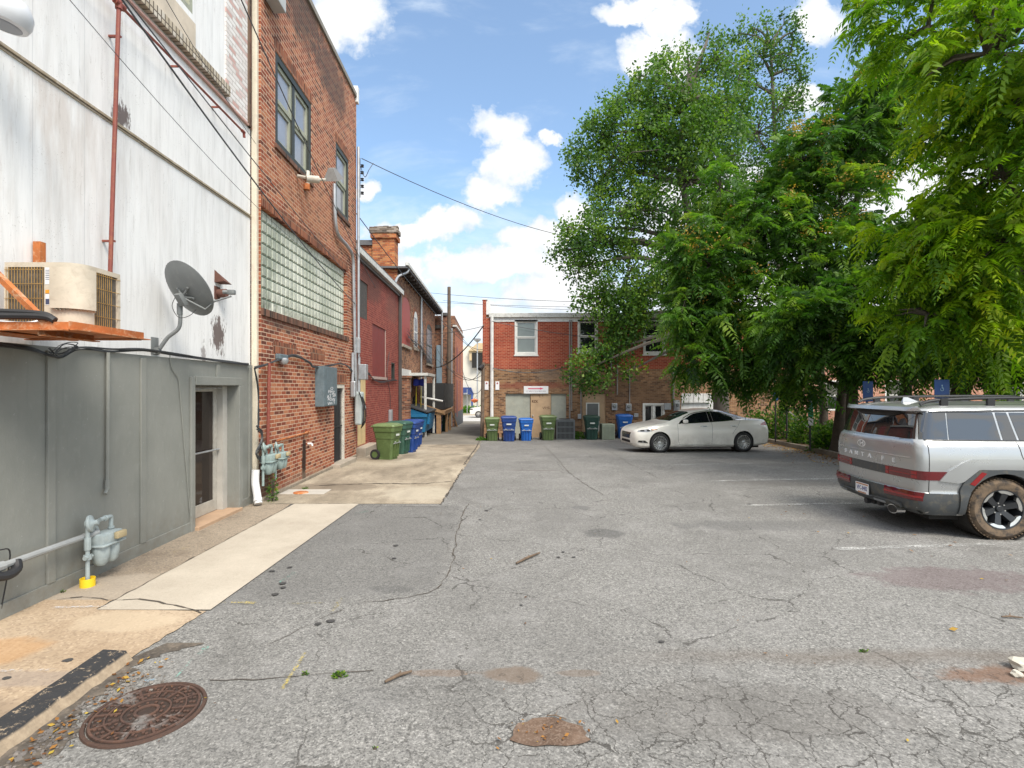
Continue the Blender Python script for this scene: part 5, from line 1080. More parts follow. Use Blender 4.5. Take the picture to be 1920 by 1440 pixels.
for i, (a, b, c, d, s_) in enumerate([(760, 600, 905, 715, .8), (820, 655, 908, 700, .9), (700, 612, 905, 612, .4), (868, 635, 905, 655, .2), (866, 705, 905, 690, .4), (866, 690, 908, 720, .9)]):
    wire(['long cable drooping over the covered porch', 'cable dipping low across the alley mouth', 'level wire strung across the alley below the roofs', 'short wire high in the alley gap', 'short sagging cable in front of the white rendered wall', 'deepest sagging cable over the alley mouth'][i], [P(a, b, 30), P(c, d, 25.5 if i != 0 else 27)], .013, s_)
# poles
up = thing('utility_pole', 'tall weathered timber utility pole in the alley', 'utility pole', (-3.3, 34, -.7)); mb = MB(); mb.tube([P(842, 800, 34.5), P(842, 538, 34.5)], [.15, .11], 10); mb.build('pole', M_WOODP, up, True)
wp_ = thing('timber_post', 'dark timber post at the left corner of the back building', 'post', (-.83, 25, -.38)); mb = MB(); mb.tube([P(903.5, 826, 24.2), P(906, 680, 24.8)], .085, 8); mb.build('post', M_WOODP, wp_, True)
mb = MB(); mb.tube([P(905, 686, 24.7), P(899, 692, 24.4)], .09, 8); mb.build('spotlight', M_BLACK, wp_, True)

# ================================================================== PORCH, SKIP AND TIMBER STAIR IN THE ALLEY
pc = thing('porch', 'white metal porch roof on two slim posts beside the alley', 'porch', (-4, 26, -.4))
mb = MB(); mb.quad(P(764, 700, 26), P(800, 698, 26), P(814, 708, 29), P(770, 706, 29)); mb.box(-4.9, -3.55, 25.9, 29, 2.62, 2.76, 0, None, .01); mb.v = mb.v[4:]; mb.f = [tuple(i - 4 for i in f) for f in mb.f[1:]]; mb.m = mb.m[1:]; mb.build('roof', M_GUTTER, pc)
mb = MB(); mb.tube([(-3.70, 26.1, -.4), (-3.70, 26.1, 2.62)], .07, 6); mb.tube([(-3.62, 28.8, -.45), (-3.62, 28.8, 2.62)], .07, 6); mb.build('post', M_GUTTER, pc, True)
br = thing('mop', 'pair of yellow handled mops with blue heads leaning under the porch', 'mop', (-4.3, 27, 1))
mb = MB(); mb.tube([(-4.25, 26.6, .6), (-4.22, 26.6, 2.1)], .014, 6); mb.tube([(-4.0, 26.6, .6), (-3.97, 26.6, 2.1)], .014, 6); mb.build('handle', flat('mop_yellow', (.6, .5, .03)), br)
mb = MB(); mb.lathe([(0, 0), (.17, .05), (.16, .35), (0, .4)], Tz(-4.22, 26.6, 2.1), 8); mb.lathe([(0, 0), (.17, .05), (.16, .35), (0, .4)], Tz(-3.93, 26.7, 2.1), 8); mb.build('mop_head', flat('mop_blue', (.02, .03, .25), .8), br)
fw = thing('timber_stair', 'raw timber ramp and railing behind the blue skip', 'timber stair', (-3.6, 29, -.4))
mb = MB(); mb.box(-4.4, -3.0, 28.6, 34, .55, .75); mb.box(-3.45, -3.2, 28.6, 28.8, -.5, .55)
for y in (30.4, 32.4): mb.box(-3.15, -3.0, y, y + .12, -.6, .55)
mb.add([(-4.4, 28.5, 1.25), (-3.0, 28.5, .75), (-3.0, 28.5, .62), (-4.4, 28.5, .95)], [(0, 1, 2, 3)]); mb.build('deck', M_WOOD, fw)
mb = MB(); mb.box(-4.45, -3.15, 30, 35.8, .8, 2.3); mb.build('screen', paint('black_mesh', (.02, .021, .022), .7), fw)
mb = MB(); mb.tube([P(788, 744, 28.4), P(830, 752, 28.9)], .05, 6); mb.build('rail', M_WHITE, fw)
sk = thing('skip', 'blue steel waste skip with a black lid in the alley', 'skip', (-4.1, 26, -.38))
q = gz(25.5); mb = MB()
mb.add([(-5.0, 25.2, q + .25), (-4.02, 25.2, q + .25), (-4.02, 28.2, q + .25), (-5.0, 28.2, q + .25), (-5.1, 25.1, q + 1.35), (-3.90, 25.1, q + 1.0), (-3.90, 28.3, q + 1.0), (-5.1, 28.3, q + 1.35)], [(3, 2, 1, 0), (0, 1, 5, 4), (1, 2, 6, 5), (2, 3, 7, 6), (3, 0, 4, 7)])
mb.box(-3.98, -3.84, 25.6, 26.3, q + .55, q + 1.0, 0, None, .01); mb.box(-4.85, -3.88, 25.06, 25.12, q + .88, q + 1.0)
M_SKIP = paint('skip_blue', (.01, .13, .27), .5, dirt=(.05, .1, .14), scale=3); mb.build('body', M_SKIP, sk)
mb = MB(); mb.add([(-5.15, 25.05, q + 1.39), (-3.84, 25.05, q + 1.04), (-3.84, 28.35, q + 1.04), (-5.15, 28.35, q + 1.39), (-5.15, 25.05, q + 1.44), (-3.84, 25.05, q + 1.09), (-3.84, 28.35, q + 1.09), (-5.15, 28.35, q + 1.44)], [(3, 2, 1, 0), (4, 5, 6, 7), (0, 1, 5, 4), (1, 2, 6, 5), (2, 3, 7, 6), (3, 0, 4, 7)]); mb.build('lid', paint('black_plastic', (.03, .032, .035), .5), sk)
for (x, y) in ((-4.12, 25.35), (-4.12, 28.0)):
    mb = MB(); mb.tube([(x - .03, y, q + .1), (x + .03, y, q + .1)], .09, 12); mb.box(x - .05, x + .05, y - .04, y + .04, q + .12, q + .26); mb.build('castor', M_BLACK, sk, 40)

sk.location.x += .42; sk.scale = (1, 1, 1.16)
# ================================================================== WHEELIE BINS
def bin_(label, body, lid, s=1.0, group='wheeled bins'):
    g = thing('wheeled_bin', label, 'bin', (0, 0, 0), 0, group)
    w0, w1, d0, d1, h = .22, .29, .22, .31, .93            # front is local -y
    mb = MB()
    def ring(z, t, e=0): w = w0 + (w1 - w0) * t + e; d = d0 + (d1 - d0) * t + e; c = .05; return [(-w + c, -d, z), (w - c, -d, z), (w, -d + c, z), (w, d - c, z), (w - c, d, z), (-w + c, d, z), (-w, d - c, z), (-w, -d + c, z)]
    rs = [ring(.0, 0), ring(.12, .08), ring(.60, .62), ring(.605, .62, .012), ring(.80, .82, .012), ring(.805, .83, .03), ring(.93, .95, .03)]
    for i in range(len(rs) - 1): mb.add(rs[i] + rs[i + 1], [(j, (j + 1) % 8, 8 + (j + 1) % 8, 8 + j) for j in range(8)])
    mb.add(rs[0], [tuple(range(7, -1, -1))])
    for x in (-.12, .0, .12): mb.box(x - .012, x + .012, -.275, -.20, .10, .50, 0, Matrix.Rotation(R(5), 4, 'X'))
    mb.box(-.09, .09, -.31, -.25, .48, .56, 0, None, .01)
    for k in (-1, 1): mb.box(k * .2 - .03, k * .2 + .03, .18, .30, .05, .22, 0, None, .01)
    bo = mb.build('body', body, g, 30, world=False)
    mb = MB(); mb.box(-.15, .15, -.305, -.285, .50, .515)
    mb.box(-.10, .10, -.322, -.312, .68, .735); mb.build('label_strip', flat('bin_print', (.55, .58, .55)), g, world=False) 
    mb = MB(); mb.tube([(-.22, -.30, .47), (.22, -.30, .47)], .014, 6); mb.build('catch_bar', M_GALV, g, world=False)
    mb = MB(); L = [ring(.932, 1, .035), ring(.96, 1, .045), ring(1.0, 1, .02), ring(1.035, .9, -.06)]
    for i in range(3): mb.add(L[i] + L[i + 1], [(j, (j + 1) % 8, 8 + (j + 1) % 8, 8 + j) for j in range(8)])
    mb.add(L[-1], [tuple(range(8))]); mb.add(L[0], [tuple(range(7, -1, -1))])
    mb.tube([(-.24, .30, .92), (-.24, .40, .95), (.24, .40, .95), (.24, .30, .92)], .018, 6)
    mb.build('lid', lid, g, 30, world=False)
    for k in (-1, 1):
        mb = MB(); Mw = Matrix.Translation((k * .27, .26, .15)) @ Matrix.Rotation(R(90), 4, 'Y'); mb.lathe([(.09, -.03), (.145, -.03), (.15, -.015), (.15, .015), (.145, .03), (.09, .03)], Mw, 20)
        w = mb.build('wheel', M_BLACK, g, 40, world=False)
        mb = MB(); mb.lathe([(0, -.024), (.10, -.024), (.10, .024), (0, .024)], Mw, 16); mb.build('hub', body, w, 40, world=False)
    return g
def plastic(n, c, d=None): return paint(n, c, .48, var=.15, scale=2.2, dirt=d or tuple(q * 1.8 + .03 for q in c), dirtamt=.35)
PG = plastic('bin_olive', (.085, .13, .042)); PGL = plastic('bin_olive_lid', (.13, .18, .07)); PD = plastic('bin_darkgreen', (.012, .05, .036)); PB = plastic('bin_blue', (.008, .07, .30)); PBD = plastic('bin_navy', (.010, .045, .20)); PBL = plastic('bin_blue_bright', (.01, .11, .42)); PT = plastic('bin_teal', (.03, .085, .06))
BINS = []
def put(g, px, py, rz, s, X=None):
    q = G(px, py); rz += (hash((px, py)) % 7 - 3) * .018; g.location = (q.x, q.y, q.z + .012); g.rotation_euler = (0, 0, rz); g.scale = (s, s, s); return g
protoG = put(bin_('olive green wheeled bin at the left corner of the back building', PG, PGL), 923, 826, 0, 1.02)
protoB = put(bin_('navy blue wheeled bin, left of the two blue ones before the garage', PBD, PBD), 954, 827, 0, 1.08)
b3 = copy_tree(protoB); b3['label'] = 'bright blue wheeled bin, right of the two before the garage'; put(b3, 986, 826, 0, .98)
for ch in b3.children:
    for nm in ('body', 'lid'):
        if ch.name.startswith(nm): ch.data = ch.data.copy(); ch.data.materials[0] = PBL
b4 = copy_tree(protoG); b4['label'] = 'olive green wheeled bin before the right garage panel'; put(b4, 1027, 825, R(6), 1.10)
protoD = put(bin_('dark green wheeled bin before the tan boarded door', PD, PD), 1109, 824, 0, 1.08)
b6 = copy_tree(b3); b6['label'] = 'bright blue wheeled bin beside the nose of the white sedan'; put(b6, 1170, 822, 0, 1.10)
b7 = copy_tree(b3); b7['label'] = 'blue wheeled bin hidden behind the white sedan hood'; put(b7, 1226, 818, 0, 1.05)
# left wall row, turned to face the lot
g1 = copy_tree(protoG); g1['label'] = 'nearest olive green wheeled bin against the red painted wall'; put(g1, 727, 861, R(76), 1.0)
g2 = put(bin_('teal green wheeled bin, second in the row by the red painted wall', PT, PT), 749, 851, R(75), 1.02)
g3 = copy_tree(protoB); g3['label'] = 'blue wheeled bin, third in the row by the red painted wall'; put(g3, 765, 848, R(80), 1.02)
g4 = copy_tree(protoB); g4['label'] = 'navy wheeled bin at the far end of the row by the red painted wall'; put(g4, 775, 838, R(80), 1.02)
g5 = copy_tree(protoB); g5['label'] = 'blue wheeled bin beside the timber posts in the alley'; put(g5, 818, 812, R(85), 1.0)
g6 = copy_tree(protoD); g6['label'] = 'dark green wheeled bin deepest in the alley'; put(g6, 829, 809, R(80), 1.1)
# condenser and pale green box
cu = thing('condenser_unit', 'dark grey louvred condenser unit behind the weeds', 'air conditioner', (ka(1060), 24.6, -.36))
cz = gz(24.6); x0, x1 = (1043 - CX) / F * 24.4, (1078 - CX) / F * 24.4
mb = MB(); mb.box(x0 + .02, x1 - .02, 24.42, 25.2, cz, cz + .84); mb.build('coil', M_DARK, cu)
mb = MB()
for k in range(15): x = x0 + .02 + k * (x1 - x0 - .04) / 14; mb.box(x - .012, x + .012, 24.38, 24.41, cz + .04, cz + .84)
for z in (.0, .28, .56, .82): mb.box(x0, x1, 24.385, 24.42, cz + z, cz + z + .035)
for x in (x0, x1 - .05): mb.box(x, x + .05, 24.375, 24.44, cz, cz + .86)
mb.box(x0, x1, 24.38, 25.22, cz + .86, cz + .92, 0, None, .015); mb.build('casing', paint('condenser_grey', (.13, .14, .145), .5), cu)
mb = MB(); mb.lathe([(.0, .02), (.25, .03), (.28, .0)], Tz((x0 + x1) / 2, 24.8, cz + .92), 16); mb.build('fan_guard', M_BLACK, cu, True)
pg = thing('louvred_box', 'pale green slatted plastic box between two bins', 'box', (ka(1141), 24.4, -.36)); x0, x1 = (1129 - CX) / F * 24.2, (1153 - CX) / F * 24.2; cz = gz(24.2)
mb = MB(); mb.box(x0, x1, 24.2, 24.9, cz, cz + .72, 0, None, .02); mb.build('casing', paint('pale_green_plastic', (.30, .34, .26), .55), pg)
mb = MB()
for k in range(9): x = x0 + .05 + k * (x1 - x0 - .1) / 8; mb.box(x - .012, x + .012, 24.185, 24.198, cz + .04, cz + .60)
mb.box(x0 + .14, x1 - .06, 24.188, 24.198, cz + .64, cz + .66); mb.build('slat', paint('pale_green_dark', (.2, .23, .18), .6), pg)

# ================================================================== GROUND THINGS
mh = G(275, 1337); mhz = .012
mhp = thing('manhole_cover', 'rusty round iron manhole cover set in the asphalt', 'manhole cover', (mh.x, mh.y, 0))
Mm = Tz(mh.x, mh.y, mhz)
mb = MB(); mb.lathe([(.328, -.01), (.324, .0), (.305, .001), (.300, -.012)], Mm, 48); mb.build('frame', paint('iron_rim', (.065, .036, .026), .8, dirt=(.14, .07, .04), scale=10, bump=.4), mhp, True)
def iron():
    m, t, b = newmat('rusty_cast_iron'); p = t.obj(); n = t.noise(p, 14, 6, .7); n2 = t.noise(p, 4, 5, .6)
    c = t.ramp(n, [(.3, (.04, .024, .02)), (.5, (.085, .045, .032)), (.7, (.13, .065, .042))]); zl = t.sep(p)[2]; c = t.mix(t.map(zl, .012, .008, 0, .75), c, (.025, .018, .014)); c = t.mix(t.map(n2, .56, .64, 0, .8), c, (.2, .19, .18))  # hollows of the relief darkened in the colour, standing in for shade
    t.put(b.inputs['Base Color'], c); b.inputs['Roughness'].default_value = .8; t.put(b.inputs['Normal'], t.bump(n, .5, .006)); return m
mb = MB(); MI = iron(); mb.lathe([(0, -.006), (.296, -.006)], Mm, 48)
for r0, r1 in ((.275, .292), (.205, .218), (.12, .135), (.05, .07)): mb.lathe([(r0, -.006), (r0 + .002, .005), (r1 - .002, .005), (r1, -.006)], Mm, 48)
for k in range(12): mb.box(.14, .29, -.007, .007, -.006, .0052, 0, Mm @ Matrix.Rotation(k * math.pi / 6 + .2, 4, 'Z'))
for rr0, n in ((.16, 20), (.185, 24), (.235, 30), (.255, 32), (.09, 12)):
    for k in range(n): mb.box(rr0 - .008, rr0 + .008, -.007, .007, -.006, .0048, 0, Mm @ Matrix.Rotation(k * 2 * math.pi / n, 4, 'Z'))
mb.build('lid', MI, mhp)
mh2 = thing('valve_cover', 'small rusty round valve cover in the concrete apron by the brick wall', 'manhole cover', G(564, 925)); q = G(564, 925); mb = MB(); mb.lathe([(0, .02), (.1, .022), (.13, .018), (.145, .004)], Tz(q.x, q.y, .008), 24); mb.build('lid', M_RUST, mh2, True)
mb = MB(); q = G(575, 922); mb.box(q.x - .42, q.x + .42, q.y - .28, q.y + .18, .008, .013); mb.build('pavement', paint('pale_patch', (.46, .43, .38), .9, scale=5, space='pos'), kind='structure')
# pothole with red earth
mb = MB(); c = G(1030, 1376); rr = random.Random(4); K = 26; out = []
for k in range(K): a = 2 * math.pi * k / K; e = 1 + rr.uniform(-.14, .14); out.append((c.x + math.cos(a) * .235 * e, c.y + math.sin(a) * .115 * e * (1.15 if math.sin(a) > 0 else 1)))
inn = [(c.x + (x - c.x) * .86, c.y + (y - c.y) * .86) for x, y in out]
mb.add([(x, y, .007) for x, y in out] + [(x, y, .0045) for x, y in inn], [(i, (i + 1) % K, K + (i + 1) % K, K + i) for i in range(K)] + [tuple(range(K, 2 * K))], 0)
mb.build('pothole', concrete('pothole_earth', [(.07, .045, .032), (.13, .085, .06), (.19, .13, .095)], speck=(.32, .25, .2), samt=.35, sscale=110, bscale=5), kind='structure')
M_TWIG = paint('twig_bark', (.13, .09, .06), .85, scale=20, var=.35, bump=.3)
for (x0, y0, x1, y1, r, l) in [(968, 1060, 1012, 1040, .016, 'bare grey brown stick lying in the middle of the lot'), (722, 1284, 772, 1264, .013, 'knobbly brown stick on the near asphalt'), (1878, 1160, 1918, 1162, .009, 'thin reddish twig at the right edge of the lot'),
                               (1025, 1345, 1062, 1352, .004, 'thin straw lying in the pothole')]:
    a, b = G(x0, y0), G(x1, y1); a.z = b.z = r + .008; m1 = a.lerp(b, .45) + Vector((0, .012, .004)); mb = MB(); mb.tube([a, m1, b], [r * .7, r, r * .6], 7); mb.tube([m1, m1 + Vector((.02, .02, .02))], [r * .6, r * .3], 5); tag(mb.build('stick', M_TWIG, None, 60), l, 'stick')
for (px, py, s, l) in [(1915, 1255, .07, 'pale rock at the right edge beside the red earth'), (1906, 1268, .035, 'small white stone beside the pale rock')]:
    q = G(px, py); bm = bmesh.new(); bmesh.ops.create_icosphere(bm, subdivisions=2, radius=s); rr = random.Random(px)
    for v_ in bm.verts: v_.co *= rr.uniform(.75, 1.15); v_.co.z *= .7; v_.co += q + Vector((0, 0, s * .5))
    mb = MB(); bm.verts.index_update(); mb.add([v_.co.copy() for v_ in bm.verts], [[v_.index for v_ in f.verts] for f in bm.faces]); bm.free(); tag(mb.build('rock', paint('pale_rock', (.5, .47, .4), .9, scale=12), None), l, 'rock')
# loose gravel in the gutter
mb = MB(); rr = random.Random(8)
for _ in range(420):
    y = rr.uniform(2.3, 3.7); x = -2.64 + rr.uniform(0, .30) * rr.random() ** .5 + (y > 3.4) * .05; s = rr.uniform(.003, .011) * (1.5 if rr.random() < .06 else 1); q = Matrix.Translation((x, y, s * .6)) @ Matrix.Rotation(rr.uniform(0, 3), 4, (rr.random(), rr.random(), 1))
    mb.box(-s, s, -s * .7, s * .7, -s * .6, s * .6, 0, q)
tag(mb.build('gravel', concrete('gravel_stone', [(.09, .08, .08), (.2, .18, .16), (.35, .3, .26)], samt=.3, sscale=30)), 'loose gravel gathered along the black painted kerb', 'gravel', kind='stuff')

# ================================================================== FENCE AND SIGNS ON THE RIGHT
M_BLKM = paint('black_metal', (.022, .022, .022), .5)
fn = thing('chain_link_fence', 'black chain link fence behind the kerb with a diagonal brace', 'fence', (11.9, 22, -.2))
FP = [(12.35, 22.6), (11.75, 19.9), (11.2, 17.4), (10.75, 15.0), (10.55, 12.0), (10.55, 8.5), (10.6, 5)]
mb = MB()
for (x, y) in FP:
    pst = MB(); pst.tube([(x, y, gz(y)), (x, y, gz(y) + 1.55)], .04, 8); pst.build('post', M_BLKM, fn, True)
for (a, b) in zip(FP, FP[1:]):
    for h in (1.48, .18): mb.tube([(a[0], a[1], gz(a[1]) + h), (b[0], b[1], gz(b[1]) + h)], .022, 6)
mb.build('rail', M_BLKM, fn, True)
mb = MB(); mb.tube([(12.33, 22.55, gz(22.6) + 1.42), (11.75, 19.95, gz(20) + .75)], .02, 6); mb.build('brace', M_GALV, fn, True)
mb = MB()
for (a, b) in zip(FP, FP[1:]):
    A, B = Vector((*a, gz(a[1]))), Vector((*b, gz(b[1]))); L = (B - A).length; u_ = (B - A) / L; st = .075; h0, h1 = .19, 1.47; k = -(h1 - h0)
    while k < L:
        for sg_ in (1, -1):
            s0, s1 = k, k + (h1 - h0); za, zb_ = (h0, h1) if sg_ > 0 else (h1, h0)
            if s0 < 0: za = za + (zb_ - za) * (-s0) / (s1 - s0); s0 = 0
            if s1 > L: zb_ = za + (zb_ - za) * (L - s0) / (s1 - s0) if s1 > s0 else zb_; s1 = L
            if s1 <= s0: continue
            p, q = A + u_ * s0 + Vector((0, 0, za)), A + u_ * s1 + Vector((0, 0, zb_)); w = Vector((0, 0, .0035))
            mb.quad(p - w, q - w, q + w, p + w)
        k += st
mb.build('mesh', M_BLKM, fn)
M_SBLUE = paint('sign_blue', (.012, .06, .22), .45, var=.1); M_SGRN = paint('sign_green', (.02, .24, .13), .5)
def acc_sign(px0, px1, py0, py1, Y, label, extra=False, base=None):
    x = (px0 + px1) / 2; c = P(x, (py0 + py1) / 2, Y); g = thing('parking_sign', label, 'sign', (c.x, Y, gz(Y)), 0, 'blue accessible parking signs')
    w = (px1 - px0) * Y / F / 2; h = (py1 - py0) * Y / F / 2; Q = Pl('y', Y)
    mb = MB(); Q.box(mb, c.x - w, c.x + w, c.z - h, c.z + h, .03, .04, 0, .002); mb.build('plate', M_SBLUE, g)
    mb = MB(); s = w * .38; q = Q.M(c.x, c.z + h * .1, .041)
    for (r0, r1, h0, h1) in ((0, .22, .75, 1.15),): mb.lathe([(0, .0), (s * .22, .0), (s * .22, .001), (0, .001)], q @ Matrix.Translation((0, s * .95, 0)), 10)
    mb.box(-s * .1, s * .1, -.1 * s, .7 * s, 0, .0012, 0, q); mb.box(-s * .1, s * .5, .2 * s, .32 * s, 0, .0011, 0, q); mb.box(-.1 * s, s * .5, -.15 * s, 0, 0, .0012, 0, q); mb.box(s * .4, s * .55, -s * .8, 0, 0, .0012, 0, q)
    pts = [(math.cos(a) * s * .6 - .05 * s, math.sin(a) * s * .6 - .45 * s) for a in [R(110 + k * 22) for k in range(12)]]
    for (a, b) in zip(pts, pts[1:]): mb.add([q @ Vector((*a, .001)), q @ Vector((*b, .001)), q @ Vector((b[0] * .8, b[1] * .85, .001)), q @ Vector((a[0] * .8, a[1] * .85, .001))], [(0, 1, 2, 3)])
    mb.build('symbol', flat('sign_mark', (.35, .5, .6)), g)
    if extra:
        mb = MB(); Q.box(mb, c.x - w * .8, c.x + w * .8, c.z - h * 1.05 - .50, c.z - h * 1.05, .03, .04, 0); mb.build('plate', M_SGRN, g); mb = MB(); Q.box(mb, c.x - w * .75, c.x + w * .75, c.z - h * 1.05 - .78, c.z - h * 1.05 - .505, .03, .04); mb.build('plate', M_SIGNW, g)
        mb = MB(); text_mb(mb, 'MAX\nPENALTY\n$250', Q.M(c.x, c.z - h * 1.05 - .12, .041), .09, .001); mb.build('lettering', flat('sign_mark', (.35, .5, .6)), g)
    mb = MB(); mb.tube([(c.x, Y, gz(Y) + .1), (c.x, Y, c.z + h * .8)], .027, 6); mb.build('post', M_BLKM, g)
acc_sign(1616, 1635, 715, 753, 12.6, 'blue accessible parking sign above the rear window of the silver car')
acc_sign(1749, 1777, 712, 747, 9.6, 'blue accessible parking sign over the roof rails of the silver car')
acc_sign(1513, 1525, 738, 752, 17.0, 'blue parking sign with a green and white plate below it', True)
acc_sign(1449, 1459, 736, 751, 21.6, 'small blue parking sign beside the tail of the white sedan')

# ================================================================== CARS
def resample(pts, n):
    pts = [Vector((p[0], p[1], 0)) for p in pts]; L = [0]
    for a, b in zip(pts, pts[1:]): L.append(L[-1] + (b - a).length)
    out = []
    for i in range(n):
        s = L[-1] * i / (n - 1); k = 0
        while k < len(pts) - 2 and L[k + 1] < s: k += 1
        f = (s - L[k]) / max(1e-9, L[k + 1] - L[k]); out.append(pts[k].lerp(pts[k + 1], f))
    return out
def patch(mb, bvh, lo, hi, mode, off=.004, nu=14, nv=6, edge=.012, mi=0):
    """a panel that hugs the body: outline between two polylines, laid onto the surface along one axis, with real edges"""
    A, B = resample(lo, nu), resample(hi, nu); V_ = []; ok = True; D = []
    for i in range(nu):
        for j in range(nv):
            p = A[i].lerp(B[i], j / (nv - 1))
            o, d = {'side-': (Vector((p.x, -4, p.y)), Vector((0, 1, 0))), 'side+': (Vector((p.x, 4, p.y)), Vector((0, -1, 0))), 'rear': (Vector((-4, p.x, p.y)), Vector((1, 0, 0))),
                    'front': (Vector((9, p.x, p.y)), Vector((-1, 0, 0))), 'top': (Vector((p.x, p.y, 5)), Vector((0, 0, -1)))}[mode]
            h, n, _, _ = bvh.ray_cast(o, d)
            if h is None: h, n, _, _ = bvh.find_nearest(o + d * 3.2)
            if n.dot(d) > 0: n = -n
            V_.append(h + n * off); D.append(h - n * edge)
    N = len(V_); fs = []
    for i in range(nu - 1):
        for j in range(nv - 1): a = i * nv + j; fs.append((a, a + nv, a + nv + 1, a + 1))
    rim = [i * nv for i in range(nu)] + [(nu - 1) * nv + j for j in range(1, nv)] + [i * nv + nv - 1 for i in range(nu - 2, -1, -1)] + [j for j in range(nv - 2, 0, -1)]
    for a, b in zip(rim, rim[1:] + rim[:1]): fs.append((a, b, N + b, N + a))
    mb.add(V_ + D, fs, mi)
def cut(mb, name, mats, parent, cutters):
    o = mb.build(name, mats, parent, True, world=False); tmp = []
    for c in cutters:
        q = c.build('cutter', mats, parent, True, world=False); tmp.append(q); m = o.modifiers.new('b', 'BOOLEAN'); m.operation = 'DIFFERENCE'; m.solver = 'EXACT'; m.object = q
    dg = bpy.context.evaluated_depsgraph_get(); bpy.context.view_layer.update(); me = bpy.data.meshes.new_from_object(o.evaluated_get(bpy.context.evaluated_depsgraph_get()))
    o.modifiers.clear(); o.data = me
    for q in tmp: bpy.data.objects.remove(q)
    bm = bmesh.new(); bm.from_mesh(me)
    for e in bm.edges: e.smooth = not (len(e.link_faces) == 2 and e.calc_face_angle(3.14) > R(32))
    for f in bm.faces: f.smooth = True
    bm.to_mesh(me); bm.free(); return o
def wheel(par, x, y, z, Rr, rim, w, side, kind, tyre, M1, M2):
    Mw = Matrix.Translation((x, y, z)) @ Matrix.Rotation(R(90) * side, 4, 'X')       # local z points outwards
    # side=+1 -> outwards is -y
    mb = MB(); h = w / 2
    mb.lathe([(rim, -h), (Rr - .05, -h), (Rr - .012, -h + .03), (Rr, -h + .07), (Rr, h - .07), (Rr - .012, h - .03), (Rr - .05, h), (rim + .02, h - .004), (rim, h - .012), (rim, -h)], Mw, 48)
    for k in range(56):
        q = Mw @ Matrix.Rotation(k * 2 * math.pi / 56, 4, 'Z'); mb.box(Rr - .004, Rr + .006, -.012, .010, h - .08, h - .02, 0, q); mb.box(Rr - .004, Rr + .006, -.012, .010, -h + .02, h - .1, 0, q)
    wo = mb.build('wheel', tyre, par, 40, world=False)
    mb = MB()
    if kind == 'suv':
        mb.lathe([(rim + .002, h - .005), (rim - .012, h - .008), (rim - .025, h - .05), (rim - .03, -h * .5), (0, -h * .5)], Mw, 48, 1)
        for k in range(6):
            q = Mw @ Matrix.Rotation(k * math.pi / 3 + .3, 4, 'Z')
            mb.add([q @ Vector(p) for p in ((.03, -.03, h - .07), (rim * .78, -.04, h - .025), (rim * .78, .04, h - .025), (.03, .03, h - .07), (.03, -.045, h - .13), (rim * .78, -.055, h - .10), (rim * .78, .055, h - .10), (.03, .045, h - .13))], [(0, 1, 2, 3), (7, 6, 5, 4), (0, 4, 5, 1), (1, 5, 6, 2), (2, 6, 7, 3)], 1)
            a = .40
            for s0, s1 in ((-a, a),):
                n = 6; v_ = []
                for e in range(n + 1):
                    an = s0 + (s1 - s0) * e / n; r0 = rim * .80 if abs(an) < .27 else rim * .91
                    for rr_, zz in ((r0, h - .022), (rim - .004, h - .012), (rim - .004, h - .06), (r0, h - .06)): v_.append(q @ Vector((rr_ * math.cos(an), rr_ * math.sin(an), zz)))
                fs = [(4 * e + j, 4 * e + (j + 1) % 4, 4 * e + 4 + (j + 1) % 4, 4 * e + 4 + j) for e in range(n) for j in range(4)] + [(0, 1, 2, 3), (4 * n + 3, 4 * n + 2, 4 * n + 1, 4 * n)]
                mb.add(v_, fs, 0)
            mb.tube([q @ Vector((.068, .03, h - .09)), q @ Vector((.068, .03, h - .055))], .010, 6, 0)
        mb.lathe([(.042, h - .09), (.042, h - .05), (.035, h - .045), (0, h - .045)], Mw, 18, 1)
    else:
        mb.lathe([(rim + .002, h - .005), (rim - .012, h - .006), (rim - .02, h - .03), (rim - .03, -h * .3), (0, -h * .3)], Mw, 48, 1)
        mb.lathe([(rim + .001, h - .004), (rim - .014, h - .004), (rim - .014, h - .02)], Mw, 48, 0)
        for k in range(20):
            q = Mw @ Matrix.Rotation(k * math.pi / 10, 4, 'Z'); mb.add([q @ Vector(p) for p in ((.045, -.009, h - .03), (rim - .008, -.014, h - .008), (rim - .008, .010, h - .008), (.045, .006, h - .03), (.045, -.009, h - .07), (rim - .008, -.014, h - .05), (rim - .008, .010, h - .05), (.045, .006, h - .07))], [(0, 1, 2, 3), (0, 4, 5, 1), (3, 2, 6, 7)], 0)
        mb.lathe([(.055, h - .07), (.055, h - .03), (.04, h - .022), (0, h - .02)], Mw, 18, 0)
    mb.build('rim', [M1, M2], wo, 35, world=False)
    return wo
def carpaint(name, col, metal, rough=.28):
    m, t, b = newmat(name); n = t.noise(t.obj(), 900, 2); d = t.noise(t.obj(), 3, 5, .65)
    c = t.mix(t.math('MULTIPLY', n, .25), col, tuple(min(1, q * 1.25) for q in col)); X, Y, Z = t.sep(t.obj())
    c = t.mix(t.math('MULTIPLY', t.map(Z, .75, .3, 0, .45), t.map(d, .35, .65)), c, (.30, .25, .19))
    t.put(b.inputs['Base Color'], c); b.inputs['Metallic'].default_value = metal; t.put(b.inputs['Roughness'], t.map(d, .3, .7, rough - .04, rough + .10)); b.inputs['Coat Weight'].default_value = .8; b.inputs['Coat Roughness'].default_value = .06; return m
M_SILVER = carpaint('silver_paint', (.40, .41, .41), .62, .27); M_PEARL = carpaint('pearl_white_paint', (.86, .82, .74), .0, .3)
M_CLAD = paint('grey_cladding', (.055, .06, .063), .5, dirt=(.17, .14, .09), scale=3, dirtamt=.5)
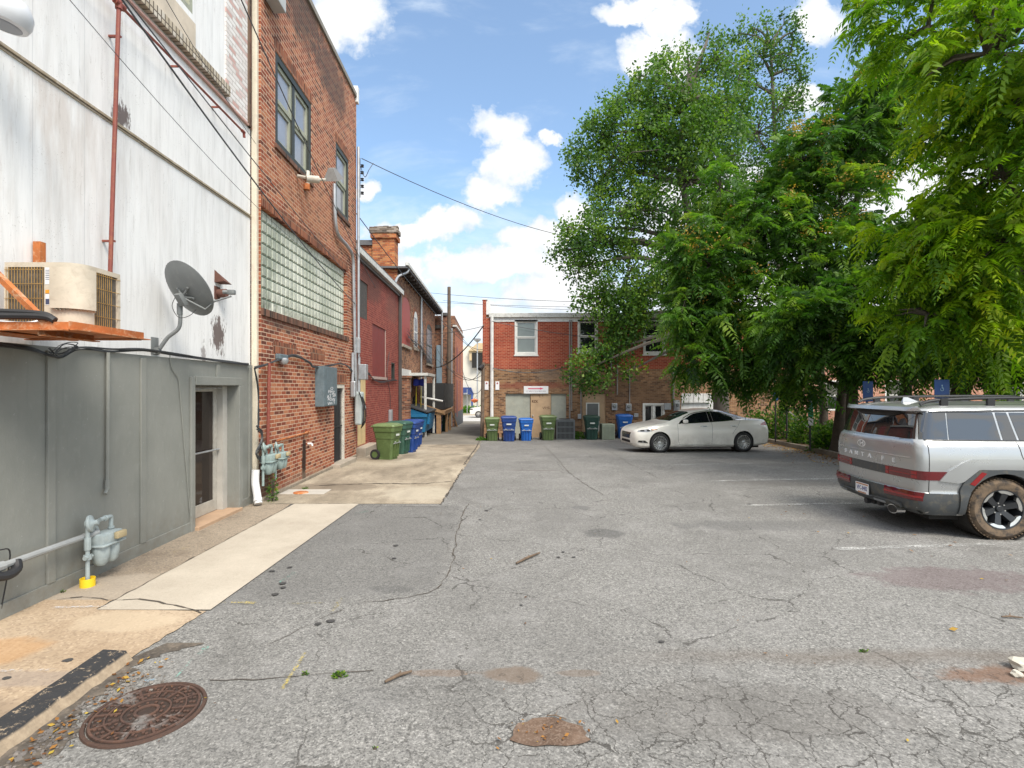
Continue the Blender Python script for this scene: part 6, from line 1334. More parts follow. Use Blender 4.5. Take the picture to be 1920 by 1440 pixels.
M_RIMS = paint('machined_alloy', (.62, .62, .60), .28, metal=.85, var=.05); M_RIMD = paint('dark_alloy', (.022, .024, .027), .35)
M_SUVGLASS = glassy('suv_tinted_glass', (.01, .012, .014), .015, 1.0, 1.65)
M_LAMP = glassy('red_lamp', (.10, .003, .006), .08, .9); M_LAMPB = glassy('bright_red_lamp', (.24, .004, .006), .1, .9); M_CHROME = flat('chrome_trim', (.62, .62, .62), .12, 1.0)
def mudtyre():
    m, t, b = newmat('muddy_tyre'); p = t.obj(); n = t.noise(p, 9, 6, .7); c = t.mix(t.map(n, .36, .56), (.03, .027, .025), (.155, .108, .068)); t.put(b.inputs['Base Color'], c); b.inputs['Roughness'].default_value = .9; t.put(b.inputs['Normal'], t.bump(t.noise(p, 60, 4), .4, .006)); return m
M_MUD = mudtyre(); M_TYRE = paint('tyre_rubber', (.028, .028, .029), .75, dirt=(.09, .08, .07), scale=5)
# ---------------- silver SUV
suv = thing('parked_suv', 'silver boxy SUV with muddy tyres parked at the right, rear towards the lot', 'car', (5.56, 6.98 + 1.0, 0.0), R(-4.5))
prof = [(.30, .92, .14, 4.9), (.36, .96, .05, 5.0), (.42, .985, .015, 5.08), (.52, 1.0, .0, 5.12), (.60, 1.0, .0, 5.15), (.615, .992, .025, 5.15), (.66, .995, .03, 5.16), (.80, 1.005, .022, 5.17), (.98, 1.012, .02, 5.16), (1.10, 1.006, .022, 5.12), (1.20, .99, .032, 5.0),
        (1.265, .965, .045, 4.6), (1.295, .935, .065, 4.0), (1.31, .925, .075, 3.9), (1.45, .89, .11, 3.6), (1.60, .855, .155, 3.3), (1.68, .835, .18, 3.15), (1.72, .81, .20, 3.05), (1.755, .76, .30, 2.9), (1.785, .64, .50, 2.75), (1.805, .40, .85, 2.55), (1.81, .12, 1.2, 2.3)]
def ring_plan(z, w, xr, xf, rc=.15, bow=.09):
    rc = min(rc, w * .6); pts = []
    n = 8
    rx = lambda y: xr + bow * (y / 1.0) ** 2
    for k in range(n + 1): y = (w - rc) * (k / n); pts.append((rx(y), -y))
    x0 = rx(w - rc)
    for k in range(1, 8): a = math.pi / 2 * k / 8; pts.append((x0 + rc * (1 - math.cos(a)), -(w - rc) - rc * math.sin(a)))
    m = 26; xa, xb = x0 + rc, xf - .3
    for k in range(m + 1): pts.append((xa + (xb - xa) * k / m, -w))
    for k in range(1, 9): a = math.pi / 2 * k / 8; pts.append((xb + .3 * math.sin(a), -(w * .45 + w * .55 * math.cos(a))))
    pts.append((xf + .03, 0)); full = pts + [(x, -y) for x, y in pts[-2:0:-1]]
    return [(x, y, z) for x, y in full]
zs = []
for a, b in zip(prof, prof[1:]):
    k = max(1, int((b[0] - a[0]) / .06))
    for i in range(k): zs.append(tuple(a[j] + (b[j] - a[j]) * i / k for j in range(4)))
zs.append(prof[-1])
mb = MB(); rings = [ring_plan(*q) for q in zs]; K = len(rings[0])
for r_0 in rings: mb.v += r_0
for i in range(len(rings) - 1):
    for j in range(K): mb.f.append((i * K + j, i * K + (j + 1) % K, (i + 1) * K + (j + 1) % K, (i + 1) * K + j)); mb.m.append(0)
mb.f.append(tuple(range(K - 1, -1, -1))); mb.f.append(tuple(range((len(rings) - 1) * K, len(rings) * K))); mb.m += [0, 0]
bvh = BVHTree.FromPolygons([Vector(p) for p in mb.v], mb.f)
WC, WZ, WR = (1.13, 4.10), .405, .402
cs = []
for x in WC:
    c = MB(); c.tube([(x, -1.3, WZ + .02), (x, -.62, WZ + .02)], .455, 40); cs.append(c); c = MB(); c.tube([(x, 1.3, WZ + .02), (x, .62, WZ + .02)], .455, 40); cs.append(c)
body = cut(mb, 'body', M_SILVER, suv, cs)
for x in WC:
    for s in (1, -1):
        c = MB(); c.lathe([(.452, 0), (.452, .36), (0, .36)], Matrix.Translation((x, -s * .985, WZ + .02)) @ Matrix.Rotation(R(-90) * s, 4, 'X'), 36); c.build('wheel_arch_liner', M_DARK, suv, world=False)
        wheel(suv, x, -s * .865, WZ, WR, .262, .27, s, 'suv', M_MUD, M_RIMS, M_RIMD)
mb = MB(); mb.box(.35, 4.8, -.8, .8, .22, .34); mb.tube([(.25, -.3, .25), (.8, -.3, .25)], .06, 8); mb.build('underbody', M_DARK, suv, world=False)
# dark bumper and cladding
mb = MB(); patch(mb, bvh, [(-.93, .30), (.93, .30)], [(-.985, .60), (.985, .60)], 'rear', .008, 30, 6)
patch(mb, bvh, [(.10, .31), (.60, .31)], [(.02, .60), (.60, .60)], 'side-', .010, 10, 6); patch(mb, bvh, [(.10, .31), (.60, .31)], [(.02, .60), (.60, .60)], 'side+', .010, 10, 6)
patch(mb, bvh, [(-.7, .37), (.7, .37)], [(-.72, .42), (.72, .42)], 'rear', .05, 16, 3, .05)
mb.build('bumper', M_CLAD, suv, 40, world=False)
arc_o = lambda x0: [(x0 - .535, .34), (x0 - .545, .66), (x0 - .50, .76), (x0 - .31, .925), (x0, .935), (x0 + .31, .925), (x0 + .50, .76), (x0 + .545, .66), (x0 + .535, .34)]
arc_i = lambda x0: [(x0 + .458 * math.cos(a), WZ + .02 + .458 * math.sin(a)) for a in [math.pi + .18 - (math.pi + .36) * k / 16 for k in range(17)]]
mb = MB()
for x0 in WC:
    for sd in ('side-', 'side+'): patch(mb, bvh, arc_i(x0), arc_o(x0), sd, .028, 44, 4, .05)
for sd in ('side-', 'side+'): patch(mb, bvh, [(1.66, .33), (3.58, .33)], [(1.66, .60), (3.58, .60)], sd, .02, 14, 4, .03)
mb.build('wheel_cladding', M_CLAD, suv, 40, world=False)
mb = MB()
for x0 in WC:
    up_ = [(x0 - .70, .90), (x0 - .49, 1.03), (x0 - .40, 1.065), (x0 - .1, 1.07), (x0 + .35, 1.07), (x0 + .52, 1.0), (x0 + .66, .85)]
    lo_ = [(x0 - .80, .775), (x0 - .555, .745), (x0 - .50, .765), (x0 - .31, .93), (x0 + .31, .93), (x0 + .50, .765), (x0 + .60, .74)]
    for sd in ('side-', 'side+'): patch(mb, bvh, lo_, up_, sd, .022, 40, 5, .03)
mb.build('fender_flare', M_SILVER, suv, 40, world=False)
# glass
mb = MB()
for sd in ('side-', 'side+'):
    for (a, b, c, d) in ((.13, .50, .20, .53), (.515, 1.16, .545, 1.12), (1.19, 1.36, 1.15, 1.29), (1.39, 2.35, 1.32, 2.28), (2.42, 3.3, 2.36, 2.95)):
        patch(mb, bvh, [(a, 1.312), (b, 1.312)], [(c, 1.655 + min(.05, c * .05)), (d, 1.655 + min(.05, d * .05))], sd, .004, 10, 8, .004)
patch(mb, bvh, [(-.84, 1.31), (.84, 1.31)], [(-.76, 1.655), (.76, 1.655)], 'rear', .005, 24, 8, .004)
mb.build('window_glass', M_SUVGLASS, suv, 30, world=False)
mb = MB()
for sd in ('side-', 'side+'): patch(mb, bvh, [(.10, 1.30), (3.4, 1.30)], [(.13, 1.312), (3.4, 1.312)], sd, .010, 30, 3, .01); patch(mb, bvh, [(.16, 1.662), (3.0, 1.715)], [(.17, 1.682), (3.0, 1.73)], sd, .010, 30, 3, .01)
mb.build('window_trim', flat('gloss_black', (.01, .01, .011), .2), suv, 40, world=False)
mb = MB(); patch(mb, bvh, [(-.80, 1.66), (.80, 1.66)], [(-.76, 1.70), (.76, 1.70)], 'rear', .09, 20, 3, .09); mb.build('spoiler', M_SILVER, suv, 40, world=False)
mb = MB(); patch(mb, bvh, [(-.35, 1.60), (.35, 1.60)], [(-.55, 1.655), (.55, 1.655)], 'rear', .03, 12, 3, .03); mb.build('brake_light', M_DARK, suv, 40, world=False)
# light bar and reflectors
mb = MB(); patch(mb, bvh, [(-.40, .775), (.40, .775)], [(-.40, .895), (.40, .895)], 'rear', .006, 10, 4); mb.build('light_bar', M_CLAD, suv, 40, world=False)
for sg, sd in ((-1, 'side-'), (1, 'side+')):
    mb = MB(); patch(mb, bvh, [(sg * .40, .775), (sg * .99, .775)], [(sg * .40, .895), (sg * .99, .895)], 'rear', .008, 14, 4); patch(mb, bvh, [(.10, .78), (.34, .78)], [(.10, .895), (.46, .895)], sd, .010, 10, 4)
    tl = mb.build('tail_light', M_LAMP, suv, 40, world=False)
    mb = MB(); 
    for (a, b) in ((.42, .47), (.86, .93)):
        for z in (.79, .842): patch(mb, bvh, [(sg * a, z), (sg * b, z)], [(sg * a, z + .04), (sg * b, z + .04)], 'rear', .012, 4, 3)
    patch(mb, bvh, [(sg * .50, .828), (sg * .84, .828)], [(sg * .50, .838), (sg * .84, .838)], 'rear', .012, 8, 2); mb.build('lamp_segment', M_LAMPB, tl, 40, world=False)
    mb = MB(); patch(mb, bvh, [(sg * .42, .50), (sg * .98, .50)], [(sg * .42, .60), (sg * .99, .60)], 'rear', .016, 14, 4); mb.build('reflector', M_LAMP, suv, 40, world=False)
    mb = MB(); patch(mb, bvh, [(sg * .42, .535), (sg * .98, .535)], [(sg * .42, .56), (sg * .98, .56)], 'rear', .020, 14, 2); mb.build('reflector', M_LAMPB, suv, 40, world=False)
    mb = MB(); q = [(.70, .74), (.76, .72)]; q2 = [(.84, .90), (.90, .885)]; patch(mb, bvh, q, q2, sd, .034, 5, 5, .02); mb.build('side_marker', M_LAMPB, suv, 40, world=False)
mb = MB(); patch(mb, bvh, [(-.84, 1.055), (.84, 1.055)], [(-.84, 1.064), (.84, 1.064)], 'rear', .006, 20, 2); mb.build('trim_line', flat('bright_silver', (.7, .7, .7), .25, .6), suv, 40, world=False)
mb = MB()
def seam(pts, mode, w=.006):
    a = [(p[0] - w / 2, p[1]) for p in pts]; b = [(p[0] + w / 2, p[1]) for p in pts]; patch(mb, bvh, a, b, mode, .0025, 24, 2, .001)
seam([(.215, .60), (.21, .9), (.215, 1.27)], 'side-', .008); seam([(1.33, 1.29), (1.36, 1.1), (1.44, .95), (1.46, .93)], 'side-', .008); seam([(2.40, 1.29), (2.42, .62)], 'side-', .008); seam([(3.35, 1.25), (3.4, .62)], 'side-', .008)
mb.build('panel_gap', M_DARK, suv, world=False)
mb = MB(); MR = lambda y, z, x: Matrix.Translation((x, y, z)) @ Matrix(((0, 0, -1), (-1, 0, 0), (0, 1, 0))).to_4x4()
def rearx(y, z): h = bvh.ray_cast(Vector((-4, y, z)), Vector((1, 0, 0)))[0]; return h.x
for ch, y in zip('SANTAFE', (.62, .45, .28, .11, -.06, -.35, -.56)): text_mb(mb, ch, MR(y, .985, rearx(y, .985) - .005), .088, .004, sx=1.3, bold=.001)
M_ = MR(.15, 1.155, rearx(.15, 1.155) - .002); KK = 28
for k in range(KK):
    a0_, a1_ = 2 * math.pi * k / KK, 2 * math.pi * (k + 1) / KK; v_ = []
    for an, sc, zz in ((a0_, 1.05, .004), (a1_, 1.05, .004), (a1_, .86, .006), (a0_, .86, .006)): v_.append(M_ @ Vector((.098 * sc * math.cos(an), .052 * sc * math.sin(an), zz)))
    mb.add(v_, [(0, 1, 2, 3)])
mb.box(-.045, -.028, -.036, .036, 0, .006, 0, M_ @ Matrix.Shear('XY', 4, (.45, 0))); mb.box(.028, .045, -.036, .036, 0, .006, 0, M_ @ Matrix.Shear('XY', 4, (.45, 0))); mb.box(-.04, .04, -.008, .010, 0, .006, 0, M_ @ Matrix.Rotation(.35, 4, 'Z'))
mb.build('badge', flat('badge_silver', (.82, .82, .82), .35, .35), suv, world=False)
px_ = rearx(.06, .48) - .02; mb = MB(); M_ = MR(.06, .475, px_); mb.box(-.175, .175, -.093, .093, -.012, .004, 0, M_, .004); pl_ = mb.build('license_plate', M_BLACK, suv, world=False)
mb = MB(); mb.box(-.163, .163, -.081, .081, .004, .007, 0, M_); mb.build('plate', M_SIGNW, pl_, world=False)
mb = MB(); text_mb(mb, 'VFC-8482', M_ @ Matrix.Translation((0, .0, .0075)), .088, .0006, sx=.72, bold=.001); mb.build('plate_number', flat('plate_blue', (.03, .05, .22)), pl_, world=False)
mb = MB(); mb.box(-.15, .15, .052, .072, .007, .008, 0, M_); mb.box(-.1, .1, -.074, -.056, .007, .008, 0, M_); mb.build('plate_band', flat('plate_tan', (.45, .22, .12)), pl_, world=False)
mb = MB(); mb.tube([(-.01, -.62, .315), (.10, -.62, .315)], .064, 16); mb.v = [(p[0], -.62 + (p[1] + .62) * 1.6, p[2]) for p in mb.v]; e_ = mb.build('exhaust', M_CHROME, suv, True, world=False)
mb = MB(); mb.tube([(-.02, -.62, .315), (-.009, -.62, .315)], .052, 16); mb.v = [(p[0], -.62 + (p[1] + .62) * 1.6, p[2]) for p in mb.v]; mb.build('exhaust_bore', M_DARK, e_, world=False)
mb = MB(); mb.box(.02, .5, -.04, .04, .27, .33, 0, None, .006); mb.box(.05, .12, -.12, .12, .27, .32); mb.tube([(.0, .0, .3), (.06, 0, .3)], .045, 8); mb.box(.04, .1, -.27, -.2, .28, .34); mb.build('tow_hitch', M_BLACK, suv, world=False)
mb = MB(); patch(mb, bvh, [(-.45, .385), (-.22, .385)], [(-.45, .41), (-.22, .41)], 'rear', .056, 4, 2, .01); patch(mb, bvh, [(.5, .385), (.7, .385)], [(.5, .41), (.7, .41)], 'rear', .056, 4, 2, .01); mb.build('reverse_light', M_GALV, suv, world=False)
for s in (-1, 1):
    mb = MB(); mb.tube(smooth_path([(.30, s * .70, 1.775), (.50, s * .71, 1.835), (1.2, s * .72, 1.865), (2.6, s * .72, 1.87), (3.0, s * .70, 1.79)], 5), .022, 8)
    for x in (.55, 1.15, 1.9, 2.6): mb.box(x, x + .09, s * .72 - .02, s * .72 + .02, 1.76, 1.86)
    mb.build('roof_rail', flat('satin_black', (.015, .015, .016), .35), suv, 40, world=False)
mb = MB(); mb.add([(.52, -.02, 1.79), (.74, -.02, 1.80), (.74, .02, 1.80), (.52, .02, 1.79), (.54, 0, 1.865), (.60, 0, 1.865)], [(0, 1, 5, 4), (1, 2, 5), (2, 3, 4, 5), (3, 0, 4)]); mb.build('antenna', M_SILVER, suv, world=False)
mb = MB(); mb.box(2.0, 2.22, -1.05, -1.0, 1.08, 1.12, 0, None, .01); mb.box(1.47, 1.70, -1.045, -1.005, 1.17, 1.21, 0, None, .01); mb.build('handle', M_SILVER, suv, 40, world=False)

# ---------------- white sedan
q = G(1238, 849)
CAR_R = math.pi + R(6.5)
fs_ = .985
sed = thing('parked_sedan', 'pearl white four door sedan parked side on before the brick building', 'car', (0, 0, 0), CAR_R)
sed.scale = (fs_,) * 3
tab = [(0.0, .60, .56, .40, .50, .56, .30), (.05, .73, .67, .52, .66, .73, .22), (.18, .82, .76, .60, .76, .84, .18), (.45, .90, .84, .66, .83, .905, .17), (.8, .965, .89, .69, .86, .925, .17), (1.12, 1.02, .93, .70, .87, .93, .17), (1.28, 1.085, .95, .66, .865, .93, .17),
       (1.7, 1.27, .975, .585, .86, .93, .17), (2.08, 1.395, .99, .55, .855, .93, .17), (2.6, 1.465, 1.01, .54, .85, .93, .17), (3.0, 1.46, 1.03, .535, .85, .93, .17), (3.4, 1.39, 1.05, .53, .845, .93, .17), (3.8, 1.27, 1.065, .54, .83, .925, .18),
       (4.15, 1.165, 1.07, .60, .81, .915, .19), (4.5, 1.125, 1.06, .64, .79, .90, .21), (4.74, 1.105, 1.02, .64, .75, .86, .24), (4.84, 1.00, .92, .60, .70, .80, .28), (4.90, .80, .74, .5, .60, .66, .36)]
def cat(tb, x):
    k = 0
    while k < len(tb) - 2 and tb[k + 1][0] <= x: k += 1
    p0, p1, p2, p3 = tb[max(k - 1, 0)], tb[k], tb[k + 1], tb[min(k + 2, len(tb) - 1)]; h = p2[0] - p1[0]; t_ = min(1, max(0, (x - p1[0]) / h)); out = []
    for j in range(1, len(p1)):
        m1 = (p2[j] - p0[j]) / max(1e-6, p2[0] - p0[0]) * h; m2 = (p3[j] - p1[j]) / max(1e-6, p3[0] - p1[0]) * h
        out.append((2 * t_ ** 3 - 3 * t_ ** 2 + 1) * p1[j] + (t_ ** 3 - 2 * t_ ** 2 + t_) * m1 + (-2 * t_ ** 3 + 3 * t_ ** 2) * p2[j] + (t_ ** 3 - t_ ** 2) * m2)
    return out
def sect(x):
    zt, zsh, wt, wsh, wm, zb = cat(tab, x); h = zsh - zb
    key = [(0, zb), (wm - .09, zb + .0), (wm - .015, zb + .07), (wm, zb + .30 * h), (wm + .004, zb + .58 * h), (wm - .015, zb + .80 * h), (wsh + .005, zb + .95 * h), (wsh - .02, zsh + .01), (wt + (wsh - wt) * .45, zsh + (zt - zsh) * .52), (wt + .02, zt - .07 * min(1, (zt - zsh) / .3)), (wt - .08, zt - .022), (wt * .45, zt - .004), (0, zt)]
    pts = [Vector((a, b, 0)) for a, b in key]; out = []
    for i in range(len(pts) - 1):
        a, b = pts[i], pts[i + 1]; n = 2 if i in (0, 11) else 2
        for k in range(n): out.append(a.lerp(b, k / n))
    out.append(pts[-1]); return out
LX = lambda x: 4.9 - x                      # table runs from the nose; local x points forwards
xs = [0, .015, .03, .05, .08, .12, .18, .25, .35] + fr(.45, 4.7, .075) + [4.74, 4.79, 4.84, 4.87, 4.90]
mb = MB(); secs = []
for x in xs:
    s_ = sect(x); secs.append([(LX(x), p.x, p.y) for p in s_] + [(LX(x), -p.x, p.y) for p in s_[-2:0:-1]])
K = len(secs[0])
for s_ in secs: mb.v += s_
for i in range(len(secs) - 1):
    for j in range(K): mb.f.append((i * K + j, (i + 1) * K + j, (i + 1) * K + (j + 1) % K, i * K + (j + 1) % K)); mb.m.append(0)
mb.f += [tuple(range(K)), tuple(range(len(secs) * K - 1, (len(secs) - 1) * K - 1, -1))]; mb.m += [0, 0]
bvh = BVHTree.FromPolygons([Vector(p) for p in mb.v], mb.f)
SW = (LX(.86), LX(3.86)); SWZ, SWR = .335, .332
cs = []
for x in SW:
    for s in (-1, 1): c = MB(); c.tube([(x, s * 1.3, SWZ + .01), (x, s * .6, SWZ + .01)], .375, 36); cs.append(c)
cut(mb, 'body', M_PEARL, sed, cs)
for x in SW:
    for s in (1, -1):
        c = MB(); c.lathe([(.372, 0), (.372, .32), (0, .32)], Matrix.Translation((x, -s * .90, SWZ + .01)) @ Matrix.Rotation(R(-90) * s, 4, 'X'), 32); c.build('wheel_arch_liner', M_DARK, sed, world=False)
        wheel(sed, x, -s * .815, SWZ, SWR, .235, .22, s, 'sedan', M_TYRE, M_RIMS, M_RIMD)
mb = MB(); mb.box(.4, 4.5, -.75, .75, .13, .25); mb.build('underbody', M_DARK, sed, world=False)
sl_ = lambda *p: [(LX(a), b) for a, b in p]
for nm, lo, hi in (('front', [(1.60, .985), (2.0, 1.0), (2.66, 1.025)], [(1.82, 1.13), (2.1, 1.27), (2.28, 1.325), (2.66, 1.37)]), ('rear', [(2.80, 1.03), (3.2, 1.06), (3.55, 1.085)], [(2.80, 1.375), (3.2, 1.35), (3.50, 1.26)]), ('quarter', [(3.57, 1.088), (3.98, 1.11)], [(3.53, 1.25), (3.98, 1.125)])):
    for sd in ('side-', 'side+'):
        mb = MB(); patch(mb, bvh, sl_(*lo), sl_(*hi), sd, .005, 18, 8, .004); mb.build('window_glass', M_CARGLASS, sed, 30, world=False)
mb = MB()
for sd in ('side-', 'side+'):
    patch(mb, bvh, sl_((1.55, .965), (2.1, .985), (3.0, 1.03), (4.02, 1.105)), sl_((1.55, .985), (2.1, 1.0), (3.0, 1.045), (4.02, 1.12)), sd, .010, 30, 2, .008)
    patch(mb, bvh, sl_((1.76, 1.135), (2.05, 1.275), (2.3, 1.345), (2.75, 1.395), (3.2, 1.37), (3.6, 1.27), (4.02, 1.12)), sl_((1.75, 1.15), (2.04, 1.29), (2.3, 1.358), (2.75, 1.408), (3.2, 1.383), (3.6, 1.285), (4.02, 1.128)), sd, .008, 40, 2, .006)
mb.build('window_trim', M_CHROME, sed, 40, world=False)
mb = MB()
for sd in ('side-', 'side+'): patch(mb, bvh, sl_((2.67, 1.03), (2.79, 1.035)), sl_((2.67, 1.37), (2.79, 1.375)), sd, .006, 4, 6, .004); patch(mb, bvh, sl_((1.60, .985), (1.55, .985)), sl_((1.82, 1.13), (1.70, 1.10)), sd, .004, 4, 4, .003)
mb.build('pillar', flat('gloss_black', (.01, .01, .011), .2), sed, world=False)
mb = MB(); patch(mb, bvh, [(LX(1.30), -.66), (LX(1.22), 0), (LX(1.30), .66)], [(LX(2.04), -.54), (LX(1.98), 0), (LX(2.04), .54)], 'top', .005, 24, 8, .004); mb.build('windscreen', glassy('windscreen_glass', (.015, .03, .022), .03, 1), sed, 30, world=False)
mb = MB(); patch(mb, bvh, [(LX(3.35), -.50), (LX(3.3), 0), (LX(3.35), .50)], [(LX(4.05), -.52), (LX(4.1), 0), (LX(4.05), .52)], 'top', .005, 24, 8, .004); mb.build('rear_screen', M_CARGLASS, sed, 30, world=False)
for s, sd in ((1, 'side+'), (-1, 'side-')):
    mb = MB(); patch(mb, bvh, sl_((.13, .70), (.45, .70), (.78, .78)), sl_((.16, .755), (.45, .80), (.78, .80)), sd, .008, 14, 4, .006); hl = mb.build('headlight', glassy('headlamp_glass', (.35, .36, .37), .05, 1), sed, 30, world=False)
    mb = MB(); patch(mb, bvh, sl_((.22, .72), (.34, .72)), sl_((.22, .76), (.34, .765)), sd, .012, 4, 3, .004); patch(mb, bvh, sl_((.42, .725), (.52, .73)), sl_((.42, .775), (.52, .775)), sd, .012, 4, 3, .004); mb.build('lamp_unit', M_DARK, hl, world=False)
    mb = MB(); patch(mb, bvh, sl_((.58, .755), (.76, .785)), sl_((.58, .79), (.76, .797)), sd, .012, 4, 3, .004); mb.build('turn_signal', flat('amber', (.6, .2, .02), .2), hl, world=False)
    mb = MB(); patch(mb, bvh, sl_((.12, .36), (.44, .33)), sl_((.14, .42), (.34, .42), (.44, .345)), sd, .008, 10, 4, .006); fg = mb.build('fog_light', M_DARK, sed, world=False)
    mb = MB(); patch(mb, bvh, sl_((.24, .355), (.30, .355)), sl_((.24, .395), (.30, .395)), sd, .014, 4, 4, .006); mb.build('lamp_unit', M_CHROME, fg, world=False)
    mb = MB(); patch(mb, bvh, sl_((4.50, .92), (4.78, .90)), sl_((4.52, .94), (4.64, 1.0), (4.78, 1.03)), sd, .008, 10, 4, .006); mb.build('tail_light', M_LAMPB, sed, 30, world=False)
    c = (LX(1.78), s * .98, 1.02); mb = MB(); mb.box(c[0] - .06, c[0] + .10, c[1] - .12 * (s > 0) , c[1] + .12 * (s < 0), 1.0, 1.12, 0, None, .035); mb.box(c[0] - .02, c[0] + .04, s * .82, s * .9, 1.0, 1.04); mb.build('wing_mirror', M_PEARL, sed, 40, world=False)
    for x in (2.42, 3.48): mb = MB(); bx = bvh.ray_cast(Vector((LX(x), s * 4, .885)), Vector((0, -s, 0)))[0].y; mb.tube(smooth_path([(LX(x) + .11, bx, .885), (LX(x) + .06, bx + s * .035, .887), (LX(x) - .06, bx + s * .035, .89), (LX(x) - .11, bx, .89)], 3), .014, 6); mb.build('handle', M_CHROME, sed, True, world=False)
mb = MB()
for sd in ('side+', 'side-'):
    seam([(LX(1.50), .97), (LX(1.49), .75), (LX(1.50), .40), (LX(1.56), .27)], sd); seam([(LX(2.73), 1.02), (LX(2.72), .75), (LX(2.70), .27)], sd); seam([(LX(3.80), 1.08), (LX(3.66), .90), (LX(3.50), .70), (LX(3.44), .60)], sd)
    patch(mb, bvh, sl_((1.40, .262), (3.42, .262)), sl_((1.40, .268), (3.42, .268)), sd, .003, 20, 2, .001)
mb.build('panel_gap', M_DARK, sed, world=False)
mb = MB()
for sd in ('side+', 'side-'): patch(mb, bvh, sl_((1.5, .30), (3.45, .33)), sl_((1.5, .312), (3.45, .345)), sd, .006, 20, 2, .004)
mb.build('door_crease', M_PEARL, sed, 40, world=False)
mb = MB(); patch(mb, bvh, [(-.36, .46), (.36, .46)], [(-.42, .66), (.42, .66)], 'front', .010, 12, 5, .01); gr_ = mb.build('grille', M_DARK, sed, world=False)
mb = MB()
for k in range(5): z = .485 + k * .038; patch(mb, bvh, [(-.38, z), (.38, z)], [(-.38, z + .010), (.38, z + .010)], 'front', .018, 12, 2, .006)
mb.build('grille_bar', M_CHROME, gr_, 40, world=False)
mb = MB(); patch(mb, bvh, [(-.42, .31), (.42, .31)], [(-.38, .40), (.38, .40)], 'front', .010, 12, 4, .01); mb.build('intake', M_DARK, sed, world=False)
mb = MB(); patch(mb, bvh, [(-.6, .27), (.6, .27)], [(-.6, .285), (.6, .285)], 'front', .012, 12, 2, .006); mb.build('splitter', M_CHROME, sed, world=False)
# put the front left tyre where the photo has it
fw_ = Matrix.Rotation(CAR_R, 3, 'Z') @ (Vector((SW[0], .925, 0)) * fs_); yy = q.y + .0
sed.location = (q.x - fw_.x, yy - fw_.y, gz(q.y) - .005)

# ---------------- far white car
fc = thing('parked_car', 'white car passing on the street at the end of the alley', 'car', (-1.3, 53.2, -.94), math.pi)
mb = MB(); pr = [(0, .35), (0, .75), (.12, .95), (.9, 1.05), (1.5, 1.5), (3.2, 1.55), (4.2, 1.45), (4.5, 1.0), (4.5, .35)]
mb.prism([(4.5 - a - 1.1, b) for a, b in pr], lambda a, z, d: Vector((a, d, z)), -.85, .85); mb.build('body', M_PEARL, fc, 40, world=False)
mb = MB(); mb.prism([(4.5 - a - 1.1, b) for a, b in [(1.15, 1.1), (1.6, 1.45), (3.2, 1.5), (4.0, 1.1)]], lambda a, z, d: Vector((a, d, z)), -.87, .87); mb.build('window_glass', M_CARGLASS, fc, world=False)
for a in (.85, 3.6):
    for s in (-1, 1): wheel(fc, 4.5 - a - 1.1, -s * .78, .34, .34, .22, .2, s, 'sedan', M_TYRE, M_RIMS, M_RIMD)
mb = MB(); mb.box(3.1, 3.42, .6, .86, .78, .92, 0, None, .02); mb.box(3.1, 3.42, -.6, -.86, .78, .92, 0, None, .02); mb.build('headlight', M_CHROME, fc, world=False)
fc.location = (P(882, 775, 53.2).x + 3.4, 53.2, -.94)

# ================================================================== TREES AND PLANTS
def leafmat(name, cols, trans=.35, rough=.5, spec=.35):
    m, t, b = newmat(name); a = t.new('ShaderNodeAttribute', attribute_name='v'); f = a.outputs['Fac']
    c = t.ramp(f, [(i / (len(cols) - 1), q) for i, q in enumerate(cols)])
    t.put(b.inputs['Base Color'], c); b.inputs['Roughness'].default_value = rough; b.inputs['Specular IOR Level'].default_value = spec
    tr = t.new('ShaderNodeBsdfTranslucent'); t.put(tr.inputs[0], t.mix(1.0, c, (1.5, 1.7, .7), 'MULTIPLY')); mx = t.new('ShaderNodeMixShader'); mx.inputs[0].default_value = trans
    t.l.new(b.outputs[0], mx.inputs[1]); t.l.new(tr.outputs[0], mx.inputs[2]); t.l.new(mx.outputs[0], t.n['Material Output'].inputs[0]); return m
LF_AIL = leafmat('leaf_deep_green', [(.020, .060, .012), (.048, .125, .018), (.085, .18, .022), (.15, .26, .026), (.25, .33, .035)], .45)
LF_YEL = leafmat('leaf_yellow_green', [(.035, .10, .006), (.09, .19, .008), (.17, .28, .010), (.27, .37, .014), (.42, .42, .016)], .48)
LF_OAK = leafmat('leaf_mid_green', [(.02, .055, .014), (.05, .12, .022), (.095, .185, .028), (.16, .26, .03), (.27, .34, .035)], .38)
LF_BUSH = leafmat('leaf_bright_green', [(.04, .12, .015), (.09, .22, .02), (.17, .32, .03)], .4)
SEED = leafmat('seed_orange', [(.26, .19, .03), (.42, .28, .04), (.45, .22, .05)], .3)
M_BARK = paint('bark_grey_brown', (.075, .058, .044), .9, dirt=(.14, .12, .10), scale=6, bump=.6, var=.35)
M_BARKG = paint('bark_pale', (.125, .108, .09), .9, dirt=(.09, .07, .06), scale=6, bump=.4, var=.25)
def quads_mesh(name, V4, val, mat, par, off):
    n = len(V4); me = bpy.data.meshes.new(name); me.vertices.add(n * 4); me.vertices.foreach_set('co', (V4 - off).reshape(-1).astype(np.float32))
    me.loops.add(n * 4); me.loops.foreach_set('vertex_index', np.arange(n * 4, dtype=np.int32)); me.polygons.add(n)
    me.polygons.foreach_set('loop_start', np.arange(0, n * 4, 4, dtype=np.int32)); me.polygons.foreach_set('loop_total', np.full(n, 4, np.int32))
    a = me.attributes.new('v', 'FLOAT', 'FACE'); a.data.foreach_set('value', np.clip(val, 0, 1).astype(np.float32)); me.materials.append(mat); me.update(calc_edges=True); me.validate()
    o = bpy.data.objects.new(name, me); COL.objects.link(o); o.parent = par; return o
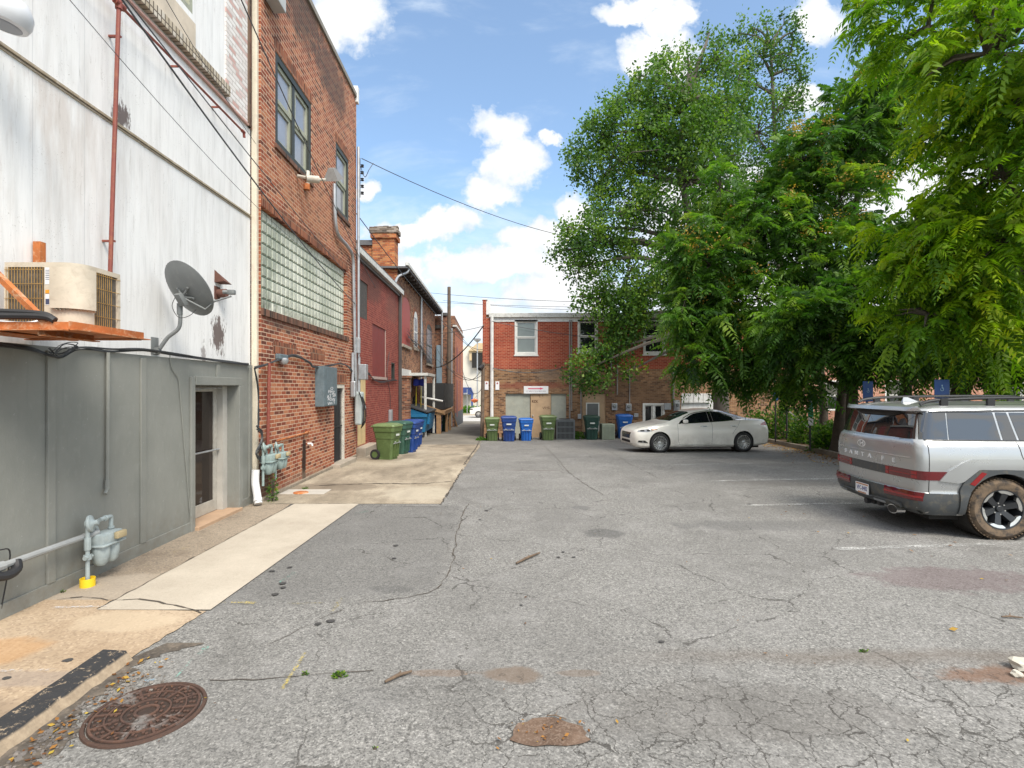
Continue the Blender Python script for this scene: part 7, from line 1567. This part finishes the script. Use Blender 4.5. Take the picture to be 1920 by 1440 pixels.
nrm = lambda a: a / np.maximum(1e-9, np.linalg.norm(a, axis=-1, keepdims=True))
def frond_quads(Pp, D, L, val, nl=9, droop=.55, wid=.30, lw=.34):
    """pinnate leaves: a drooping midrib with pairs of pointed leaflets"""
    n = len(Pp); Z = np.array([0, 0, 1.0]); D = nrm(D); Sd = nrm(np.cross(D, Z) + rng.normal(0, .35, (n, 3))); N = nrm(np.cross(Sd, D)); out = []; vv = []
    for i in range(nl + 1):
        s = (.16 + .84 * i / nl); c = Pp + D * (L * s)[:, None] - Z * (droop * L * s * s)[:, None]; tan = nrm(D - Z * (2 * droop * s))
        prof_ = math.sin(math.pi * (.22 + .70 * s)) ** .7
        for sg in ((-1, 1) if i < nl else (0,)):
            jit = rng.normal(0, .16, (n, 3))
            ld = nrm(Sd * sg * 1.0 + tan * (.55 if sg else 1.0) - Z * .32 + jit); l = (L * wid * prof_ * rng.uniform(.85, 1.15, n))[:, None]; w = l * lw * .5
            sd = nrm(np.cross(ld, N + rng.normal(0, .25, (n, 3)))); a = c; m = c + ld * l * .42; e = c + ld * l - Z * l * .12
            out.append(np.stack([a, m + sd * w, e, m - sd * w], 1)); vv.append(val + rng.normal(0, .05, n))
    return np.concatenate(out), np.concatenate(vv)
def blob_pts(blobs, n_, shell=.45):
    """points through the volume of a set of ellipsoids given as (pixel x, pixel y, depth, rx px, ry px, depth radius m, weight)"""
    out = []; dirs = []; W_ = np.array([b[6] if len(b) > 6 else b[3] * b[4] for b in blobs], float); W_ /= W_.sum()
    for b, w in zip(blobs, W_):
        k = max(1, int(round(n_ * w))); c = np.array(P(b[0], b[1], b[2])); rx, rz, ry = b[3] * b[2] / F, b[4] * b[2] / F, b[5]
        d = nrm(rng.normal(0, 1, (k, 3))); r = rng.uniform(shell ** 3, 1, k) ** (1 / 3); r *= rng.uniform(.80, 1.16, k)
        out.append(c + d * r[:, None] * np.array([rx, ry, rz])); dirs.append(nrm(d / np.array([rx, ry, rz])))
    return np.concatenate(out), np.concatenate(dirs)
def limbs(mb, trunk, targets, r0, rng_seed, mid_drop=.15, n=6):
    rr = random.Random(rng_seed)
    for tg in targets:
        tg = Vector(tg); best = min(trunk[len(trunk) // 3:], key=lambda p: (p - tg).length + (3 if p.z > tg.z - .3 else 0) * 1.0)
        L = (tg - best).length; m = best.lerp(tg, .5) + Vector((rr.uniform(-.1, .1) * L, rr.uniform(-.1, .1) * L, .10 * L))
        pts = smooth_path([best, m, tg], n); k = len(pts); mb.tube(pts, [r0 * (1 - .85 * i / (k - 1)) for i in range(k)], 5, 0, False)
def tree(label, group, path, r0, blobs, kind, nclump, per, L, mat, bark=M_BARK, cat='tree', name='tree', seedn=0, big=None, bias=0.0, twigs=120, droop=.55):
    base = Vector(path[0]); T = thing(name, label, cat, base, 0, group); off = np.array(base)
    tp = smooth_path(path, 6); k = len(tp); mb = MB(); mb.tube(tp, [r0 * (1 - .78 * i / (k - 1)) * (1.25 if i == 0 else 1) for i in range(k)], 12)
    limbs(mb, tp, [P(b[0], b[1], b[2]) for b in blobs], r0 * .42, 3, n=5)
    C, Dn = blob_pts(blobs, nclump)
    cents = [Vector(P(b[0], b[1], b[2])) for b in blobs]
    for i in rng.choice(len(C), min(twigs, len(C)), replace=False):
        tg = Vector(C[i]); s = min(cents, key=lambda c: (c - tg).length); m = s.lerp(tg, .5) + Vector((0, 0, .12 * (tg - s).length)); mb.tube([s, m, tg], [r0 * .13, r0 * .09, r0 * .03], 4, 0, False)
    mb.build('trunk', bark, T, 60)
    n = len(C); cv = rng.normal(0, .17, n)
    idx = np.repeat(np.arange(n), per); m = len(idx)
    if kind == 'frond':
        Pp = C[idx] + rng.normal(0, L * .16, (m, 3)); D = Dn[idx] * .55 + rng.normal(0, .55, (m, 3)) + np.array([0, -.10, .22]); Ls = L * rng.uniform(.6, 1.15, m)
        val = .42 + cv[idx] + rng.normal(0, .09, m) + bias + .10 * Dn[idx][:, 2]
        Q, vv = frond_quads(Pp, D, Ls, val, droop=droop)
    else:
        Pp = C[idx] + rng.normal(0, L * 1.35, (m, 3)) * np.array([1, 1, 1.1]); Pp[:, 2] -= np.abs(rng.normal(0, L * .5, m)); ld = nrm(rng.normal(0, 1, (m, 3)) + np.array([0, 0, -.35])); N = nrm(rng.normal(0, 1, (m, 3)) + np.array([0, 0, .6])); sd = nrm(np.cross(ld, N)); l = (L * rng.uniform(.7, 1.25, m))[:, None]
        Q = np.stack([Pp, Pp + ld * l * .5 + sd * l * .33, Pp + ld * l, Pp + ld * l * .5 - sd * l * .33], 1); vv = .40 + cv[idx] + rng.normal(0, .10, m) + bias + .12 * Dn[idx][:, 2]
    quads_mesh('crown', Q, vv, mat, T, off)
    if seedn:
        top = C[(Dn[:, 2] > .05) & (Dn[:, 1] < .3)]; s_ = top[rng.choice(len(top), seedn)]; s_ = s_ + np.array([0, -.40, .22]); ii = np.repeat(np.arange(seedn), 34); m = len(ii); Pp = s_[ii] + rng.normal(0, .13, (m, 3)); ld = nrm(rng.normal(0, 1, (m, 3))); sd = nrm(np.cross(ld, rng.normal(0, 1, (m, 3)))); l = .075
        quads_mesh('seed_cluster', np.stack([Pp, Pp + ld * l * .5 + sd * l * .25, Pp + ld * l, Pp + ld * l * .5 - sd * l * .25], 1), rng.uniform(0, 1, m), SEED, T, off)
    return T
g_ = lambda x, Y: Vector(((x - CX) / F * Y, Y, gz(Y) + .1))
# broad leaved tree leaning over the back building
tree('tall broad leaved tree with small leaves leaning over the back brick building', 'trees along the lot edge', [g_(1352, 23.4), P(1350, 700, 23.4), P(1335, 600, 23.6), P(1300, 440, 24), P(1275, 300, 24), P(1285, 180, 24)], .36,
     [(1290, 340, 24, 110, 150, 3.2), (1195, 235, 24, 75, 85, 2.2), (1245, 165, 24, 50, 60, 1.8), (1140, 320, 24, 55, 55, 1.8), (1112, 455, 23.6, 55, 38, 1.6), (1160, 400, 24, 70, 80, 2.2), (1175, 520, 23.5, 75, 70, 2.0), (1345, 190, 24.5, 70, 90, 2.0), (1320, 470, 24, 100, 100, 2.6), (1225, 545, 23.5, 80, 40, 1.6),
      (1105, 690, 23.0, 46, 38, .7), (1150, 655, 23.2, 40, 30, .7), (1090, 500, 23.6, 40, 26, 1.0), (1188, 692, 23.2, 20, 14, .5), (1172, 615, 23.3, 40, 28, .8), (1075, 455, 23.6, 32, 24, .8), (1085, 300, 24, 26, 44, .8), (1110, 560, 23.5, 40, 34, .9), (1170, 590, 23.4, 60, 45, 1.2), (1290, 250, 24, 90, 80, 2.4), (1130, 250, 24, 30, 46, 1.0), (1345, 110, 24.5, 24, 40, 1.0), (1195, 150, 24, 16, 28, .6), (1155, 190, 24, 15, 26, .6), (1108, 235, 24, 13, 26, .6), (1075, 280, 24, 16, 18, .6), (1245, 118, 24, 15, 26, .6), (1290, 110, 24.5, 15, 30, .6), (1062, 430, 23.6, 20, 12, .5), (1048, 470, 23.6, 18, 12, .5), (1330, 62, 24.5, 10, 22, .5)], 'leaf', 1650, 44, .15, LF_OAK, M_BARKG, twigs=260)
tree('slim airy tree rising highest against the sky', 'trees along the lot edge', [g_(1470, 28.5), P(1465, 600, 28.5), P(1455, 300, 28.5), P(1445, 90, 28.5)], .26,
     [(1385, 150, 28.5, 30, 66, 1.4), (1430, 110, 28.5, 30, 50, 1.4), (1482, 100, 28.5, 20, 44, 1.0), (1420, 250, 28.5, 60, 80, 2), (1475, 190, 28.5, 30, 44, 1.2), (1440, 360, 28.5, 80, 70, 2), (1388, 62, 28.5, 13, 34, .6), (1412, 52, 28.5, 10, 22, .5), (1436, 48, 28.5, 10, 20, .5), (1470, 44, 28.5, 10, 22, .5), (1490, 60, 28.5, 13, 30, .6), (1500, 130, 28.5, 14, 40, .6), (1505, 190, 28.5, 10, 16, .4)], 'leaf', 430, 30, .16, LF_OAK, M_BARKG, bias=-.08, twigs=160)
# trees with long compound leaves
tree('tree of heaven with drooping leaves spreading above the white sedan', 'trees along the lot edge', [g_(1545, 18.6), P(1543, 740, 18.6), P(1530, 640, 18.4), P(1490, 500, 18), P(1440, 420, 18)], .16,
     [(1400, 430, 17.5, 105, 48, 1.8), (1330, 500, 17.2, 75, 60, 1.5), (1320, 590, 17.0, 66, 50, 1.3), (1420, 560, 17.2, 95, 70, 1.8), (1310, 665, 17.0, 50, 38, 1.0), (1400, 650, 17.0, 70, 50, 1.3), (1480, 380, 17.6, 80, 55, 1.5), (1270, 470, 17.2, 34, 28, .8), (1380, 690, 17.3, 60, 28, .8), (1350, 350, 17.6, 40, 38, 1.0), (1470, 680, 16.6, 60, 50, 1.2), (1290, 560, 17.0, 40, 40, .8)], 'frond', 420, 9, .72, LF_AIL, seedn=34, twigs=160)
tree('tallest tree of heaven with orange seed clusters near the top', 'trees along the lot edge', [g_(1568, 16.6), P(1580, 740, 16.6), P(1590, 600, 16.6), P(1600, 440, 16.8), P(1615, 320, 17), P(1640, 200, 17)], .185,
     [(1540, 290, 17, 80, 45, 1.6), (1620, 195, 17, 85, 50, 1.6), (1560, 400, 16.8, 85, 55, 1.7), (1500, 300, 17, 46, 34, 1.0), (1690, 140, 16.5, 70, 50, 1.4), (1650, 300, 17.2, 60, 50, 1.4), (1520, 480, 16.4, 80, 60, 1.5), (1600, 260, 17, 80, 60, 1.6)], 'frond', 300, 9, .70, LF_AIL, seedn=44, bias=.02, twigs=140)
tree('shorter tree of heaven with leaves hanging low over the kerb', 'trees along the lot edge', [g_(1596, 15.6), P(1598, 740, 15.6), P(1600, 650, 15.4), P(1600, 560, 15)], .20,
     [(1520, 600, 14.6, 80, 50, 1.2), (1610, 560, 14.4, 90, 50, 1.3), (1560, 660, 14.2, 70, 42, 1.1), (1640, 640, 14.0, 70, 45, 1.1), (1480, 620, 15, 50, 60, 1.2), (1700, 470, 15, 50, 50, 1.2), (1500, 710, 16, 60, 30, 1.0), (1610, 480, 15.5, 70, 50, 1.3)], 'frond', 240, 9, .68, LF_AIL, bias=-.06, twigs=120)
tree('leaning tree behind the silver car with light leaves', 'trees along the lot edge', [g_(1690, 15.0), P(1698, 740, 15), P(1712, 640, 15), P(1750, 500, 14.6)], .20,
     [(1750, 620, 13.0, 80, 60, 1.3), (1690, 660, 13.5, 60, 36, 1.0), (1830, 560, 13, 80, 80, 1.5), (1800, 670, 13.2, 70, 26, 1.0)], 'frond', 170, 9, .68, LF_AIL, bias=.0, twigs=80)
tree('thick trunked tree leaning right behind the blue sign', 'trees along the lot edge', [g_(1780, 13.4), P(1800, 742, 13.4), P(1822, 650, 13.4), P(1850, 520, 13.0), P(1900, 400, 12.5)], .25,
     [(1880, 640, 12.4, 60, 50, 1.1), (1880, 520, 12, 80, 80, 1.5), (1800, 430, 12.4, 70, 60, 1.4), (1940, 600, 12, 60, 110, 1.4)], 'frond', 190, 9, .66, LF_AIL, bias=.02, twigs=80)
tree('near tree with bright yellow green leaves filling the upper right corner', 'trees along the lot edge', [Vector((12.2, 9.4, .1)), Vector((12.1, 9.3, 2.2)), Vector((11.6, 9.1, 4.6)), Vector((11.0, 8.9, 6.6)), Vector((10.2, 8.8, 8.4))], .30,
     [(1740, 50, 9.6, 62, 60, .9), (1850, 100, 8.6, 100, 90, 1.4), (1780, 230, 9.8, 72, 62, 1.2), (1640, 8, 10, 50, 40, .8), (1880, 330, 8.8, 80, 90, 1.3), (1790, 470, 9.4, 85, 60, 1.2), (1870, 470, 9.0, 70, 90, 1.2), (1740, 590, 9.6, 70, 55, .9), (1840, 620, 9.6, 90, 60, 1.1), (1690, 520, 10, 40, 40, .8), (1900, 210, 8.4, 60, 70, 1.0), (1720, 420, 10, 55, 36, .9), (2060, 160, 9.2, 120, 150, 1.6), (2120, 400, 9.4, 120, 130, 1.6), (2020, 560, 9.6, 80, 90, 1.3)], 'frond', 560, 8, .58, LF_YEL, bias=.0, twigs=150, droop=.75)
# bushes, weeds and hedge
def bush(label, c, rad, n, mat, L=.10, name='bush', cat='bush', group=None, frond=False):
    T = thing(name, label, cat, c, 0, group); d = nrm(rng.normal(0, 1, (n, 3))); d[:, 2] = np.abs(d[:, 2]); r = rng.uniform(.25, 1, n) ** .6
    Pp = np.array(c) + d * r[:, None] * np.array(rad); ld = nrm(d + rng.normal(0, .7, (n, 3))); N = nrm(rng.normal(0, 1, (n, 3)) + [0, 0, 1]); sd = nrm(np.cross(ld, N)); l = (L * rng.uniform(.6, 1.3, n))[:, None]
    quads_mesh('foliage', np.stack([Pp, Pp + ld * l * .5 + sd * l * .3, Pp + ld * l, Pp + ld * l * .5 - sd * l * .3], 1), .4 + rng.normal(0, .22, n), mat, T, np.array(c))
    mb = MB(); rr = random.Random(n)
    for _ in range(9): mb.tube([Vector(c), Vector(c) + Vector((rr.uniform(-.6, .6) * rad[0], rr.uniform(-.6, .6) * rad[1], rad[2] * .8))], [.012, .004], 4)
    mb.build('stem', M_BARK, T); return T
for i, (x, Y, rx, ry, rz, n) in enumerate([(1470, 23.3, .9, .7, 1.75, 2300), (1518, 20.6, .8, .6, 1.5, 2000), (1552, 17.6, .6, .5, 1.0, 1200), (1582, 18.2, .6, .7, 1.3, 1500), (1612, 17, .8, .7, 1.4, 1700), (1650, 16.5, .9, .8, 1.6, 1900), (1720, 18, 1.2, .8, 1.5, 1700), (1880, 15.5, 1.3, .8, 1.75, 2300), (1420, 24.3, .8, .5, 1.4, 1500)]):
    bush(['tall dark bush just right of the white sedan tail', 'dark bush behind the fence brace', 'bush behind the leftmost slim trunk', 'tall bush between the fence trunks', 'bright bush left of the silver car roof', 'bush behind the rear window of the silver car', 'bush behind the middle of the silver car roof', 'bright bush behind the far right of the silver car roof', 'climbing bush against the brick above the sedan boot'][i],
         (*g_(x, Y)[:2], gz(Y)), (rx, ry, rz), n, LF_BUSH if i in (4, 7) else LF_AIL, .13, group='bushes behind the fence')
for i, (x, y, r, h, n) in enumerate([(1068, 823, .5, .42, 420), (1085, 823, .35, .36, 260), (903, 826, .3, .12, 160), (1128, 822, .12, .3, 90)]):
    q_ = G(x, y); bush(['leafy weeds before the dark grey condenser', 'leafy weeds between the condenser and the dark green bin', 'weeds at the foot of the timber post', 'weeds between the dark green bin and the slatted box'][i], tuple(q_), (r, .25, h), n, LF_BUSH, .09, 'weed', 'weed')
q_ = Vector((-4.0, 9.25, 0)); bush('tall green weed growing under the gas meters at the corner', tuple(q_), (.09, .10, .50), 240, LF_OAK, .045, 'weed', 'weed')
for i, (x, y, r, h, n, L) in enumerate([(636, 1268, .045, .022, 110, .022), (571, 1265, .02, .016, 36, .018), (1620, 1222, .025, .012, 34, .02), (572, 918, .06, .05, 60, .03), (703, 1404, .012, .008, 16, .014), (117, 1112, .03, .02, 50, .02)]):
    q_ = G(x, y); bush(['grass tuft in the near asphalt crack', 'small grass tuft left of the bigger one', 'grass tuft beside the red earth patch', 'moss at the foot of the damp stain', 'tiny weed sprig near the bottom of the lot', 'tiny weed at the base of the grey boards'][i], (q_.x, q_.y, .0), (r, r * .7, h), n, LF_OAK, L, 'grass_tuft', 'grass')
n = 2600; T = np.zeros((n, 3)); T[:, 0] = rng.uniform(-8, 4, n); T[:, 1] = 59 + rng.uniform(-.6, .6, n); T[:, 2] = -.8 + rng.uniform(0, .75, n); ld = nrm(rng.normal(0, 1, (n, 3))); sd = nrm(np.cross(ld, rng.normal(0, 1, (n, 3))))
tag(quads_mesh('hedge', np.stack([T, T + ld * .12 + sd * .09, T + ld * .24, T + ld * .12 - sd * .09], 1), .4 + rng.normal(0, .2, n), LF_BUSH, None, np.zeros(3)), 'low clipped green hedge before the white building across the street', 'hedge')
# fallen leaves
def fallen(n, fx, fy, s0, s1, label, name='fallen_leaves'):
    Q = []; vv = []
    for _ in range(n):
        x, y = fx(), fy(); x = x(y) if callable(x) else x; s = random.uniform(s0, s1); a = random.uniform(0, 6.3); u_ = np.array([math.cos(a), math.sin(a), random.uniform(-.15, .35)]); v_ = np.array([-math.sin(a) * .5, math.cos(a) * .5, random.uniform(-.3, .3)]); c = np.array([x, y, gz(y) + .014])
        Q.append([c, c + u_ * s * .5 + v_ * s * .5, c + u_ * s, c + u_ * s * .5 - v_ * s * .5]); vv.append(random.random())
    return tag(quads_mesh(name, np.array(Q), np.array(vv), LF_DRY, None, np.zeros(3)), label, 'leaf litter', kind='stuff')
LF_DRY = leafmat('dry_leaf', [(.13, .06, .03), (.24, .11, .04), (.34, .17, .05), (.45, .33, .06)], .2, .8, .1)
def kx(y):
    for (ax, ay), (bx, by) in zip(CK, CK[1:]):
        if by <= y <= ay: return ax + (bx - ax) * (y - ay) / (by - ay)
    return 9.8
fallen(2200, lambda: (lambda y: kx(y) - abs(random.gauss(0, .55)) + .02), lambda: random.uniform(9, 23.3), .03, .08, 'brown leaf litter drifted along the right kerb')
fallen(1200, lambda: (lambda y: kx(y) + .2 + random.random() * 1.6), lambda: random.uniform(9, 23.3), .04, .10, 'brown leaf litter lying on the soil behind the kerb')
fallen(150, lambda: random.gauss(-2.55, .08), lambda: random.uniform(2.3, 3.9), .015, .05, 'dry brown leaves caught along the black painted kerb')
fallen(70, lambda: random.gauss(6.4, 1.2), lambda: random.uniform(3.2, 9), .03, .07, 'yellow and brown leaves scattered round the silver car')
fallen(30, lambda: random.uniform(-1.6, 3.5), lambda: random.uniform(2.9, 9), .015, .04, 'few dry leaves scattered over the open lot')
c = G(1030, 1376); fallen(26, lambda: random.gauss(c.x, .14), lambda: random.gauss(c.y, .07), .01, .035, 'dry leaves caught in the pothole')
fallen(9, lambda: random.gauss(mh.x, .22), lambda: random.gauss(mh.y - .02, .22), .012, .03, 'dry leaves fallen on the manhole cover')
